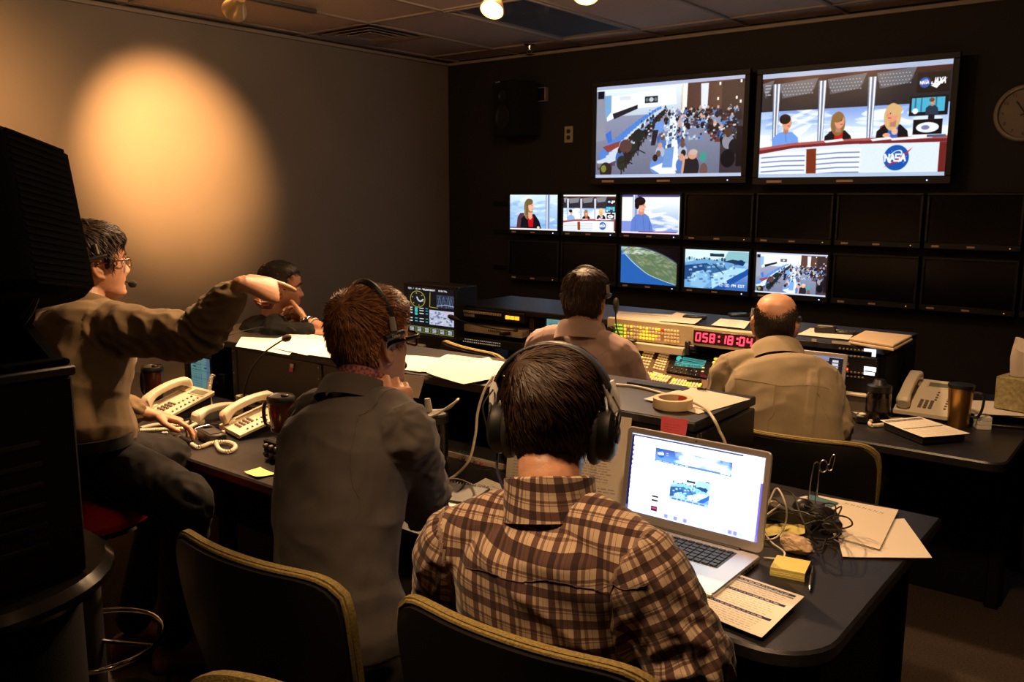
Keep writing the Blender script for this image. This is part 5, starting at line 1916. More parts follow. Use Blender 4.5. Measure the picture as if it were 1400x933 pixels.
q1, q2 = ony(1157, 484, 3.46), ony(1150, 553, 3.42)
laptop('silver laptop half hidden behind the balding man, screen full of file icons', (q2[0] - .185, 3.42, ZD), 0.02, .37, .25, max(.22, q1[2] - ZD - .02), math.radians(101), files_pic(), .8, 'open silver laptops', keys=False)
# ------------------------------------------------------------------ what is built into the rear console
YF2 = YR2 - .012
M_BTN = pbr('button_cream', (.62, .50, .30), .5)
M_BTNY = pbr('button_lit_yellow', (.9, .75, .1), .4, emit=(1, .72, .05), estr=.75)
M_BTNG = pbr('readout_green', (.3, .9, .05), .4, emit=(.45, 1, .05), estr=.8)
M_BTNR = pbr('button_red', (.6, .03, .02), .4, emit=(1, .03, .01), estr=.25)
M_BTNO = pbr('button_amber', (1, .4, .02), .4, emit=(1, .33, .02), estr=2.2)
M_BTNW = pbr('button_warm', (.85, .66, .38), .45, emit=(1, .6, .2), estr=.16)
M_BRONZE = pbr('bronze_frame', (.10, .058, .026), .45, metal=.3)
M_SWBODY = pbr('switcher_beige', (.56, .46, .29), .5, noise=.05, nscale=30)


def zy(x, y, Y=YF2):
    return ony(x, y, Y)[2]


def xy_(x, y, Y=YF2):
    return ony(x, y, Y)[0]


# rack bay by the empty chair: three thin units between two uprights
xa, xb = c2[0] + .02, c2[1] - .02
xm = (xa + xb) / 2
units = [('black patch unit with a row of cream keys and glowing amber lamps', 431.5, .05, M_MATTE), ('beige flat rack unit with a small lead plugged into it', 452.5, .040, M_BEIGE2), ('dark rack unit with rows of tiny lit legends', 470, .045, M_BLACK)]
for k, (lab, py, h, mt) in enumerate(units):
    z = zy(674, py)
    t = thing('rack_unit', lab, 'rack unit', (xm, YF2 + .078, z - h / 2))
    MB().box((0, .02, h / 2), (xb - xa, .2, h - .002), .003).build('case', M_DKGREY if k != 1 else M_BEIGE2, t)
    MB().box((0, -.083, h / 2), (xb - xa, .006, h - .002), .001).build('front_plate', mt, t)
    W = xb - xa
    if k == 0:
        q = MB()
        for i in range(20):
            q.box((-W * .42 + i * W * .6 / 19, -.089, h * .66), (W * .022, .008, h * .26), .001)
        q.build('cream_key', M_BTN, t)['kind'] = 'stuff'
        MB().box((-W * .33, -.0875, h * .28), (W * .22, .003, h * .3)).build('label', M_LABEL, t)
        q = MB()
        for i in range(3):
            q.box((W * .29 + i * W * .07, -.089, h * .5), (W * .055, .008, h * .36), .001)
        q.build('amber_lamp', M_BTNO, t)
    elif k == 1:
        q = MB()
        for i in range(7):
            q.box((W * .0 + i * .013, -.087, h * .5), (.009, .004, .012), .001)
        tag(q.build('socket', M_KEY, t), kind='stuff')
        MB().tube([(W * .32, -.088, h * .5), (W * .31, -.12, h * .5), (W * .24, -.125, h * .45)], [.010, .011, .006], 10).build('plug', M_BLACK, t)
    else:
        q = MB()
        rr_ = random.Random(3)
        for i in range(40):
            q.box((-W * .40 + (i % 20) * W * .03, -.087, h * (.65 if i < 20 else .35)), (.006 * rr_.uniform(.4, 1), .002, .005))
        tag(q.build('lit_legend', pbr('legend_dim', (.6, .5, .3), .5, emit=(1, .8, .5), estr=.35), t), kind='stuff')

YP = YR2 - .05
# production switcher: upright panel + beige ledge + sloping key fields + front key rows
PA, PB = np.array([0, 3.50, .885]), np.array([0, 3.27, .795])
PV = unit(PB - PA)                       # down the slope
PN = np.array([0, PV[2], -PV[1]])
PN = PN if PN[2] > 0 else -PN


def onslope(x, y):
    d = ray(x, y)
    return EYE + d * (((PA - EYE) @ PN) / (d @ PN))


sx0, sx1 = xy_(829, 452, YP), xy_(947, 462, YP)
zt, zb = zy(832, 434.5, YP), zy(832, 462, YP)
sw = thing('production_switcher', 'beige production switcher with rows of lit yellow buttons and sloping key fields', 'control panel', ((sx0 + sx1) / 2, YR2, ZD))
O = np.array(sw.location)


def P_(p):
    return np.array(p) - O


MB().box(P_(((sx0 + sx1) / 2, YP + .020, (zt + zb) / 2)), (sx1 - sx0, .03, zt - zb), .004).build('upper_panel', M_SWBODY, sw)
xl0, xl1 = xy_(827, 470, YP), xy_(936, 482, YP)
MB().box(P_(((xl0 + xl1) / 2, YP + .012, zb - .022)), (xl1 - xl0, .06, .036), .004).build('ledge', M_BEIGE2, sw)
kn = ony(836, 452, YP)
MB().lathe([(.021, 0), (.021, .02), (.017, .024), (0, .024)], 24, P_((kn[0], YP + .006, kn[2])), (PI / 2, 0, 0)).build('rotary_knob', M_BLACK, sw)
yel, crm, grn, red = MB(), MB(), MB(), MB()
rr_ = random.Random(17)
lit_cells = {(0, 0), (1, 0), (2, 0), (3, 0), (2, 2), (0, 2), (0, 5), (0, 7), (1, 6), (1, 7), (0, 10), (0, 11), (2, 5), (2, 6), (2, 7), (2, 8), (2, 9), (2, 10), (3, 5), (3, 6), (3, 7), (3, 8), (3, 9)}
for j in range(4):
    for i in range(18):
        x = 854.5 + 4.25 * i
        y = 447 + 4.6 * j + .105 * (x - 855) - .9
        if x > 931 or (i in (12,) and j > 1) or (i == 1 and j == 1):
            continue
        p = ony(x, y, YP + .003)
        b = yel if (j, i) in lit_cells else (red if (j, i) == (0, 12) else crm)
        b.box(P_(p), (.0105 if b is not red else .016, .008, .0105), .002)
for j in range(4):
    for i in range(2):
        p = ony(840.5 + 5.5 * i + (2 if j == 0 else 3), 444.2 + 4.9 * j + i * .5, YP + .004)
        grn.box(P_(p), (.016, .003, .006))
tag(yel.build('yellow_button', M_BTNY, sw), kind='stuff')
tag(crm.build('cream_button', M_BTNW, sw), kind='stuff')
tag(red.build('red_button', M_BTNR, sw))
tag(grn.build('green_readout', M_BTNG, sw), kind='stuff')
# sloping part
s0, s1 = onslope(846, 478)[0] - .02, -1.50
MXs = np.stack([np.array([1, 0, 0]), PV, PN], 1)
body = MB()
body.prism([(3.22, ZD - O[2] + .001), (3.51, ZD - O[2] + .001), (3.51, .885 - O[2]), (3.27, .795 - O[2]), (3.22, .772 - O[2])], s0 - O[0], s1 - O[0], .003, M=[[0, 0, 1], [1, 0, 0], [0, 1, 0]], off=(0, -O[1], 0))
body.build('sloping_desk', M_BRONZE, sw)


def slab(pts4, th, name, mat, parent=sw, lift=0.0):
    """a plate lying on the slope, given by four picture corners"""
    Q = [onslope(*q) + PN * lift for q in pts4]
    V = [P_(q) for q in Q] + [P_(q + PN * th) for q in Q]
    mb = MB().add(V, [(0, 1, 2, 3), (7, 6, 5, 4), (0, 4, 5, 1), (1, 5, 6, 2), (2, 6, 7, 3), (3, 7, 4, 0)])
    return mb.build(name, mat, parent, smooth=False)


fields = [((859, 477), (874, 480), (866, 505), (849, 501), 4, 6), ((881, 480.5), (896, 483), (886, 507), (870, 503.5), 4, 6), ((903, 482), (916, 485), (908, 510), (892, 506), 4, 7)]
for fi, (a, b, c, d, n, mrow) in enumerate(fields):
    a, b, c, d = (np.array(q, float) for q in (a, b, c, d))
    slab([a + (-3, -2), d + (-3, 3), c + (3, 3), b + (3, -2)], .003, 'key_field', M_BRONZE)
    k1, k2 = MB(), MB()
    for j in range(mrow):
        for i in range(n):
            u, v = (i + .5) / n, (j + .5) / mrow
            q = a * (1 - u) * (1 - v) + b * u * (1 - v) + c * u * v + d * (1 - u) * v
            w = onslope(*q) + PN * .006
            litk = (fi == 0 and 1 <= i <= 3 and j <= 3 and rr_.random() < .8) or (fi == 1 and (i, j) == (0, 2))
            (k2 if litk else k1).box(P_(w), (.0115, .0105, .008), .002, (math.atan2(PV[2], PV[1]) + PI, 0, 0))
    tag(k1.build('cream_key', M_BTNW, sw), kind='stuff')
    if k2.v:
        tag(k2.build('lit_key', M_BTNY, sw), kind='stuff')
    slab([lerp(d, c, .06) + (0, 3.2), lerp(d, c, .06) + (-.4, 4.6), lerp(d, c, .94) + (-.4, 4.6), lerp(d, c, .94) + (0, 3.2)], .005, 'label_strip', M_BEIGE)
# black lcd module with knobs
slab([(921, 478), (911, 510), (966, 519), (978, 486)], .006, 'display_module', M_GLOSSBLK, lift=.002)
lp = Pic(220, 90, (4, 10, 12))
r_ = random.Random(5)
for y in (.08, .42):
    lp.rect(.22, y, .98, y + .26, (70, 200, 190)), lp.rect(.25, y + .06, .95, y + .2, (6, 20, 24))
    lp.scribble(.26, y + .08, .95, y + .18, 1, (90, 220, 205), r_, 1, .8)
lp.ell(.1, .28, .09, .24, (80, 205, 195)), lp.rect(.14, .3, .2, .5, (110, 40, 30)), lp.rect(.02, .56, .98, .62, (70, 200, 190))
lp.scribble(.02, .68, .98, .98, 2, (80, 215, 200), r_, 1, .8, 1)
Q = [onslope(*q) + PN * .010 for q in ((922, 494.5), (964, 503), (966, 497), (967.5, 495))]
Q = [onslope(*q) + PN * .0085 for q in ((921, 502.5), (962, 507), (967, 495), (926, 488))]
MB().quad([P_(q) for q in Q]).build('lcd_screen', img_mat('picture_lcd', lp.a, .9, .3), sw, smooth=False)
q = MB()
for i in range(6):
    for j in range(2):
        w = onslope(919.5 + 6.6 * i - 1.2 * j, 505.5 + 1.15 * i + 4.8 * j) + PN * .010
        q.box(P_(w), (.006, .006, .006), .002)
tag(q.build('module_knob', M_STEEL, sw), kind='stuff')
q = MB()
for (x, y) in ((962, 506), (961, 511)):
    q.box(P_(onslope(x, y) + PN * .01), (.011, .011, .006), .002)
q.build('round_key', M_BTNW, sw)
slab([(943.5, 482.5), (943, 484), (951, 485), (951.5, 483.5)], .009, 'badge', M_LABEL)
# third field at the man's elbow
slab([(978, 489), (967, 521), (1012, 528), (1022, 496)], .004, 'key_field', M_SWBODY)
q = MB()
for (x, y) in ((979, 493.5), (982.5, 497), (977, 498.5)):
    w = onslope(x, y) + PN * .009
    q.box(P_(w), (.016, .014, .01), .003)
q.build('lit_key', M_BTNY, sw)
# front rows of long keys at the foot of the slope
q, q2_ = MB(), MB()
for j in range(2):
    for i in range(13):
        w = onslope(871 + 3.7 * i - 4 * j, 510.5 + .65 * i + 4.5 * j) + PN * .006
        (q2_ if rr_.random() < .2 else q).box(P_(w), (.0105, .024, .010), .003, (math.atan2(PV[2], PV[1]) + PI, 0, 0))
    for i in range(10):
        w = onslope(921 + 4.0 * i - 3 * j, 521.5 + .8 * i + 4.5 * j) + PN * .006
        (q2_ if rr_.random() < .3 else q).box(P_(w), (.0105, .024, .010), .003, (math.atan2(PV[2], PV[1]) + PI, 0, 0))
tag(q.build('front_key', M_BTNW, sw), kind='stuff')
tag(q2_.build('lit_front_key', M_BTNY, sw), kind='stuff')
w = onslope(949, 525) + PN * .012
MB().tube([P_(w + (-.03, 0, 0)), P_(w + (.03, .004, .006))], [.008, .010], 10).build('lever', M_BLACK, sw)
# small gooseneck on the switcher ledge
bq = ony(858, 471, YP - .03)
gm = gooseneck('thin black gooseneck standing on the switcher ledge behind the pink shirt', [bq, ony(852, 466, YP - .035), ony(845, 455, YP - .035), ony(842, 440, YP - .035), ony(842, 424, YP - .035)], bq, (0, 0, 1))
MB().box((.005, 0, zb + .005 - bq[2]), (.08, .03, .014), .004, (0, 0, -.1)).build('foot', M_BLACK, gm)
# flat brass-coloured control stick bracket between switcher and clock
bx = ony(940, 478, YP - .02)
t = thing('cable_clamp', 'black upright clamp between switcher and red clock', 'clamp', (bx[0], YP - .02, ZD + .12))
MB().box((0, 0, .082), (.022, .022, .06), .004).build('post', M_BLACK, t)
MB().lathe([(.012, 0), (.012, .02), (0, .022)], 12, (.02, -.01, .09), (0, PI / 2, 0)).build('thumb_screw', M_BLACK, t)

# red digital clock
cx0, cx1 = xy_(945, 463, YP), xy_(1036, 470, YP)
cz0, cz1 = zy(1000, 479, YP), zy(1000, 452.5, YP)
t = thing('digital_clock', 'beige-framed digital clock with big red numerals', 'clock', ((cx0 + cx1) / 2, YP, cz0))
Wc, Hc_ = cx1 - cx0, cz1 - cz0
MB().box((0, .024, Hc_ / 2), (Wc, .04, Hc_), .004).build('case', M_SWBODY, t)
MB().box((0, .004, Hc_ / 2), (Wc * .94, .008, Hc_ * .68), .002).build('window', pbr('red_dark_window', (.03, .004, .006), .25), t)
DIG = {'0': 'abcdef', '5': 'acdfg', '8': 'abcdefg', '1': 'bc', '4': 'bcfg'}
M_SEGM = pbr('red_led_segment', (1, .05, .08), .4, emit=(1, .035, .09), estr=2.4)


def seg_digit(mb, ch, x, z, w, h, th):
    sl = .1

    def dot_run(x0, z0, x1, z1):
        n = 4
        for k in range(n):
            u = (k + .5) / n
            xx, zz_ = x0 + (x1 - x0) * u, z0 + (z1 - z0) * u
            mb.box((x + xx + sl * zz_, 0, z + zz_), (max(abs(x1 - x0) / n * .8, th), .003, max(abs(z1 - z0) / n * .8, th)), .0012)
    S = {'a': (0, h, w, h), 'b': (w, h, w, h / 2), 'c': (w, h / 2, w, 0), 'd': (0, 0, w, 0), 'e': (0, 0, 0, h / 2), 'f': (0, h / 2, 0, h), 'g': (0, h / 2, w, h / 2)}
    for s_ in DIG[ch]:
        dot_run(*S[s_])


x = -Wc * .425
for ch in '058:18:04':
    if ch == ':':
        q = MB()
        for zq_ in (.38, .62):
            q.box((x + .01, -.002, Hc_ * zq_), (.009, .003, .009), .002)
        q.build('colon', M_SEGM, t)
        x += Wc * .062
        continue
    q = MB()
    seg_digit(q, ch, 0, 0, Wc * .062, Hc_ * .40, .0066)
    q.build('numeral', M_SEGM, t, (x, -.002, Hc_ * .30))
    x += Wc * .108 if ch != '1' else Wc * .105
# right-hand equipment rack with white readouts
rx0, rx1 = c2[5] + .018, RX3 - .022
t = thing('rack_unit', 'black equipment rack with two white readouts under the cardboard folders', 'rack unit', ((rx0 + rx1) / 2, YF2 + .072, ZD))
Wr = rx1 - rx0
Hr = ZR2 - ZD - .04
MB().box((0, .02, Hr / 2), (Wr, .2, Hr - .004), .003).build('case', M_DKGREY, t)
for z0, z1 in ((.0, .33), (.34, .67), (.68, 1.0)):
    f = MB().box((0, -.084, Hr * (z0 + z1) / 2), (Wr, .006, Hr * (z1 - z0) - .004), .002)
    o_ = f.build('front_plate', M_MATTE, t)
xo = (rx0 + rx1) / 2
M_WHITE = pbr('white_readout', (.8, .85, 1), .3, emit=(.75, .86, 1), estr=1.1)
a, b = ony(1189, 483, YF2 - .02), ony(1189, 508, YF2 - .02)
for k, (p, w, h) in enumerate(((a, .045, .03), (b, .045, .034))):
    q = MB()
    X0 = p[0] - xo
    if k == 0:
        q.box((X0, -.089, p[2] - ZD + .010), (w, .004, .011)).box((X0 + w * .34, -.089, p[2] - ZD - .004), (w * .32, .004, .018))
    else:
        q.box((X0, -.089, p[2] - ZD + .008), (w, .004, .018)).box((X0 - .002, -.089, p[2] - ZD - .010), (w * .9, .004, .012))
        MB().box((X0 - .004, -.0912, p[2] - ZD - .001), (w * .6, .001, .004)).build('dark_legend', M_BLACK, t)
    q.build('readout', M_WHITE, t, smooth=False)
q = MB()
for z_, ys in ((477, 1), (486, 1), (508, 1), (514, 1)):
    for i in range(7):
        p = ony(1148 + 5.2 * i, z_ + .5 * i, YF2 - .02)
        q.box((p[0] - xo, -.089, p[2] - ZD), (.009, .006, .008), .002)
tag(q.build('button', M_KEY, t), kind='stuff')
p = ony(1157.5, 505, YF2 - .02)
MB().box((p[0] - xo, -.09, p[2] - ZD), (.009, .007, .009), .002).build('red_lamp', pbr('red_lamp', (1, .05, .02), .4, emit=(1, .04, .01), estr=5), t)
p = ony(1157.5, 498, YF2 - .02)
MB().box((p[0] - xo, -.089, p[2] - ZD), (.010, .003, .010)).build('label', M_LABEL, t)
for (x, y, w) in ((1113, 465.5, .02), (1150, 469, .075)):
    p = ony(x, y, YR2 - .004)
    MB().box((p[0] - xo, p[1] - t.location[1], p[2] - ZD), (w, .002, .011)).build('shelf_label', M_LABEL, t)
# monitors' low twin displays behind the bald man's ear
t2 = thing('rack_unit', 'pair of small dark rack displays beside the balding man\'s ear', 'rack unit', ((c2[4] + c2[5]) / 2, YF2 + .02, ZD + .16))
for k in (-1, 1):
    MB().box((k * .05, 0, .03), (.09, .03, .045), .003).build('display', M_GLOSSBLK, t2)

# ---- things standing on the rear desk
p = onz(1167, 548, ZD)
t = thing('desk_clock', 'beige-framed dark panel standing behind the glass jar', 'panel', (xy_(1170, 540, 3.47), 3.47, ZD), 0)
q = MB()
for cx, cz, sx, sz in ((-.085, .05, .014, .10), (.085, .06, .02, .12), (0, .094, .17, .012), (0, .012, .17, .024)):
    q.box((cx, 0, cz), (sx, .03, sz), .003)
q.build('frame', M_BEIGE, t)
MB().box((0, .004, .055), (.16, .012, .072)).build('panel', pbr('grey_screen', (.16, .13, .11), .35), t)
MB().box((-.01, -.018, .012), (.008, .006, .008), .002).build('red_lamp', MATS['red_lamp'], t)
M_JAR = pbr('jar_glass', (.9, .82, .75), .06, trans=1.0)
p = onz(1199, 576, ZD)
t = thing('glass_jar', 'clear glass jar with black lid and pinkish contents', 'jar', (p[0], p[1], ZD))
MB().lathe([(.036, 0), (.044, .004), (.046, .02), (.046, .105), (.042, .118), (.042, .118), (.043, .105), (.043, .02), (.034, .006), (0, .006)], 32, cap=False).build('glass', M_JAR, t)
MB().lathe([(.0, .0075), (.041, .0075), (.042, .02), (.042, .04), (0, .042)], 28, cap=False).build('dark_contents', pbr('dark_fill', (.04, .02, .015), .6), t)
MB().lathe([(.041, .0425), (.042, .05), (.042, .096), (.03, .102), (0, .10)], 28).build('pink_contents', pbr('pink_fill', (.5, .26, .18), .8, noise=.2, nscale=90), t)
MB().lathe([(.044, .118), (.046, .12), (.046, .142), (.03, .146), (.018, .165), (0, .166)], 28).build('lid', M_BLACK, t)
p = onz(1307, 586, ZD)
t = thing('tumbler', 'gold metal tumbler with dark lid beside the beige telephone', 'tumbler', (p[0] , p[1] + .03, ZD))
MB().lathe([(.034, 0), (.036, .003), (.044, .15), (.0445, .155)], 36).build('body', pbr('brass_brushed', (.55, .30, .08), .3, metal=.9, bump=.05, bscale=300), t)
MB().lathe([(.046, .152), (.047, .156), (.046, .165), (.03, .168), (0, .167)], 30).build('lid', M_BLACK, t)
MB().tube(spline([(.04, 0, .14), (.075, 0, .135), (.078, 0, .09), (.065, 0, .05), (.04, 0, .045)], 6), .005, 8).build('handle', M_BLACK, t)
p = onz(1328, 586, ZD)
t = thing('note_cube', 'small white note cube beside the gold tumbler', 'note block', (p[0] + .03, p[1] + .03, ZD), .5)
for k in range(3):
    MB().box((0, 0, .008 + .016 * k), (.05, .05, .0152), .001).build('note_block', M_PAPER, t)
# tray of papers with the tissue box
zt_ = ZD + .05
p = onz(1372, 562, zt_)
t = thing('paper_tray', 'flat black tray under the tissue box', 'tray', (p[0] + .03, p[1] + .06, ZD), .3)
MB().box((0, 0, .006), (.34, .26, .012), .003).build('base', M_BLACK, t)
for sx in (-.165, .165):
    MB().box((sx, 0, .026), (.01, .26, .03), .003).build('rim', M_BLACK, t)
TX = (p[0] + .03, p[1] + .06)
for k in range(3):
    cs, sn = math.cos(.25 + .12 * k), math.sin(.25 + .12 * k)
    R2 = np.array([[cs, -sn], [sn, cs]])
    q = [np.array([*(R2 @ np.array(v) + TX), zt_ - .008 + .004 * k]) for v in ((-.17, .12), (-.17, -.12), (.16, -.12), (.16, .12))]
    sheet('paper', ('lowest', 'middle', 'topmost')[k] + ' loose sheet under the tissue box', q, 'blank', 'loose sheets under the tissue box', .0, .001, .002, seed=50 + k)
t = thing('tissue_box', 'square yellowish tissue box with a white tissue standing out', 'tissue box', (TX[0] - .0, TX[1] - .01, zt_ + .006), -.22)
M_TBOX = pbr('tissue_card', (.36, .30, .14), .75, noise=.35, nscale=70)
q = MB()
q.prism(rrect(.112, .112, .004, 2), 0, .124, .002)
q.build('box', M_TBOX, t)
MB().prism([(.033 * math.cos(a), .022 * math.sin(a)) for a in np.linspace(0, 2 * PI, 20, False)], .124, .1245).build('opening', M_BLACK, t)
V, F = [], []
nn, mm_ = 22, 9
for j in range(mm_):
    v = j / (mm_ - 1)
    for i in range(nn):
        a = 2 * PI * i / nn
        rad = (.026 + .030 * v ** .8) * (1 + .3 * v * math.sin(3 * a + 1)) * (1 - .85 * max(0, v - .55))
        V.append((rad * math.cos(a) * 1.0 + .010 * v, rad * .55 * math.sin(a) + .006 * math.sin(4 * a) * v, .118 + .125 * v * (1 - .25 * math.cos(a + .6) * v) - .0))
for j in range(mm_ - 1):
    for i in range(nn):
        F.append((j * nn + i, j * nn + (i + 1) % nn, (j + 1) * nn + (i + 1) % nn, (j + 1) * nn + i))
F.append(tuple(range((mm_ - 1) * nn, mm_ * nn)))
MB().add(V, F).build('tissue', pbr('tissue_white', (.72, .62, .52), .9), t)
# flat dark box with the printed sheet on it
p = (onz(1203, 576, ZD + .03) + onz(1326, 595, ZD + .03)) / 2
q = zq([(1203, 575.5), (1262, 599), (1326, 594), (1257, 571)], ZD + .032)
c = sum(q) / 4
t = thing('flat_black_box', 'flat black box on the rear desk carrying a printed schedule', 'box', (c[0], c[1], ZD))
MB().prism([tuple((a - c)[:2] * .9) for a in q], 0.001, .028, .004).build('case', M_BLACK, t)
MB().prism([tuple((a - c)[:2] * .7) for a in q], .0275, .029, .0).build('face', M_DKGREY, t)
sheet('paper', 'printed schedule with black bands on the flat black box', q, 'sched2', None, .0, .001, .002, seed=60)
p = onz(1176, 580, ZD)
t = thing('small_black_puck', 'small black gadget with a pale cap in front of the glass jar', 'gadget', (p[0], p[1] + .02, ZD), .2)
MB().box((0, 0, .018), (.05, .045, .036), .008).build('body', M_BLACK, t)
MB().ell((0, -.005, .036), (.014, .012, .006)).build('cap', M_BEIGE, t)
# edge highlight strip: thin metal edging broken near the middle is part of the desk edge; tiny leads behind the jar
t = thing('lead_bundle', 'dark leads behind the jar with a tiny red light', 'cable', (xy_(1165, 556, 3.45), 3.43, ZD))
for k in range(4):
    MB().tube(spline([(-.09, .02 * k - .03, .005), (-.03, .01 * k - .02, .02 + .004 * k), (.03, -.02 + .012 * k, .015), (.08, .01 * k - .02, .005)], 6), .004, 6).build('lead', M_RUBBER, t)

# ------------------------------------------------------------------ the tangle on the laptop desk
p = zz(1072, 712)
t = thing('adapter_box', 'dark grey adapter box behind the crumpled paper ball', 'adapter', (p[0], p[1] + .02, ZD + .004), .05)
MB().box((0, 0, .022), (.17, .11, .044), .004).build('case', M_DKGREY, t)
MB().box((0, -.056, .022), (.13, .002, .024), .001).build('face', M_BLACK, t)
pc = zz(1113, 724)
t = thing('cable_tangle', 'tangle of black cables and plugs beside the wire stand', 'cable', (pc[0], pc[1] + .01, ZD))
rr_ = random.Random(23)
MB().ell((0, .01, .030), (.055, .04, .030), rot=(0, 0, .4)).build('plug_block', M_BLACK, t)
MB().ell((-.035, -.0, .045), (.03, .026, .028), rot=(0, .3, .4)).build('plug_block', M_BLACK, t)
MB().box((.045, -.015, .02), (.05, .035, .036), .006, (0, 0, .5)).build('plug_block', M_BLACK, t)
o = np.array(t.location)
LOOPS = [[(1045, 668, .07), (1078, 690, .09), (1100, 712, .06), (1110, 728, .04)], [(1110, 725, .05), (1135, 700, .10), (1158, 703, .07), (1165, 715, .04), (1150, 722, .02), (1120, 722, .05)],
         [(1100, 712, .08), (1120, 706, .09), (1140, 712, .08), (1150, 728, .03), (1130, 738, .01), (1105, 735, .02)], [(1070, 664, .08), (1085, 672, .08), (1095, 700, .09), (1108, 728, .06), (1118, 742, .02)],
         [(1090, 735, .02), (1105, 746, .01), (1122, 752, .006), (1128, 740, .01), (1135, 725, .04), (1125, 712, .07)], [(1048, 705, .05), (1065, 695, .07), (1090, 693, .09), (1112, 700, .1), (1130, 722, .05)],
         [(1108, 682, .11), (1125, 695, .10), (1140, 712, .06), (1146, 728, .02), (1138, 736, .01)]]
for k, L in enumerate(LOOPS):
    MB().tube([q_ - o for q_ in spline([zz(x, y + 25 * h * 8 * .35, h) for x, y, h in L], 8)], .0022, 6).build('cable_loop', M_RUBBER, t)
for k in range(2):
    a = rr_.uniform(0, 6)
    P = [(.045 * math.cos(a + s_ * 1.05) * rr_.uniform(.8, 1.2) + .01, .035 * math.sin(a + s_ * 1.05), .03 + .028 * math.sin(s_ * 1.7 + k) + .012) for s_ in range(6)]
    MB().tube(spline(P, 6, True), .0021, 6, closed=True).build('cable_loop', M_RUBBER, t)
t = thing('white_lead', 'white charging lead looping out from behind the laptop', 'cable', zz(1045, 745))
o = np.array(t.location)
for L in ([(1040, 740, .01), (1062, 735, .02), (1074, 715, .05), (1074, 690, .10), (1062, 668, .12), (1050, 690, .08)], [(1040, 722, .02), (1055, 742, .01), (1072, 755, .006), (1068, 764, .004), (1044, 763, .004)], [(1040, 690, .06), (1056, 686, .07), (1066, 690, .06), (1046, 706, .05)]):
    MB().tube([q_ - o for q_ in spline([zz(x, y, h) for x, y, h in L], 8)], .0024, 7).build('loop', M_IVORY, t)
# pale lead trailing over the notes
t = MB().tube(spline([zz(1140, 738, .012), zz(1150, 742, .012), zz(1152, 732, .014), zz(1146, 735, .014), zz(1165, 742, .012), zz(1195, 752, .012)], 8), .0016, 6)
tag(t.build('thin_lead', pbr('grey_lead', (.3, .26, .22), .5)), 'thin grey lead trailing across the cream notes', 'cable')
# wire stand
b0 = zz(1106, 712)
t = thing('wire_stand', 'bent wire stand rising out of the cable tangle', 'wire stand', b0)
vx = CR * np.array([1, 1, 0])
vx = unit(vx)
MB().box((0, 0, .006), (.06, .05, .010), .003).build('foot', M_BLACK, t)


def wp(dx, z):
    return vx * dx + np.array([0, 0, z])


MB().tube([wp(-.008, .01), wp(-.003, .10), wp(.004, .155)] + [wp(.012 - .008 * math.cos(a), .155 + .008 * math.sin(a)) for a in np.linspace(.3, PI - .3, 6)] + [wp(.018, .10), wp(.010, .01)], .0017, 8).build('upright', M_STEEL, t)
MB().tube([wp(.030 + .010 * math.cos(a), .152 + .017 * math.sin(a)) for a in np.linspace(0, 2 * PI, 18, False)], .0017, 8, closed=True).build('loop', M_STEEL, t)
MB().tube(spline([wp(.040, .156), wp(.044, .142), wp(.053, .143), wp(.056, .16), wp(.060, .178), wp(.056, .184), wp(.048, .172), wp(.045, .158)], 5, True), .0017, 8, closed=True).build('loop', M_STEEL, t)
# crumpled paper ball
p = zz(1088, 758)
V, F = [], []
me_b = bmesh.new()
bmesh.ops.create_icosphere(me_b, subdivisions=4, radius=1)
rr = random.Random(3)
planes = [(unit([rr.gauss(0, 1) for _ in range(3)]), rr.uniform(.66, .92)) for _ in range(34)]
for v in me_b.verts:
    n = np.array(v.co)
    rad = min(d_ / max(n @ q_, 1e-3) if n @ q_ > .05 else 9 for q_, d_ in planes)
    rad = min(rad, 1.15) * (1 + .10 * (1 - abs(mnoise.noise(v.co * 3.1)) * 2))
    v.co = Vector(n * rad * np.array([.05, .034, .028]))
zmin = min(v.co.z for v in me_b.verts)
me = bpy.data.meshes.new('crumpled_ball')
me_b.to_mesh(me)
me_b.free()
me.materials.append(pbr('crumpled_tan', (.58, .42, .27), .85, bump=.5, bscale=160))
tag(link('crumpled_ball', me, None, (p[0], p[1] + .005, ZD - zmin + .0005), (0, 0, -.3)), 'crumpled ball of tan paper in front of the adapter box', 'paper ball')
# ------------------------------------------------------------------ chairs, stool, foreground stand
M_UPH = pbr('chair_fabric_olive', (.24, .175, .05), .85, noise=.35, nscale=220, bump=.7, bscale=420)
M_SHELL = pbr('chair_shell', (.010, .009, .009), .35, bump=.1, bscale=500)
M_CHAIRDK = pbr('chair_dark', (.012, .011, .011), .5)


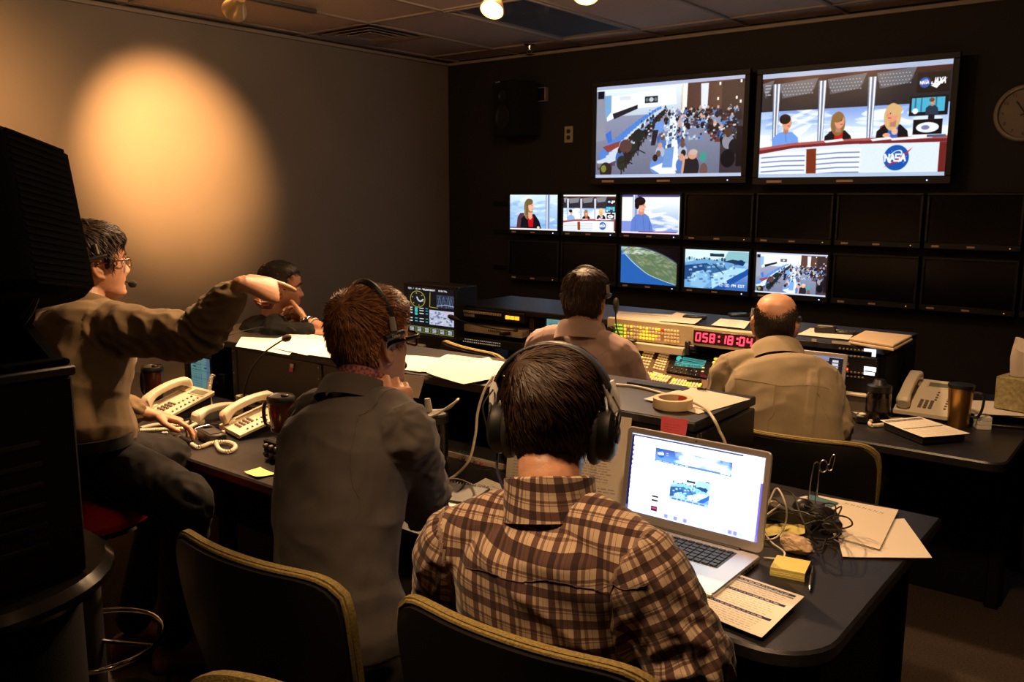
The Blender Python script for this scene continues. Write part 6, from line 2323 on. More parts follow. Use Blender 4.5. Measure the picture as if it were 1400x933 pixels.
def chair(label, loc, rz, ztop=.90, w=.47, uph=None):
    """task chair facing +y in its own frame, back rest at y = -.22"""
    t = thing('office_chair', label, 'chair', loc, rz, 'black shell office chairs')
    z0, z1 = .50, ztop
    nu, nv = 26, 18

    def surf(u, v, off, grow=0.0):
        wv = (w / 2 + grow) * (.88 + .12 * math.sin(PI * min(1, v * 1.1) * .5 + .2))
        cut = 1 - .035 * max(0, (v - .86) / .14) ** 2
        x = u * wv * cut
        z = z0 + (z1 + grow - z0) * v - .035 * (abs(u) ** 9) * v
        y = -.235 - .07 * v * (.3 + v * .7) + .048 * abs(u) ** 2.2 - .02 * math.sin(PI * v)
        return np.array([x, y + off, z])

    def shellmesh(offb, offf, grow, name, mat, rim=.0):
        b = MB()
        V = []
        for off in (offb, offf):
            for j in range(nv + 1):
                for i in range(nu + 1):
                    u, v = i / nu * 2 - 1, j / nv
                    e = .6 * max(abs(u) ** 10, v ** 24)
                    o_ = off * (1 - .75 * e) if rim else off
                    V.append(surf(u, v, o_, grow))
        N = (nu + 1) * (nv + 1)
        F = []
        for j in range(nv):
            for i in range(nu):
                a = j * (nu + 1) + i
                F.append((a, a + nu + 1, a + nu + 2, a + 1)[::-1])
                F.append((a + N, a + N + 1, a + N + nu + 2, a + N + nu + 1)[::-1])
        edge = list(range(nu + 1)) + [nu + j * (nu + 1) for j in range(1, nv + 1)] + [N - 1 - i for i in range(1, nu + 1)] + [(nv - j) * (nu + 1) for j in range(1, nv)]
        for k in range(len(edge)):
            a, b2 = edge[k], edge[(k + 1) % len(edge)]
            F.append((a, a + N, b2 + N, b2)[::-1])
        b.add(V, F)
        return b.build(name, mat, t)
    shellmesh(-.016, -.004, -.004, 'back_shell', M_SHELL)
    shellmesh(-.003, .024, .008, 'back_cushion', uph or M_UPH, rim=.4)
    # piping that rims the shell
    P = [surf(-1, v, -.004, .002) for v in np.linspace(0, 1, 14)] + [surf(u, 1, -.004, .002) for u in np.linspace(-1, 1, 22)[1:-1]] + [surf(1, v, -.004, .002) for v in np.linspace(1, 0, 14)]
    MB().tube(P, .0045, 6).build('piping', uph or M_UPH, t)
    s = MB()
    s.prism(rrect(.47, .46, .09, 5), .42, .475, .018)
    s.build('seat_cushion', M_CHAIRDK, t)
    MB().prism(rrect(.45, .44, .09, 5), .395, .418, .006).build('seat_pan', M_SHELL, t)
    MB().tube(spline([(0, -.10, .40), (0, -.24, .41), (0, -.275, .50), (0, -.278, .62)], 6), [.022] * 19, 8, flat=1.6).build('back_bracket', M_CHAIRDK, t)
    MB().lathe([(.03, .18), (.03, .30), (.022, .30), (.022, .395)], 16).build('gas_lift', M_CHAIRDK, t)
    MB().lathe([(.05, .075), (.05, .12), (.034, .18), (0, .18)], 16).build('base_hub', M_CHAIRDK, t)
    for k in range(5):
        a = 2 * PI * k / 5 + .3
        d = np.array([math.cos(a), math.sin(a), 0])
        b = MB().tube([d * .03 + (0, 0, .10), d * .28 + (0, 0, .075)], [.026, .017], 8, flat=.7)
        b.build('base_leg', M_CHAIRDK, t)
        c = MB()
        for s_ in (-1, 1):
            q = np.cross(d, [0, 0, 1]) * .014 * s_
            c.lathe([(.0, -.009), (.024, -.009), (.026, -.006), (.026, .006), (.024, .009), (0, .009)], 14, d * .28 + q + (0, 0, .0265), (PI / 2, 0, a))
        c.box(d * .28 + (0, 0, .055), (.02, .02, .03), .004, (0, 0, a))
        c.build('caster', M_CHAIRDK, t)
    return t


CH_BLAZER = (-1.44, 1.235, 0)
chair('office chair behind the man in the grey blazer, its whole black shell showing', CH_BLAZER, math.radians(4), .90, .50)
CH_PLAID = (-.838, 1.315, 0)
chair('office chair that the man in the plaid shirt sits in', CH_PLAID, math.radians(4), .90, .52)
chair('office chair of which only one yellow-green backrest corner shows at the picture\'s lower edge', (-.85, .395, 0), math.radians(184), .917)
chair('empty office chair with olive backrest before the waveform monitor', (-2.38, 3.08, 0), math.radians(-17), .95, .52)
CH_BALD = (-.985, 2.93, 0)
chair('office chair under the balding man in the khaki shirt', CH_BALD, math.radians(10), .85)
CH_PINK = (-1.78, 2.86, 0)
chair('office chair under the man in the pink shirt', CH_PINK, math.radians(3), .84)
CH_FAR = (-3.52, 2.86, 0)
chair('office chair under the man in the black t-shirt', CH_FAR, math.radians(-35), .84)

# red bar stool with a chrome foot ring
ST = np.array([-2.53, 1.16, 0])
t = thing('bar_stool', 'red-seated bar stool with a chrome foot ring under the pointing man', 'stool', ST)
MB().lathe([(.0, .645), (.17, .645), (.19, .655), (.198, .675), (.19, .70), (.17, .708), (0, .71)], 36).build('seat', pbr('stool_red', (.62, .014, .008), .4), t)
MB().lathe([(.18, .635), (.18, .6445), (0, .6445)], 30).build('seat_pan', M_CHROME, t)
MB().lathe([(.03, .05), (.03, .64), (0, .64)], 18).build('column', M_DKGREY, t)
MB().lathe([(.21, 0), (.21, .012), (.06, .035), (.035, .06), (0, .06)], 36).build('base', M_DKGREY, t)
a = np.linspace(0, 2 * PI, 36, False)
MB().tube([(.20 * math.cos(v), .20 * math.sin(v), .26) for v in a], .0085, 10, closed=True).build('foot_ring', M_CHROME, t)
for k in range(3):
    v = 2 * PI * k / 3 + .5
    MB().tube([(.03 * math.cos(v), .03 * math.sin(v), .26), (.195 * math.cos(v), .195 * math.sin(v), .26)], .007, 8).build('ring_arm', M_CHROME, t)

# ------------------------------------------------------------------ foreground: round-ended table, black cabinet, loudspeaker on a yoke
FD = 1.7
TC = atd(118, 790, FD)
ZT = float(atd(118, 792, FD)[2])
cor = atd(110, 640, FD)
ax, ay = float(cor[0]), float(cor[1])
t = thing('side_table', 'black round-ended table carrying the black cabinet at the picture edge', 'table', (ax - .30, ay - .16, 0))
rr0 = .28
poly = [(-.75, -rr0), (.10, -rr0)] + [(.10 + rr0 * math.sin(v), -rr0 * math.cos(v)) for v in np.linspace(.15, PI - .15, 16)] + [(.10, rr0), (-.75, rr0)]
MB().prism(poly, ZT - .045, ZT, .016).build('top', pbr('table_gloss', (.010, .009, .009), .14), t)
MB().prism([(x * .82, y * .78) for x, y in poly], .012, ZT - .046, .01).build('body', M_MATTE, t)
MB().prism([(x * .80, y * .75) for x, y in poly], 0, .012).build('plinth', M_BLACK, t)
zc1 = float(atd(106, 494, FD)[2])
t = thing('equipment_cabinet', 'tall black cabinet box standing on the round-ended table', 'cabinet', (ax - .26, ay - .19, ZT))
Hc2 = zc1 - ZT
MB().box((0, 0, (Hc2 - .02) / 2 + .001), (.52, .38, Hc2 - .022), .006).build('case', M_MATTE, t)
MB().box((.002, 0, Hc2 - .01), (.53, .39, .02), .004).build('top_plate', M_BLACK, t)
q = MB()
for k in range(6):
    q.box((.2605, 0, .08 + .04 * k), (.004, .24, .010), .001)
tag(q.build('vent_slat', M_BLACK, t), kind='stuff')
# loudspeaker: tilted, ribbed side, on a yoke
tl, tr_, br_, bl_ = atd(-45, 178, FD - .05), atd(42, 182, FD - .05), atd(88, 388, FD - .05), atd(-10, 425, FD - .05)
ctr = atd(18, 300, FD - .05)
t = thing('stage_speaker', 'large black ribbed loudspeaker tilted on a yoke at the picture edge', 'loudspeaker', (ctr[0], ctr[1], zc1))
upv = unit(atd(20, 185, FD - .05) - atd(64, 400, FD - .05))
nv_ = -CF * np.array([1, 1, 0])
nv_ = unit(nv_ - upv * (nv_ @ upv))
sd = unit(np.cross(upv, nv_))
sd = sd if sd @ CR > 0 else -sd
R = np.stack([sd, np.cross(upv, sd), upv], 1)
off = ctr - np.array(t.location)
edge_r = atd(66, 290, FD - .05) - ctr
hw = .19
shift = (edge_r @ sd) - hw
cab = MB()
cab.prism([(-hw, -.14), (hw - .03, -.14), (hw, -.10), (hw, .12), (hw - .05, .16), (-hw, .16)], -.155, .155, .02)
cab.xf(R, off + sd * shift)
cab.build('cabinet', pbr('speaker_black', (.004, .0038, .0038), .9, bump=.6, bscale=120, spec=.08), t)
q = MB()
for k in range(22):
    q.box((hw - .001, .01, -.14 + .0133 * k), (.006, .19, .007), .001)
q.xf(R, off + sd * shift)
M_SPK = pbr('speaker_black', (.004, .0038, .0038), .9, bump=.6, bscale=120, spec=.08)
tag(q.build('side_rib', M_SPK, t), kind='stuff')
q = MB().prism(rrect(.34, .28, .02), 0, .008, M=[[1, 0, 0], [0, 0, -1], [0, 1, 0]], off=(-.01, -.141, 0))
q.xf(R, off + sd * shift)
q.build('grille', pbr('speaker_foam', (.009, .009, .009), .9, bump=1, bscale=220), t)
p_ = MB().box((hw - .055, -.143, .035), (.05, .006, .075), .002)
p_.xf(R, off + sd * shift)
p_.build('handle_plate', pbr('worn_grey', (.09, .085, .08), .5, noise=.4, nscale=60), t)
p_ = MB()
for k in range(2):
    p_.ell((hw - .063 + .02 * k, -.147, .05), (.005, .003, .016), 10, 8)
p_.xf(R, off + sd * shift)
p_.build('plate_slot', M_BLACK, t)
base = np.array(t.location)
yo = MB()
ba = atd(18, 484, FD - .02) - base
ba[2] = .0
yo.prism([(-.11, -.06), (.10, -.06), (.10, .06), (-.11, .06)], .0, .012, .003, off=ba * (1, 1, 0))
jt = atd(12, 430, FD - .02) - base
yo.prism([(-.09, 0.012), (.08, 0.012), (.02, jt[2]), (-.05, jt[2])], -.02, .02, .004, M=np.stack([sd * np.array([1, 1, 0]), [0, 0, 1], unit(np.cross(sd * np.array([1, 1, 0]), [0, 0, 1]))], 1), off=ba * (1, 1, 0))
yo.lathe([(.035, -.03), (.035, .03), (0, .03)], 20, jt, (PI / 2, 0, math.atan2(nv_[1], nv_[0]) + PI / 2))
yo.tube([jt, jt + np.array([0, 0, .08])], .024, 12)
yo.build('yoke', M_SPK, t)
MB().tube(spline([atd(50, 404, FD - .04) - base, atd(42, 425, FD - .04) - base, atd(30, 442, FD - .04) - base, atd(20, 455, FD - .04) - base], 6), .007, 8).build('cable', M_RUBBER, t)
MB().tube(spline([atd(44, 406, FD - .05) - base, atd(36, 420, FD - .05) - base, atd(26, 436, FD - .05) - base], 6), .006, 8).build('cable', M_RUBBER, t)
# ------------------------------------------------------------------ people
from mathutils.kdtree import KDTree


def fuse(mb, vox, it=3, fac=.5):
    """one continuous skin over everything in the builder"""
    me = bpy.data.meshes.new('tmp')
    me.from_pydata(mb.v, [], mb.f)
    ob = bpy.data.objects.new('tmp', me)
    COL.objects.link(ob)
    r = ob.modifiers.new('r', 'REMESH')
    r.mode, r.voxel_size, r.use_smooth_shade = 'VOXEL', vox, True
    s = ob.modifiers.new('s', 'SMOOTH')
    s.iterations, s.factor = it, fac
    dg = bpy.context.evaluated_depsgraph_get()
    dg.update()
    out = bpy.data.meshes.new_from_object(ob.evaluated_get(dg))
    bpy.data.objects.remove(ob)
    bpy.data.meshes.remove(me)
    return out


def verts(me):
    n = len(me.vertices)
    a = np.empty(n * 3)
    me.vertices.foreach_get('co', a)
    b = np.empty(n * 3)
    me.vertex_normals.foreach_get('vector', b)
    return a.reshape(-1, 3), b.reshape(-1, 3)


def limb(mb, pts, rad, n=14, flat=1.0, sub=5):
    """tapering limb with round ends"""
    P = spline(pts, sub)
    k = np.linspace(0, len(pts) - 1, len(P))
    r = np.interp(k, range(len(pts)), rad)
    t0, t1 = unit(P[0] - P[1]), unit(P[-1] - P[-2])
    P = np.concatenate([[P[0] + t0 * r[0] * .75, P[0] + t0 * r[0] * .45], P, [P[-1] + t1 * r[-1] * .45, P[-1] + t1 * r[-1] * .75]])
    r = np.concatenate([[r[0] * .35, r[0] * .8], r, [r[-1] * .8, r[-1] * .35]])
    mb.tube(P, r, n, flat=flat)


def frame(f, u=(0, 0, 1)):
    """columns: right, forward, up"""
    f = unit(f)
    r = unit(np.cross(f, u))
    return np.stack([r, f, np.cross(r, f)], 1)


# head profile: height, front, back, half-width
HP = np.array([(-.122, .050, -.004, .016), (-.116, .070, .012, .033), (-.104, .083, .004, .046), (-.088, .083, -.022, .055), (-.068, .087, -.052, .062), (-.045, .087, -.072, .068), (-.02, .085, -.088, .073),
               (.0, .086, -.096, .0755), (.02, .0945, -.1, .0765), (.05, .0945, -.1025, .0775), (.078, .085, -.096, .0715), (.098, .069, -.082, .060), (.112, .046, -.060, .044), (.120, .020, -.034, .022), (.1225, -.003, -.012, .006)])


def head_grid(nr=58, na=72, grow=None, face=True, mouth=0.0, jaw=1.0):
    t = np.linspace(0, 1, nr)
    z = -.122 + (.1225 + .122) * (.5 - .5 * np.cos(PI * t)) * .5 + (.2445) * t * .5
    a0 = np.linspace(0, 2 * PI, na, False)
    a = a0 - .45 * np.sin(a0)           # denser in front
    V = np.zeros((nr, na, 3))
    for k in range(nr):
        f, b, w = (np.interp(z[k], HP[:, 0], HP[:, i]) for i in (1, 2, 3))
        if z[k] < -.05:
            w *= jaw
        yc = (f + b) / 2 if f - b < .08 else min(f - .04, max(b + .04, -.005))
        c, s = np.cos(a), np.sin(a)
        e = .88
        x = w * np.sign(s) * np.abs(s) ** e
        y = np.where(c > 0, (f - yc) * np.abs(c) ** e, -(yc - b) * np.abs(c) ** e) + yc
        V[k] = np.stack([x, y, np.full(na, z[k])], 1)
    if face:
        x, y, zz_ = V[..., 0], V[..., 1], V[..., 2]
        fr = np.clip(np.cos(a), 0, 1)[None, :] ** .5
        g = lambda u, s: np.exp(-(u / s) ** 2)
        nose = np.interp(zz_, [-.056, -.047, -.040, -.034, -.026, -.006, .012, .024], [0, .010, .022, .026, .023, .011, .004, 0])
        wn = np.interp(zz_, [-.05, -.036, -.012, .012], [.017, .0155, .009, .009])
        y += fr * nose * np.exp(-(x / wn) ** 2)
        y += fr * .005 * g(np.abs(x) - .015, .008) * g(zz_ + .041, .008)
        y -= fr * .013 * g(np.abs(x) - .031, .014) * g(zz_ - .002, .012)
        y += fr * .005 * g(zz_ - .022, .009) * g(np.abs(x) - .026, .026)
        y -= fr * .003 * g(x, .012) * g(zz_ - .016, .012)
        y += fr * .005 * g(np.abs(x) - .046, .018) * g(zz_ + .022, .018)
        lip = g(x, .024)
        y += fr * lip * (.006 * g(zz_ + .063, .006) + .0065 * g(zz_ + .076 + mouth * .006, .007))
        y -= fr * g(x, .022) * (.007 + .02 * mouth) * g(zz_ + .0695 + mouth * .003, .0028 + .005 * mouth)
        y -= fr * .004 * g(zz_ + .089, .007) * g(x, .03)
        y += fr * .005 * g(zz_ + .106, .010) * g(x, .02)
        V[..., 1] = y
    return V


def grid_faces(nr, na):
    F = [(k * na + j, k * na + (j + 1) % na, (k + 1) * na + (j + 1) % na, (k + 1) * na + j) for k in range(nr - 1) for j in range(na)]
    F = [f[::-1] for f in F]
    return F


def add_head(mb, C, R, s, mouth=0.0, jaw=1.0):
    V = head_grid(mouth=mouth, jaw=jaw)
    nr, na, _ = V.shape
    P = V.reshape(-1, 3) * s @ R.T + C
    mb.add(P, grid_faces(nr, na) + [tuple(range(na)), tuple(range((nr - 1) * na, nr * na))])
    for sx in (-1, 1):          # ears: lobe, bowl, rim
        def w(p):
            return (np.array(p) * (sx, 1, 1) * s) @ R.T + C
        P = spline([(.070, .002, -.036), (.077, -.012, -.034), (.083, -.026, -.012), (.086, -.030, .010), (.084, -.020, .026), (.079, -.004, .024), (.075, .004, .008)], 4)
        mb.tube([w(p) for p in P], np.interp(np.linspace(0, 1, len(P)), [0, .2, .8, 1], [.0085, .0062, .0052, .0045]) * s, 8)
        mb.tube([w(p) for p in spline([(.073, .003, -.02), (.078, -.014, -.012), (.079, -.017, .012)], 4)], .006 * s, 8)
        mb.ell(w((.074, -.006, -.032)), (.006 * s, .008 * s, .009 * s), 10, 8)


def hair_mask(P, style):
    x, y, z = P[..., 0], P[..., 1], P[..., 2]
    st = style
    front = st.get('front', .068) + st.get('peak', .0) * np.exp(-(x / .02) ** 2) - .02 * np.clip(np.abs(x) - .045, 0, 1) / .03
    zl = np.where(y > .035, front, np.interp(y, [-.12, -.09, -.035, -.02, .0, .02, .035], [st.get('nape', -.078), st.get('nape', -.078) + .006, -.05, .012, .022, st.get('burn', -.012), st.get('burn', -.012) + .02]))
    m_ = np.clip((z - zl) / .012 + .3, 0, 1)
    m_ = np.where((np.abs(x) > .06) & (y > -.034) & (y < .012) & (z < .026), 0, m_) if not st.get('longside') else m_
    if st.get('bald'):
        top = np.interp(y, [-.11, -.06, .0, .05], [.044, .050, .048, .03]) + .03 * (x / .07) ** 2 + .002 * np.sin(x * 160)
        m_ = m_ * np.clip((top - z) / .03, 0, 1)
        m_ = np.where(y > .045, 0, m_)
    return m_


def hair(parent, C, R, s, style, mat, o0, seed=0):
    V = head_grid(64, 80, face=False)
    nr, na, _ = V.shape
    lo = np.clip((-.045 - V[..., 2]) / .06, 0, 1) * np.clip(-V[..., 1] / .05 + .4, 0, 1)   # follow the back of the neck
    V[..., 1] = np.where(V[..., 1] < .02, V[..., 1] * (1 - lo) + lo * np.minimum(V[..., 1], -.079 * np.sqrt(np.clip(1 - (V[..., 0] / .062) ** 2, .02, 1))), V[..., 1])
    V[..., 0] *= 1 + .16 * lo
    M_ = hair_mask(V, style)
    ctr = np.array([0, -.008, .0])
    D = V - ctr
    D /= np.linalg.norm(D, axis=2, keepdims=True)
    th = style.get('th', .012)
    top = np.clip((V[..., 2] - .02) / .09, 0, 1)
    nz = np.array([[mnoise.noise(Vector(V[k, j] * 28)) + .6 * mnoise.noise(Vector(V[k, j] * 70)) for j in range(na)] for k in range(nr)])
    T = th * (style.get('side', .55) + (1 - style.get('side', .55)) * top) + style.get('lump', .003) * nz
    off = -.006 + M_ * (T + .006)
    P = V + D * off[..., None]
    W = P.reshape(-1, 3) * s @ R.T + C - o0
    keep = M_.reshape(-1)
    F = [f for f in grid_faces(nr, na) if max(keep[i] for i in f) > .02]
    if not style.get('bald'):
        F.append(tuple(range((nr - 1) * na, nr * na)))
    mb = MB().add(W, F)
    # strands that follow the cap
    rr = random.Random(seed)
    kd = KDTree(nr * na)
    Pf = (V + D * np.maximum(off, .0004)[..., None]).reshape(-1, 3)
    Df = D.reshape(-1, 3)
    for i, q in enumerate(Pf):
        kd.insert(q, i)
    kd.balance()
    idx = [i for i in range(nr * na) if keep[i] > style.get('min', .45)]
    whorl = np.array(style.get('whorl', (.012, -.055, .105)))
    comb = np.array(style.get('comb', (0, 0, 0)), float)
    n = style.get('n', 1500)
    L0, lift0, rad = style.get('len', .036), style.get('lift', .004), style.get('rad', .0013)
    wgt = np.array([np.linalg.norm(np.cross(Pf[i] + 1e-6, [0, 0, 1])) + .004 for i in idx])
    picks = rr.choices(idx, weights=wgt, k=n)
    for i in picks:
        p = Pf[i] + np.array([rr.gauss(0, .003) for _ in range(3)])
        d = unit(p - whorl) + comb * max(0, (p[2] - .03) / .08) + np.array([rr.gauss(0, .22) for _ in range(3)])
        L = L0 * rr.uniform(.6, 1.25)
        if abs(p[0]) > .052 and -.06 < p[1] < .03 and p[2] < .055:
            L *= .35
        pts, ns = [], 4
        lf = lift0 * rr.uniform(.3, 1.6)
        for q in range(ns + 1):
            _, j, _ = kd.find(p)
            nrm = Df[j]
            p = p + nrm * ((Pf[j] - p) @ nrm)
            pts.append((p + nrm * (-.001 + lf * (q / ns) ** style.get('curve', 1.0))) * s)
            d = unit(d - nrm * (d @ nrm))
            p = p + d * L / ns
        pts = np.array(pts) @ R.T + C - o0
        mb.tube(pts, np.array([.7, 1, .9, .65, .15]) * rad * s * rr.uniform(.7, 1.3), 3, cap=False)
    return mb.build('hair', mat, parent)


def hand(mb, W, R, curls, thumb=(.9, .35), right=True, s=1.0, spread=.06):
    """W wrist, R columns: side (towards the little finger), along the fingers, back of the hand"""
    def w(p):
        return np.array(p) * s @ R.T + W
    prof = [(-.010, .024, .019), (.015, .028, .018), (.05, .039, .0165), (.078, .042, .014), (.094, .038, .0105)]
    rings = []
    for y, hw, hh in prof:
        rings.append(np.array([w((hw * math.cos(a), y, hh * math.sin(a) + .002)) for a in np.linspace(0, 2 * PI, 16, False)]))
    mb.rings(rings)
    X = (-.031, -.0105, .0105, .030)
    Ls = ((.043, .027, .021), (.047, .030, .022), (.044, .028, .022), (.034, .022, .019))
    for k in range(4):
        p = np.array([X[k], .086 - .004 * abs(k - 1.2), .0])
        yaw = spread * (k - 1.5)
        ang = 0
        pts, rad = [p - (0, .012, 0)], [.0098]
        r0 = (.0092, .0095, .009, .008)[k]
        for j in range(3):
            ang += curls[k][j]
            d = np.array([math.sin(yaw) * math.cos(ang), math.cos(yaw) * math.cos(ang), -math.sin(ang)])
            pts.append(p)
            rad.append(r0 * (1.06 - .07 * j))
            pts.append(p + d * Ls[k][j] * .5)
            rad.append(r0 * (.95 - .07 * j))
            p = p + d * Ls[k][j]
        pts.append(p)
        rad.append(r0 * .74)
        P = np.array([w(q) for q in pts])
        t1 = unit(P[-1] - P[-2])
        P = np.concatenate([P, [P[-1] + t1 * .004 * s, P[-1] + t1 * .0065 * s]])
        mb.tube(P, np.array(rad + [r0 * .6, r0 * .25]) * s, 10)
    a, b = thumb
    p = np.array([-.026, .022, -.006])
    d1 = unit([-math.sin(a), math.cos(a), -.35])
    d2 = unit([-math.sin(a - b), math.cos(a - b), -.25])
    d3 = unit([-math.sin(a - 2 * b), math.cos(a - 2 * b), -.2])
    q1, q2 = p + d1 * .042, p + d1 * .042 + d2 * .032
    q3 = q2 + d3 * .024
    P = [w(p - d1 * .012), w(p), w(q1), w((q1 + q2) / 2), w(q2), w(q3), w(q3 + d3 * .005)]
    mb.tube(P, np.array([.013, .0145, .0115, .0105, .0103, .0085, .003]) * s, 10)


def torso(mb, spine, right, prof, n=28, ex=.82):
    """spine: points; prof: list of (t, half width, half depth, forward shift) along it, closed top and bottom"""
    P = spline(spine, 8)
    d = np.concatenate([[0], np.cumsum(np.linalg.norm(np.diff(P, axis=0), axis=1))])
    d /= d[-1]
    rings = []
    for t, hw, hd, sh in prof:
        p = np.array([np.interp(t, d, P[:, i]) for i in range(3)])
        p2 = np.array([np.interp(min(1, t + .06), d, P[:, i]) for i in range(3)])
        p1 = np.array([np.interp(max(0, t - .06), d, P[:, i]) for i in range(3)])
        up = unit(p2 - p1)
        r = unit(np.array(right) - up * (np.array(right) @ up))
        f = np.cross(up, r)
        a = np.linspace(0, 2 * PI, n, False)
        c, s = np.cos(a), np.sin(a)
        rings.append(p + f * sh + (hw * np.sign(c) * np.abs(c) ** ex)[:, None] * r + (hd * np.sign(s) * np.abs(s) ** ex)[:, None] * f)
    mb.rings(rings)


TP = [(0, .10, .08, 0), (.03, .165, .115, 0), (.12, .178, .125, 0), (.30, .160, .112, .0), (.5, .168, .118, .0), (.68, .182, .122, -.004), (.80, .182, .112, -.012), (.88, .155, .092, -.014), (.94, .105, .074, -.006), (1.0, .062, .062, .004)]


def seg_near(P, segs):
    """for each vertex: nearest segment, position along it and distance"""
    best = np.full(len(P), 1e9)
    idx = np.zeros(len(P), int)
    tt = np.zeros(len(P))
    for k, (a, b, r) in enumerate(segs):
        a, b = np.array(a), np.array(b)
        ab = b - a
        t = np.clip((P - a) @ ab / (ab @ ab), 0, 1)
        d = np.linalg.norm(P - a - t[:, None] * ab, axis=1) - r
        u = d < best
        best[u], idx[u], tt[u] = d[u], k, t[u]
    return idx, tt


def cloth(mb, vox, segs, up, right, amp, seed, o0, mat, name, parent, freq=1.0, back_pleat=None):
    """fuse the clothing volumes, press folds into them and store cloth coordinates for the weave"""
    me = fuse(mb, vox, 4)
    P, N = verts(me)
    idx, tt = seg_near(P, segs)
    fwd = np.cross(up, right)
    out = P.copy()
    uv = np.zeros((len(P), 3))
    base = np.array(segs[0][0])
    sd = seed * 7.3
    info = []
    for (a, b, r) in segs:
        a, b = np.array(a), np.array(b)
        d = unit(b - a)
        u = unit(np.cross(d, fwd) if abs(d @ fwd) < .9 else np.cross(d, up))
        info.append((a, b, r, d, u, np.cross(d, u), np.linalg.norm(b - a)))
    L_up = sum(i[6] for i in info[:1])
    for i in range(len(P)):
        k = idx[i]
        a, b, r, d, u, w_, L = info[k]
        q = P[i] - a
        if k == 0:                                  # trunk
            x, y, z = q @ right, q @ fwd, q @ up
            h1 = mnoise.noise(Vector((x * 7 * freq + sd, y * 7 * freq, z * 11 * freq)))
            h2 = mnoise.noise(Vector((x * 9 * freq + z * 11 * freq + sd, 3.3, z * 4 * freq - x * 5 * freq)))
            h3 = mnoise.noise(Vector((x * 26 * freq, y * 26 * freq + sd, z * 20 * freq)))
            h = .5 * h1 + .9 * (.5 - abs(h2) * 2.2) * min(1, max(0, (h1 + .45) / .6)) + .25 * h3
            uv[i] = (x, z + .8 * max(0, y + .07), 0)
        else:
            al = q @ d
            an = math.atan2(q @ w_, q @ u)
            el = math.exp(-((tt[i] - (1 if k % 2 else 0)) * L / .09) ** 2)
            c1, s1 = math.cos(an), math.sin(an)
            h1 = mnoise.noise(Vector((al * 17 * freq + .7 * c1 + sd, c1 * 1.3, s1 * 1.3 + k)))
            h2 = mnoise.noise(Vector((al * 30 * freq + 1.6 * s1 + sd, c1 * .9 + k, s1 * .9)))
            h = (.55 - abs(h1) * 2.0) * (.75 + .9 * el) + (.4 - abs(h2) * 1.4) * (.35 + .9 * el)
            uv[i] = (an * .058, al + .37 * k, 1)
        out[i] = P[i] + N[i] * amp * h
    if back_pleat is not None:
        x = (P - base) @ right - back_pleat
        z = (P - base) @ up
        bk = ((P - base) @ fwd < 0) & (idx == 0)
        pl = (np.clip((.018 - np.abs(x)) / .004, 0, 1)) * bk * np.clip((np.linalg.norm(np.array(segs[0][1]) - base) - .09 - z) / .02, 0, 1)
        out += N * (.005 * pl)[:, None]
    # sleeve seams sink a little
    me.vertices.foreach_set('co', (out - o0).ravel())
    at = me.attributes.new('cloth', 'FLOAT_VECTOR', 'POINT')
    at.data.foreach_set('vector', uv.ravel())
    me.materials.clear()
    me.materials.append(mat)
    me.polygons.foreach_set('use_smooth', [True] * len(me.polygons))
    me.update()
    return link(name, me, parent)


def collar(parent, o0, N, upv, fwd, mat, r=.066, h=.036, name='collar', gape=.5, drop=.030, flare=.022):
    """stand-and-fall shirt collar swept round the neck, open in front"""
    up = unit(upv)
    f = unit(fwd - up * (fwd @ up))
    rt = np.cross(f, up)
    mb = MB()
    rings = []
    for a in np.linspace(gape, 2 * PI - gape, 40):
        c, s = math.cos(a), math.sin(a)
        dr = f * c + rt * s
        rr_ = r * (1.0 + .08 * c)
        fl = 1 + .35 * max(0, c)
        prof = [(0, -.012), (-.001, h * .55), (.001, h), (.004, h + .003), (.008, h), (flare * .7, h * .4), (flare * fl, -drop * fl * .55), (flare * fl + .001, -drop * fl * .6), (flare * fl - .004, -drop * fl * .55), (.009, h * .3), (.006, -.012)]
        rings.append(np.array([N + dr * (rr_ + a_) + up * (b_ + .010 * (-c) * .6) - o0 for a_, b_ in prof]))
    mb.rings(rings)
    return mb.build(name, mat, parent)


M_SKIN = pbr('skin', (.50, .25, .15), .48, noise=.10, nscale=55, bump=.25, bscale=260, sss=.08)
M_SKIN2 = pbr('skin_tan', (.42, .20, .115), .46, noise=.10, nscale=55, bump=.25, bscale=260, sss=.08)
M_EYE = pbr('eye_white', (.75, .7, .65), .12)
M_IRIS = pbr('iris', (.05, .025, .012), .1)
M_LIP = pbr('lips', (.36, .12, .085), .45)


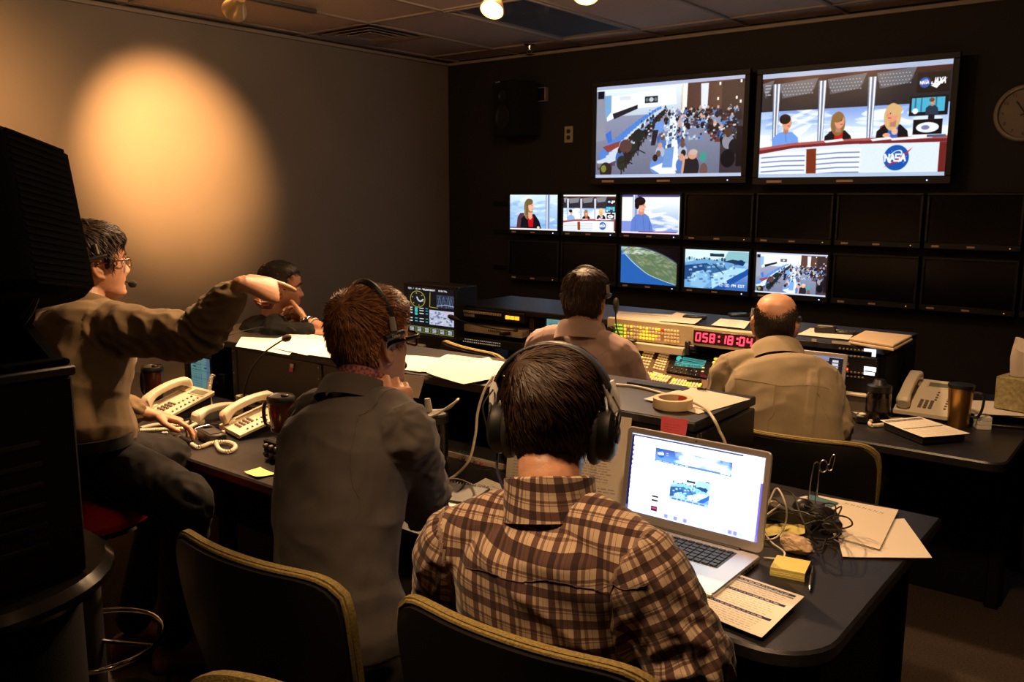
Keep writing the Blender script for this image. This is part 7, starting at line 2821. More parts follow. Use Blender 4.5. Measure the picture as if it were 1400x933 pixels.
def eyes(parent, C, R, s, o0, look=(0, 0)):
    for sx in (-1, 1):
        mb = MB()
        c = np.array([sx * .031, .0745, .001])
        Rl = rot_m(look[1], 0, look[0])
        n, mm_ = 16, 12
        rings = []
        for k in range(mm_):
            th = .03 + (PI - .06) * k / (mm_ - 1)
            rings.append(np.array([np.array((.0118 * math.sin(th) * math.cos(a), .0118 * math.cos(th), .0118 * math.sin(th) * math.sin(a))) @ Rl.T for a in np.linspace(0, 2 * PI, n, False)]))
        for k in range(mm_ - 1):
            mb.rings([rings[k], rings[k + 1]], cap=(k in (0, mm_ - 2)), mat=1 if k < 2 else 0)
        mb.v = [tuple((np.array(p) + c) * s @ R.T + C - o0) for p in mb.v]
        mb.build('eye', [M_EYE, M_IRIS], parent)
        b = MB().tube([((np.array(p)) * (sx, 1, 1) * s) @ R.T + C - o0 for p in spline([(.013, .0965, .020), (.028, .0965, .0265), (.046, .084, .022)], 4)], [.0022, .003, .0032, .0034, .0033, .003, .0028, .0022, .0012], 6, flat=1.5)
        b.build('eyebrow', MATS['hair_dark'], parent)
        L = MB().tube([((np.array(p)) * (sx, 1, 1) * s) @ R.T + C - o0 for p in spline([(.018, .0835, .003), (.031, .0875, .0095), (.045, .077, .003)], 5)], .0026, 6)
        L.build('eyelid', M_SKIN, parent)


pbr('hair_dark', (.030, .014, .007), .52, noise=.4, nscale=90, spec=.35)
M_HAIRB = pbr('hair_brown', (.23, .092, .030), .48, noise=.45, nscale=80, spec=.4)
M_HAIRK = pbr('hair_blackbrown', (.014, .008, .005), .55, noise=.3, nscale=80)


def cloth_mat(name, col, bump=.35, scale=500, rough=.85, noise=.12, sheen=.1):
    return pbr(name, col, rough, noise=noise, nscale=14, bump=bump, bscale=scale, sheen=sheen, spec=.2)


def plaid_mat():
    mt = bpy.data.materials.new('plaid_flannel')
    mt.use_nodes = True
    nt = mt.node_tree
    b = nt.nodes['Principled BSDF']
    b.inputs['Roughness'].default_value = .88
    b.inputs['Specular IOR Level'].default_value = .2
    b.inputs['Sheen Weight'].default_value = .15
    at = nt.nodes.new('ShaderNodeAttribute')
    at.attribute_name = 'cloth'
    sp = nt.nodes.new('ShaderNodeSeparateXYZ')
    nt.links.new(at.outputs['Vector'], sp.inputs[0])

    def mth(op, a, b2=None):
        n = nt.nodes.new('ShaderNodeMath')
        n.operation = op
        for k, v in enumerate((a, b2)):
            if v is None:
                continue
            if isinstance(v, (int, float)):
                n.inputs[k].default_value = v
            else:
                nt.links.new(v, n.inputs[k])
        return n.outputs[0]

    def stripes(coord, period, lines):
        """lines: (centre, half width, strength) inside one repeat"""
        t = mth('FRACT', mth('DIVIDE', mth('ADD', coord, 10 * period), period))
        acc = None
        for c, hw, st in lines:
            d = mth('ABSOLUTE', mth('SUBTRACT', t, c))
            v = mth('MULTIPLY', mth('LESS_THAN', d, hw), st)
            acc = v if acc is None else mth('MAXIMUM', acc, v)
        return acc
    PER = .043
    sx = stripes(sp.outputs[0], PER * .86, [(.25, .15, .75), (.62, .075, .55), (.86, .012, .5)])
    sy = stripes(sp.outputs[1], PER, [(.3, .16, .8), (.68, .022, .5), (.80, .05, .6)])
    tot = mth('MULTIPLY', mth('SUBTRACT', 1, mth('MULTIPLY', sx, .86)), mth('SUBTRACT', 1, mth('MULTIPLY', sy, .86)))
    cr = nt.nodes.new('ShaderNodeValToRGB')
    el = cr.color_ramp.elements
    el[0].position, el[0].color = .08, (.022, .012, .012, 1)
    el[1].position, el[1].color = 1.0, (.52, .39, .27, 1)
    e = el.new(.35)
    e.color = (.12, .062, .05, 1)
    e = el.new(.6)
    e.color = (.27, .175, .125, 1)
    nt.links.new(tot, cr.inputs['Fac'])
    tc = nt.nodes.new('ShaderNodeTexCoord')
    nz = nt.nodes.new('ShaderNodeTexNoise')
    nz.inputs['Scale'].default_value = 700
    nt.links.new(tc.outputs['Object'], nz.inputs['Vector'])
    mx = nt.nodes.new('ShaderNodeMix')
    mx.data_type, mx.blend_type = 'RGBA', 'MULTIPLY'
    mx.inputs['Factor'].default_value = .35
    nt.links.new(cr.outputs['Color'], mx.inputs['A'])
    nt.links.new(nz.outputs['Color'], mx.inputs['B'])
    nt.links.new(mx.outputs['Result'], b.inputs['Base Color'])
    bp = nt.nodes.new('ShaderNodeBump')
    bp.inputs['Strength'].default_value = .3
    bp.inputs['Distance'].default_value = .001
    nt.links.new(nz.outputs['Fac'], bp.inputs['Height'])
    nt.links.new(bp.outputs['Normal'], b.inputs['Normal'])
    MATS['plaid_flannel'] = mt
    return mt


def shoe(parent, o0, A, toe, mat, name='shoe'):
    d = unit(np.array(toe, float) * (1, 1, 0))
    r = np.array([d[1], -d[0], 0])
    mb = MB()
    rings = []
    for y, hw, h, lo in ((-.075, .022, .05, .012), (-.065, .034, .085, .0), (-.03, .038, .10, .0), (.03, .040, .082, .0), (.09, .046, .058, .0), (.15, .047, .046, .002), (.19, .036, .036, .008), (.205, .015, .022, .012)):
        rings.append(np.array([A * (1, 1, 0) + d * y + r * hw * (abs(math.cos(a)) ** .8) * np.sign(math.cos(a)) + np.array([0, 0, lo + h * (.5 + .5 * math.sin(a))]) - o0 for a in np.linspace(0, 2 * PI, 16, False)][::-1]))
    mb.rings(rings)
    return mb.build(name, mat, parent)


M_TROUSER = cloth_mat('trouser_dark', (.011, .009, .0085), sheen=0)
M_SHOE = pbr('shoe_brown', (.26, .085, .05), .5, noise=.2, nscale=60)
M_SHOEB = pbr('shoe_black', (.012, .011, .011), .4)


def person(label, pel, neck, C, hf, hu, hs, shR, shL, armR, armL, legR, legL, fwd, top_mat, top_name, hairstyle, hairmat, vox=.005, handR=None, handL=None, skin=None,
           lean=None, amp=.006, seed=1, collar_kw=None, sleeve=1.0, mouth=0, jaw=1, girth=1.0, trouser=None, shoe_mat=None, tshirt=False, back_pleat=None, look=(0, 0), rarm=(.056, .052, .040), cl_mat=None, neck_r=.056, hem=0.0, face=True):
    """one seated figure; all joints are world points. arms: (elbow, wrist); legs: (hip, knee, ankle, toe direction)"""
    skin = skin or M_SKIN
    A = lambda p: np.array(p, float)
    pel, neck, C, shR, shL = A(pel), A(neck), A(C), A(shR), A(shL)
    o0 = A((pel[0], pel[1], 0))
    root = thing('person', label, 'person', o0)
    R = frame(hf, hu)
    mid = (pel + neck) / 2 - unit(fwd) * (.02 if lean is None else lean)
    right = unit(shR - shL)
    up = unit(neck - pel)
    spine = [pel, mid, neck]
    # --- one continuous body
    mb = MB()
    add_head(mb, C, R, hs, mouth, jaw)
    nb = C + R @ (A((0, -.022, -.06)) * hs)
    limb(mb, [neck - up * .03, (neck + nb) / 2 - R[:, 1] * .004, nb], [neck_r * 1.12, neck_r, neck_r * .98], 16)
    torso(mb, spine, right, [(t, (w - .014) * girth, (d - .014) * girth, s_) for t, w, d, s_ in TP])
    for S, (E, W), hd in ((shR, armR, handR), (shL, armL, handL)):
        E, W = A(E), A(W)
        limb(mb, [neck - up * .05, (neck + S) / 2 + up * .0, S], [.045, .048, .046], 12)
        limb(mb, [S, (S + E) / 2, E, (E + W) / 2, W], [.044, .042, .036, .036, .025], 14)
        if hd:
            d = unit(W - E) if hd.get('dir') is None else unit(hd['dir'])
            n = unit(A(hd['back']) - d * (A(hd['back']) @ d))
            sv = np.cross(d, n)
            sv = sv if hd.get('right', True) else -sv
            hand(mb, W + d * .012, np.stack([sv, d, n], 1), hd['curl'], hd.get('thumb', (.9, .35)), s=hd.get('s', 1.0), spread=hd.get('spread', .06))
    for hp, kn, an, toe in (legR, legL):
        hp, kn, an = A(hp), A(kn), A(an)
        limb(mb, [hp, (hp + kn) / 2, kn], [.078, .070, .052], 14)
        limb(mb, [kn, kn * .65 + an * .35, an], [.050, .052, .034], 14)
        limb(mb, [an, an * (1, 1, 0) + A((0, 0, .04)) + unit(toe) * .13], [.034, .026], 10)
    me = fuse(mb, vox, 2, .4)
    P, N = verts(me)
    me.vertices.foreach_set('co', (P - o0).ravel())
    me.materials.clear()
    me.materials.append(skin)
    me.materials.append(M_LIP)
    # lips take their own colour
    q = (P - C) @ R / hs
    lip = (np.abs(q[:, 2] + .0695) < .0115 - .0075 * (np.abs(q[:, 0]) / .027) ** 2) & (np.abs(q[:, 0]) < .026) & (q[:, 1] > .066)
    nl = np.empty(len(me.polygons) * 4, int) if all(len(p.vertices) == 4 for p in me.polygons) else None
    if nl is not None and face:
        me.polygons.foreach_get('vertices', nl)
        me.polygons.foreach_set('material_index', (lip[nl.reshape(-1, 4)].sum(1) >= 3).astype(int))
    me.polygons.foreach_set('use_smooth', [True] * len(me.polygons))
    me.update()
    link('body', me, root)
    # --- top
    g = MB()
    ease = .012
    torso(g, spine, right, [(max(t, hem), (w + ease * (1.5 if t > .9 else .6)) * girth, (d + ease * (1.4 if t > .86 else .5)) * girth, s_) for t, w, d, s_ in TP[:-1] if t >= hem - .02] + [(.97, .080, .076, .002), (1.0, .069, .068, .004)])
    segs = [(pel, neck, .185)]
    for S, (E, W) in ((shR, armR), (shL, armL)):
        E, W = A(E), A(W)
        limb(g, [neck - up * .055, (neck * .5 + S * .5) + up * .004, S], [.058, .060, rarm[0] + .012], 14)
        if tshirt:
            Wc = S * .45 + E * .55
            limb(g, [S, (S + Wc) / 2, Wc], [rarm[0] + .012, rarm[0] + .008, rarm[0] + .006], 16)
            segs.append((S, E, rarm[0]))
        else:
            Wc = E * (1 - sleeve) + W * sleeve
            limb(g, [S, (S + E) / 2, E], [rarm[0] + .012, rarm[1] + .012, rarm[1] + .008], 18)
            limb(g, [E, (E + Wc) / 2, Wc], [rarm[1] + .008, rarm[1] + .002, rarm[2]], 18)
            segs += [(S, E, rarm[0]), (E, Wc, rarm[2])]
    cloth(g, max(.006, vox + .001), segs, up, right, amp, seed, o0, top_mat, top_name, root, back_pleat=back_pleat)
    if collar_kw is not None:
        collar(root, o0, neck + up * .004, unit(C - neck + up * .1), unit(fwd), cl_mat or top_mat, **collar_kw)
    # --- trousers and shoes
    g = MB()
    torso(g, [pel - up * .02, pel + up * .04, pel + up * .10], right, [(0, .1, .08, 0), (.15, .168 * girth, .12 * girth, 0), (1, .166 * girth, .115 * girth, 0)])
    segs = [(pel - up * .02, pel + up * .1, .12)]
    for hp, kn, an, toe in (legR, legL):
        hp, kn, an = A(hp), A(kn), A(an)
        limb(g, [hp, (hp + kn) / 2, kn], [.098, .088, .070], 16)
        limb(g, [kn, (kn + an) / 2, an + A((0, 0, .02))], [.068, .066, .056], 16)
        segs += [(hp, kn, .08), (kn, an, .06)]
        shoe(root, o0, an, toe, shoe_mat or M_SHOEB)
    cloth(g, .009, segs, up, right, .004, seed + 3, o0, trouser or M_TROUSER, 'trousers', root)
    hair(root, C, R, hs, hairstyle, hairmat, o0, seed)
    if face:
        eyes(root, C, R, hs, o0, look)
    return root, R, o0


def seam(parent, ob, o0, guide, mat, name='seam', r=.0009):
    """a raised stitched seam laid on the cloth along guide points"""
    P = []
    for p in spline(guide, 8):
        ok, loc, nrm, _ = ob.closest_point_on_mesh(Vector((np.array(p) - o0).tolist()))
        P.append(np.array(loc) + np.array(nrm) * .0004)
    return MB().tube(P, r, 6).build(name, mat, parent)


def shirt_seams(root, o0, name, neck, sR, sL, up, fwd, mat, yoke=.105, arms=True):
    ob = [c for c in root.children if c.name.split('.')[0] == name][0]
    bk = -unit(fwd)
    rt = unit(sR - sL)
    if yoke:
        seam(root, ob, o0, [neck - up * yoke + rt * x + bk * (.2 - .25 * abs(x)) for x in np.linspace(-.17, .17, 9)], mat, 'yoke_seam')
    if arms:
        for S, sg in ((sR, 1), (sL, -1)):
            seam(root, ob, o0, [S - rt * sg * .012 + up * .16 * math.sin(a) + bk * .16 * math.cos(a) for a in np.linspace(-.75, 1.5, 9)], mat, 'armhole_seam')


def yaw_dir(px, th):
    """unit ground direction turned th degrees from straight-away towards picture right, seen at picture column px"""
    y = math.radians(CAM_YAW) + math.atan2(px - 700, CAM_F) + math.radians(th)
    return np.array([math.sin(y), math.cos(y), 0])


FIST = [(1.25, 1.5, .9)] * 4
RELAX = [(.35, .45, .3), (.4, .5, .3), (.45, .5, .3), (.5, .55, .35)]
Z3 = np.array([0, 0, 1.0])


def D(px, th):
    return yaw_dir(px, th)


# 1 ---- the pointing man on the stool
f1 = D(130, 74)
C1 = atd(128, 362, 2.80)
n1 = atd(117, 426, 2.76)
pel1 = np.array([-2.55, 1.17, .815])
sR, sL = atd(160, 450, 2.60), atd(76, 446, 2.90)
eR, wR = atd(268, 462, 2.60), atd(330, 388, 2.55)
idx_dir = atd(391, 376, 2.61) - atd(343, 364, 2.53)
curl = [(.20, .10, .05), (1.05, 1.35, .8), (1.2, 1.4, .9), (1.25, 1.4, .9)]
M_OLIVE = cloth_mat('olive_shirt', (.17, .115, .06))
kR, kL = atd(258, 684, 2.42), pel1 + np.array([-.08, .34, -.08])
P1, R1, o1 = person('man in an olive shirt and headset pointing at the screens from a red stool', pel1, n1, C1, f1 + Z3 * .10, Z3, .99, sR, sL, (eR, wR), (sL + (-.06, .06, -.26), sL + (.10, .26, -.34)),
                    (pel1 + (.09, .06, -.02), kR, np.array([-2.60, 1.46, .11]), (.5, .8, 0)), (pel1 + (-.09, .06, -.02), kL, np.array([-2.80, 1.42, .11]), (.3, .9, 0)),
                    D(117, 55), M_OLIVE, 'shirt', dict(th=.020, side=.75, len=.034, n=2000, lift=.006, nape=-.105, burn=-.02, lump=.004, front=.062), MATS['hair_dark'], vox=.0042,
                    handR=dict(curl=curl, back=-unit(ray(360, 370)) + Z3 * .75, dir=idx_dir, thumb=(.5, .3), s=1.12), handL=dict(curl=RELAX, back=(-.3, 0, 1), right=False), amp=.011, seed=1, collar_kw=dict(r=.074, h=.03),
                    sleeve=.80, mouth=.8, girth=1.12, shoe_mat=M_SHOE, rarm=(.066, .060, .046), lean=.03, look=(0, .1))
bl = MB()
a = np.linspace(0, 2 * PI, 40, False)
f_, r_2 = unit(D(117, 55)), unit(sR - sL)
bl.rings([np.array([pel1 - o1 + Z3 * dz + r_2 * (.192 * k_) * math.cos(v) + np.cross(Z3, r_2) * .137 * k_ * math.sin(v) for v in a]) for dz, k_ in ((.055, .98), (.056, 1.03), (.09, 1.03), (.091, .98))], cap=False)
bl.build('belt', M_SHOEB, P1)

# 2 ---- the man in the black t-shirt behind the front riser
f2 = D(385, 92)
C2 = atd(384, 394, 4.02)
n2 = atd(376, 436, 4.02)
rt2 = np.cross(f2, Z3)
pel2 = np.array([n2[0] - f2[0] * .16, n2[1] - f2[1] * .16, .56])
sR, sL = n2 + rt2 * .185 - Z3 * .055 + f2 * .01, n2 - rt2 * .185 - Z3 * .055
eR, wR = atd(462, 461, 3.80), atd(417, 441, 3.86)
M_TEE = cloth_mat('black_tee', (.004, .0038, .0038), sheen=0)
hd = dict(curl=[(.9, 1.0, .6)] * 4, back=f2 * .6 - Z3 * .2 + rt2 * .9, thumb=(.7, .3), dir=C2 + R1[:, 0] * 0 - Z3 * .085 + f2 * .05 - wR)
P2, R2, o2 = person('man in a black t-shirt resting his chin on his hand behind the riser', pel2, n2, C2, f2 - Z3 * .02, Z3, .95, sR, sL, (eR, wR), (sL + f2 * .2 - Z3 * .2, sL + f2 * .38 - Z3 * .16 + rt2 * .1),
                    (pel2 + rt2 * .09, pel2 + rt2 * .1 + f2 * .38, (pel2 + rt2 * .1 + f2 * .34) * (1, 1, 0) + (0, 0, .1), f2), (pel2 - rt2 * .09, pel2 - rt2 * .1 + f2 * .38, (pel2 - rt2 * .1 + f2 * .34) * (1, 1, 0) + (0, 0, .1), f2),
                    f2, M_TEE, 't_shirt', dict(th=.010, side=.5, len=.022, n=1300, lift=.003, nape=-.06, front=.075), M_HAIRK, vox=.005, handR=hd, handL=dict(curl=RELAX, back=Z3, right=False), amp=.006, seed=2, tshirt=True, skin=M_SKIN2)
t = thing('wristwatch', 'silver wristwatch on the forearm of the man in black', 'watch', wR)
ax_ = unit(eR - wR)
u_ = unit(np.cross(ax_, Z3))
v_ = np.cross(ax_, u_)
a = np.linspace(0, 2 * PI, 24, False)
MB().tube([ax_ * .018 + (u_ * math.cos(k) + v_ * math.sin(k)) * .0325 for k in a], .005, 8, closed=True).build('band', M_STEEL, t)
c = ax_ * .018 + unit(-CF + Z3 * .3 - ax_ * ((-CF + Z3 * .3) @ ax_)) * .033
Rw = Vector(unit(c - ax_ * .018)).to_track_quat('Z', 'Y').to_matrix()
w_ = MB().lathe([(.017, -.004), (.018, 0), (.017, .006), (.014, .007), (0, .006)], 18)
w_.xf(np.array(Rw), c)
w_.build('watch_case', M_CHROME, t)
t = thing('bracelet', 'pale bracelet on the wrist of the man in black, beside his watch', 'bracelet', wR)
MB().tube([ax_ * .045 + (u_ * math.cos(k) + v_ * math.sin(k)) * .035 for k in a], .004, 8, closed=True).build('band', M_LABEL, t)

# 3 ---- the man in the grey blazer
f3 = D(505, 50)
C3 = atd(507, 468, 2.12)
n3 = atd(488, 542, 2.07)
rt3 = unit(np.cross(D(490, 50), Z3))
sR, sL = atd(553, 594, 1.94), atd(432, 576, 2.20)
pel3 = np.array([-1.425, 1.205, .57])
eR, wR = atd(580, 690, 2.17), atd(546, 592, 2.03)
eL = sL + (-.02, .20, -.21)
M_BLAZER = cloth_mat('grey_blazer', (.068, .058, .054), bump=.3, scale=700, noise=.08)
hd = dict(curl=[(.8, 1.2, .7), (.9, 1.25, .7), (1.0, 1.3, .8), (1.1, 1.3, .8)], back=rt3 * .8 + Z3 * .3 - np.array([0, .5, 0]), thumb=(.8, .3), dir=np.array([-.05, -.05, 1.0]))
S3 = (sR, sL)
P3, R3, o3 = person('man in a grey blazer, glasses and headset with his hand at his chin', pel3, n3, C3, f3 + Z3 * .05, Z3, 1.0, sR, sL, (eR, wR), (eL, eL + (-.03, .23, -.10)),
                    (pel3 + (.09, .05, 0), pel3 + (.11, .42, .0), pel3 * (1, 1, 0) + (.11, .44, .1), (0, 1, 0)), (pel3 + (-.09, .05, 0), pel3 + (-.13, .42, .0), pel3 * (1, 1, 0) + (-.13, .44, .1), (0, 1, 0)),
                    D(490, 48), M_BLAZER, 'blazer', dict(th=.015, side=.45, len=.030, n=3200, lift=.008, curve=1.2, nape=-.07, comb=(.1, .6, .35), lump=.004, rad=.0012, burn=-.02), M_HAIRB, vox=.0042,
                    handR=hd, handL=dict(curl=RELAX, back=(0, -.2, 1), right=False), amp=.010, seed=3, collar_kw=dict(r=.078, h=.026, drop=.040, flare=.024, gape=.8), girth=.97, rarm=(.062, .058, .046), lean=.05)
m_ck = pbr('red_check', (.30, .09, .08), .85)
nt = m_ck.node_tree
ck = nt.nodes.new('ShaderNodeTexChecker')
ck.inputs['Scale'].default_value = 110
ck.inputs['Color1'].default_value = (.32, .10, .09, 1)
ck.inputs['Color2'].default_value = (.10, .04, .05, 1)
tcn = nt.nodes.new('ShaderNodeTexCoord')
nt.links.new(tcn.outputs['Object'], ck.inputs['Vector'])
nt.links.new(ck.outputs['Color'], nt.nodes['Principled BSDF'].inputs['Base Color'])
collar(P3, o3, n3 + Z3 * .012 + f3 * .014, unit(C3 - n3), unit(f3), m_ck, r=.062, h=.034, drop=.02, flare=.010, gape=.4, name='shirt_collar')

# 4 ---- the man in the plaid shirt
f4 = D(757, 12)
C4 = atd(757, 572, 1.55)
n4 = atd(752, 686, 1.49)
sR, sL = atd(880, 782, 1.385), atd(620, 750, 1.575)
pel4 = np.array([-.86, 1.33, .57])
eR, wR = atd(948, 915, 1.36), atd(868, 800, 1.62)
eL, wL = atd(612, 846, 1.70), atd(690, 815, 1.86)
PLAID = plaid_mat()
S4 = (sR, sL)
P4, R4, o4 = person('man in a brown plaid shirt and big black headphones, seen from behind', pel4, n4, C4, f4 - Z3 * .06, Z3 + f4 * .06, .97, sR, sL, (eR, wR), (eL, wL),
                    (pel4 + (.09, .05, 0), pel4 + (.10, .42, 0), pel4 * (1, 1, 0) + (.11, .42, .1), (0, 1, 0)), (pel4 + (-.09, .05, 0), pel4 + (-.12, .42, 0), pel4 * (1, 1, 0) + (-.12, .42, .1), (0, 1, 0)),
                    D(752, 5), PLAID, 'shirt', dict(th=.016, side=.6, len=.05, n=2600, lift=.004, nape=-.116, comb=(.5, .2, 0), whorl=(-.03, -.05, .10), rad=.0012), M_HAIRK if False else MATS['hair_dark'], vox=.005,
                    handR=dict(curl=RELAX, back=(0, 0, 1)), handL=dict(curl=RELAX, back=(0, 0, 1), right=False), amp=.008, seed=4, collar_kw=dict(r=.070, h=.036, drop=.062, flare=.012, gape=.35), girth=1.0, rarm=(.060, .056, .044), lean=.07, face=True)
PC = [c for c in P4.children if c.name.startswith('collar')][0]
me = PC.data
Pv, _ = verts(me)
at = me.attributes.new('cloth', 'FLOAT_VECTOR', 'POINT')
ang = np.arctan2((Pv + o4 - n4) @ unit(sR - sL), -(Pv + o4 - n4) @ unit(D(752, 5)))
at.data.foreach_set('vector', np.stack([ang * .07, Pv[:, 2] * 1.0, Pv[:, 0] * 0], 1).ravel())

# 5 ---- the man in the pink shirt
f5 = D(802, 20)
C5 = atd(801, 413, 3.36)
n5 = atd(794, 459, 3.32)
sR, sL = atd(848, 487, 3.24), atd(740, 473, 3.44)
pel5 = np.array([-1.80, 2.80, .56])
M_PINK = cloth_mat('pink_shirt', (.38, .26, .235))
S5 = (sR, sL)
P5, R5, o5 = person('man in a dusty pink shirt seen from behind at the switcher', pel5, n5, C5, f5 - Z3 * .03, Z3, .97, sR, sL, (sR + (.04, .16, -.25), sR + (-.02, .40, -.26)), (sL + (-.05, .16, -.25), sL + (.02, .40, -.26)),
                    (pel5 + (.09, .05, 0), pel5 + (.1, .42, 0), pel5 * (1, 1, 0) + (.11, .42, .1), (0, 1, 0)), (pel5 + (-.09, .05, 0), pel5 + (-.1, .42, 0), pel5 * (1, 1, 0) + (-.11, .42, .1), (0, 1, 0)),
                    D(795, 20), M_PINK, 'shirt', dict(th=.016, side=.7, len=.034, n=1500, lift=.004, nape=-.10), MATS['hair_dark'], vox=.0055, handR=dict(curl=RELAX, back=Z3), handL=dict(curl=RELAX, back=Z3, right=False), amp=.005, seed=5, collar_kw=dict(r=.078, h=.044, drop=.036, flare=.026), lean=.03)

# 6 ---- the balding man
f6 = D(1060, 4)
C6 = atd(1060, 445, 3.22)
n6 = atd(1062, 490, 3.16)
sR, sL = atd(1126, 523, 3.06), atd(996, 510, 3.18)
pel6 = np.array([-.985, 2.86, .56])
M_KHAKI = cloth_mat('khaki_shirt', (.25, .195, .12))
S6 = (sR, sL)
P6, R6, o6 = person('balding man in a khaki shirt seen from behind before the red clock', pel6, n6, C6, f6 - Z3 * .10, Z3 + f6 * .10, .97, sR, sL, (atd(1140, 590, 3.0), atd(1100, 560, 3.3)), (atd(982, 580, 3.2), atd(1010, 545, 3.4)),
                    (pel6 + (.09, .05, 0), pel6 + (.1, .42, 0), pel6 * (1, 1, 0) + (.11, .42, .1), (0, 1, 0)), (pel6 + (-.09, .05, 0), pel6 + (-.1, .42, 0), pel6 * (1, 1, 0) + (-.11, .42, .1), (0, 1, 0)),
                    D(1060, 0), M_KHAKI, 'shirt', dict(th=.003, side=.9, len=.011, n=2600, lift=.0015, nape=-.085, bald=True, lump=.0005, rad=.0009, min=.06), M_HAIRK, vox=.0055, handR=dict(curl=RELAX, back=Z3), handL=dict(curl=RELAX, back=Z3, right=False), amp=.007, seed=6,
                    collar_kw=dict(r=.078, h=.044, drop=.036, flare=.026), girth=1.03, back_pleat=0.0, skin=M_SKIN, lean=.05)


for (pr, nm, nk, ar, fw_, oo, kw) in ((P5, 'shirt', n5, S5, D(795, 20), o5, dict(yoke=.10)), (P6, 'shirt', n6, S6, D(1060, 0), o6, dict(yoke=.055)), (P3, 'blazer', n3, S3, D(490, 48), o3, dict(yoke=0)), (P4, 'shirt', n4, S4, D(752, 5), o4, dict(yoke=.085, arms=False))):
    mt_ = {'shirt': M_PINK, 'blazer': M_BLAZER}[nm] if pr in (P5, P3) else (M_KHAKI if pr is P6 else pbr('plaid_seam', (.06, .035, .025), .85))
    shirt_seams(pr, oo, nm, nk, ar[0], ar[1], unit(nk - {id(P5): pel5, id(P6): pel6, id(P3): pel3, id(P4): pel4}[id(pr)]), fw_, mt_, **kw)
seam(P6, [c for c in P6.children if c.name.startswith('shirt')][0], o6, [n6 - Z3 * z - D(1060, 0) * .2 for z in (.06, .12, .18, .25, .32)], M_KHAKI, 'pleat_edge', .002)

# ------------------------------------------------------------------ headsets, headphones, glasses
def worn(name, label, cat, C, R, s):
    t = thing(name, label, cat, C)
    t.rotation_mode = 'QUATERNION'
    t.rotation_quaternion = Matrix(np.array(R).tolist()).to_quaternion()
    t.scale = (s, s, s)
    return t


def band_arc(hw, top, y0, z0, tilt=0.0, n=24, a0=0.0):
    P = []
    for k in range(n + 1):
        a = a0 + (PI - 2 * a0) * k / n
        P.append((-hw * math.cos(a), y0 + tilt * math.sin(a), z0 + (top - z0) * math.sin(a)))
    return P


# big headphones
t = worn('headphones', 'big black over-ear headphones on the man in the plaid shirt', 'headphones', C4, R4, .97)
HW = .098
P = band_arc(HW + .012, .1385, -.016, .026, -.004, 30, .36)
q = []
for k, p in enumerate(P):
    d_ = unit(np.array(P[min(k + 1, len(P) - 1)]) - np.array(P[max(k - 1, 0)]))
    nr_ = unit(np.cross(d_, (0, 1, 0)))
    q.append(np.array([np.array(p) + nr_ * a_ + np.array([0, b_, 0]) for a_, b_ in rrect(.0095, .032, .0045, 3)]))
MB().rings(q).build('padded_band', pbr('band_vinyl', (.012, .012, .014), .42, bump=.3, bscale=260), t)
for sx in (-1, 1):
    q = MB()
    q.tube([(sx * (HW + .001), -.014, .074), (sx * (HW + .012), -.010, .045), (sx * (HW + .016), -.004, .0)], [.0075, .007, .006], 8, flat=1.7)
    q.build('slider', pbr('slider_steel', (.72, .70, .68), .3), t)
    y_ = MB()
    y_.tube(spline([(sx * (HW + .014), -.030, -.002), (sx * (HW + .020), -.004, .022), (sx * (HW + .014), .024, -.002)], 6), .004, 8)
    y_.tube([(sx * (HW + .017), -.004, .018), (sx * (HW + .018), -.004, -.03)], .006, 8)
    y_.build('yoke', M_BLACK, t)
    cz, cy = -.022, -.004
    c_ = MB().lathe([(.0, -.006), (.038, -.006), (.047, 0), (.050, .010), (.048, .020), (.038, .028), (0, .030)], 28, rot=(0, sx * PI / 2, 0), c=(sx * (HW - .010), cy, cz))
    c_.build('ear_cup', pbr('cup_black', (.005, .005, .0055), .5, spec=.3), t)
    k_ = MB()
    a = np.linspace(0, 2 * PI, 28, False)
    k_.tube([(sx * (HW - .019), cy + .039 * math.cos(v), cz + .046 * math.sin(v)) for v in a], .0115, 10, closed=True)
    k_.build('ear_cushion', pbr('ear_cushion', (.014, .013, .013), .55), t)
    MB().lathe([(.016, 0), (.016, .003), (.010, .005), (0, .005)], 18, rot=(0, sx * PI / 2, 0), c=(sx * (HW + .020), cy, cz)).build('cap', M_DKGREY, t)
    MB().tube(spline([(sx * (HW + .012), -.02, .05), (sx * (HW + .028), -.03, .02), (sx * (HW + .02), -.03, -.02)], 6), .0016, 6).build('link_wire', M_RUBBER, t)
MB().tube(spline([(-HW - .006, -.004, -.062), (-HW - .002, -.02, -.10), (-.082, -.035, -.135), (-.068, -.045, -.165)], 8), .0026, 8).build('cord', pbr('cord_blue', (.02, .022, .05), .5), t)


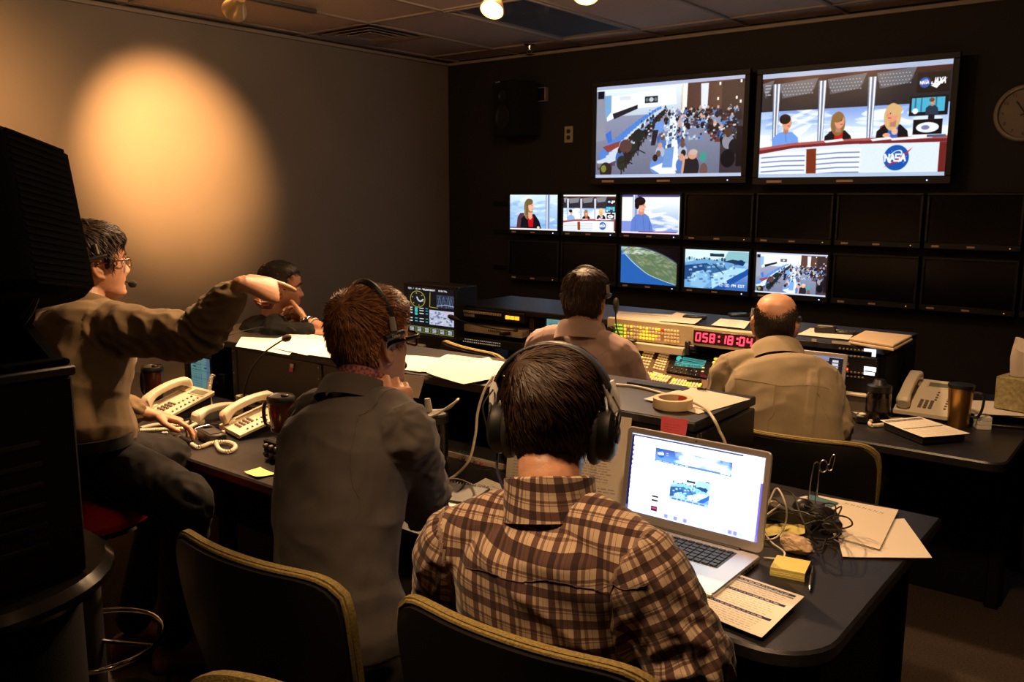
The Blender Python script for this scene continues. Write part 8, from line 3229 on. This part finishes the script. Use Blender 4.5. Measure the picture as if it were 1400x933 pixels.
def headset(label, C, R, s, side, boom=True, th=.02, ytop=-.012, mic_z=-.085, pad_vis=True, word=False):
    """light one-ear headset; side +1: cup and boom on the wearer's right ear"""
    t = worn('headset', label, 'headset', C, R, s)
    hw, top = .0795 + th * .55, .1235 + th
    P = band_arc(hw, top - max(0, ytop) * .36, .0, .018, ytop, 28, .05)
    MB().tube(P, .0042, 8, flat=2.0).build('band', M_BLACK, t)
    cz, cy = -.006, -.002
    q = MB().lathe([(0, -.004), (.024, -.004), (.028, .002), (.027, .012), (.018, .017), (0, .018)], 24, rot=(0, side * PI / 2, 0), c=(side * (hw - .004), cy + .004, cz + .012))
    q.build('ear_pad', pbr('ear_cushion', (.014, .013, .013), .55), t)
    MB().tube([(side * (hw + .003), -.001, .062), (side * (hw + .006), -.001, .028)], [.0055, .006], 8, flat=1.4).build('slider', pbr('slider_grey', (.40, .37, .33), .4, metal=.4), t)
    MB().tube([(side * (hw + .011), -.022, .022), (side * (hw + .011), .024, .026)], .0075, 10).build('pivot', M_BLACK, t)
    o_ = -side
    MB().tube([(o_ * (hw + .001), -.012, .072), (o_ * (hw + .004), -.010, .040)], [.005, .0055], 8, flat=1.5).build('slider', MATS['slider_grey'], t) if not ytop > 0 else None
    MB().tube([(o_ * (hw + .006), -.040, .026), (o_ * (hw + .007), -.01, .030), (o_ * (hw + .006), .016, .033)], [.008, .0095, .007], 10).build('temple_pad', M_BLACK, t)
    if boom:
        B = spline([(side * (hw + .010), .012, .018), (side * (hw + .006), .055, -.03), (side * .060, .095, -.068), (side * .026, .118, mic_z)], 7)
        MB().tube(B, .0026, 8).build('boom', M_BLACK, t)
        MB().ell(tuple(B[-1]), (.0135, .0145, .0125), 16, 12).build('mic_foam', pbr('mic_foam', (.010, .009, .009), .95, bump=1, bscale=700), t)
    if word:
        letters('Telex', .012, M_LABEL, t, [[0, 0, o_], [o_, 0, 0], [0, 1, 0]], (o_ * (hw + .0165), -.016, .030), 'lettering')
    return t


headset('light headset with a foam boom microphone on the pointing man', C1, R1, .99, -1, th=.022)
headset('headset with a flat temple pad on the man in the blazer', C3, R3, 1.0, -1, th=.027, word=True)
headset('headset on the man in the pink shirt', C5, R5, .97, -1, th=.018)
headset('thin dark headset band on the balding man', C6, R6, .97, -1, ytop=.075, th=.0)


def glasses(label, C, R, s, metal=True):
    t = worn('glasses', label, 'glasses', C, R, s)
    mt = pbr('wire_rim', (.20, .09, .05), .3, metal=.7) if metal else pbr('black_acetate', (.010, .009, .009), .2)
    r = .0012 if metal else .0032
    for sx in (-1, 1):
        P = [(sx * .033 + x, .106 - .004 * abs(x + sx * .033) / .03, -.003 + z) for x, z in rrect(.048, .030 if metal else .034, .010, 4)]
        MB().tube(P, r, 8, closed=True).build('rim', mt, t)
        g_ = MB().add([(p[0], p[1], p[2]) for p in P] + [(p[0], p[1] - .0012, p[2]) for p in P], [tuple(range(len(P)))[::-1], tuple(range(len(P), 2 * len(P)))])
        g_.build('lens', pbr('lens_glass', (.95, .95, .95), .02, trans=1.0), t)
        MB().tube(spline([(sx * .058, .100, .008), (sx * .076, .085, .009), (sx * .081, .03, .008), (sx * .084, -.012, .006), (sx * .082, -.028, -.012)], 5), [r * 1.0] * 21, 8, flat=1.8).build('temple', mt, t)
    MB().tube(spline([(-.010, .106, .004), (0, .1085, .007), (.010, .106, .004)], 4), r, 8).build('bridge', mt, t)
    return t


glasses('thin wire-rimmed glasses on the pointing man', C1, R1, .99, True)
glasses('thick black-framed glasses on the man in the blazer', C3, R3, 1.0, False)
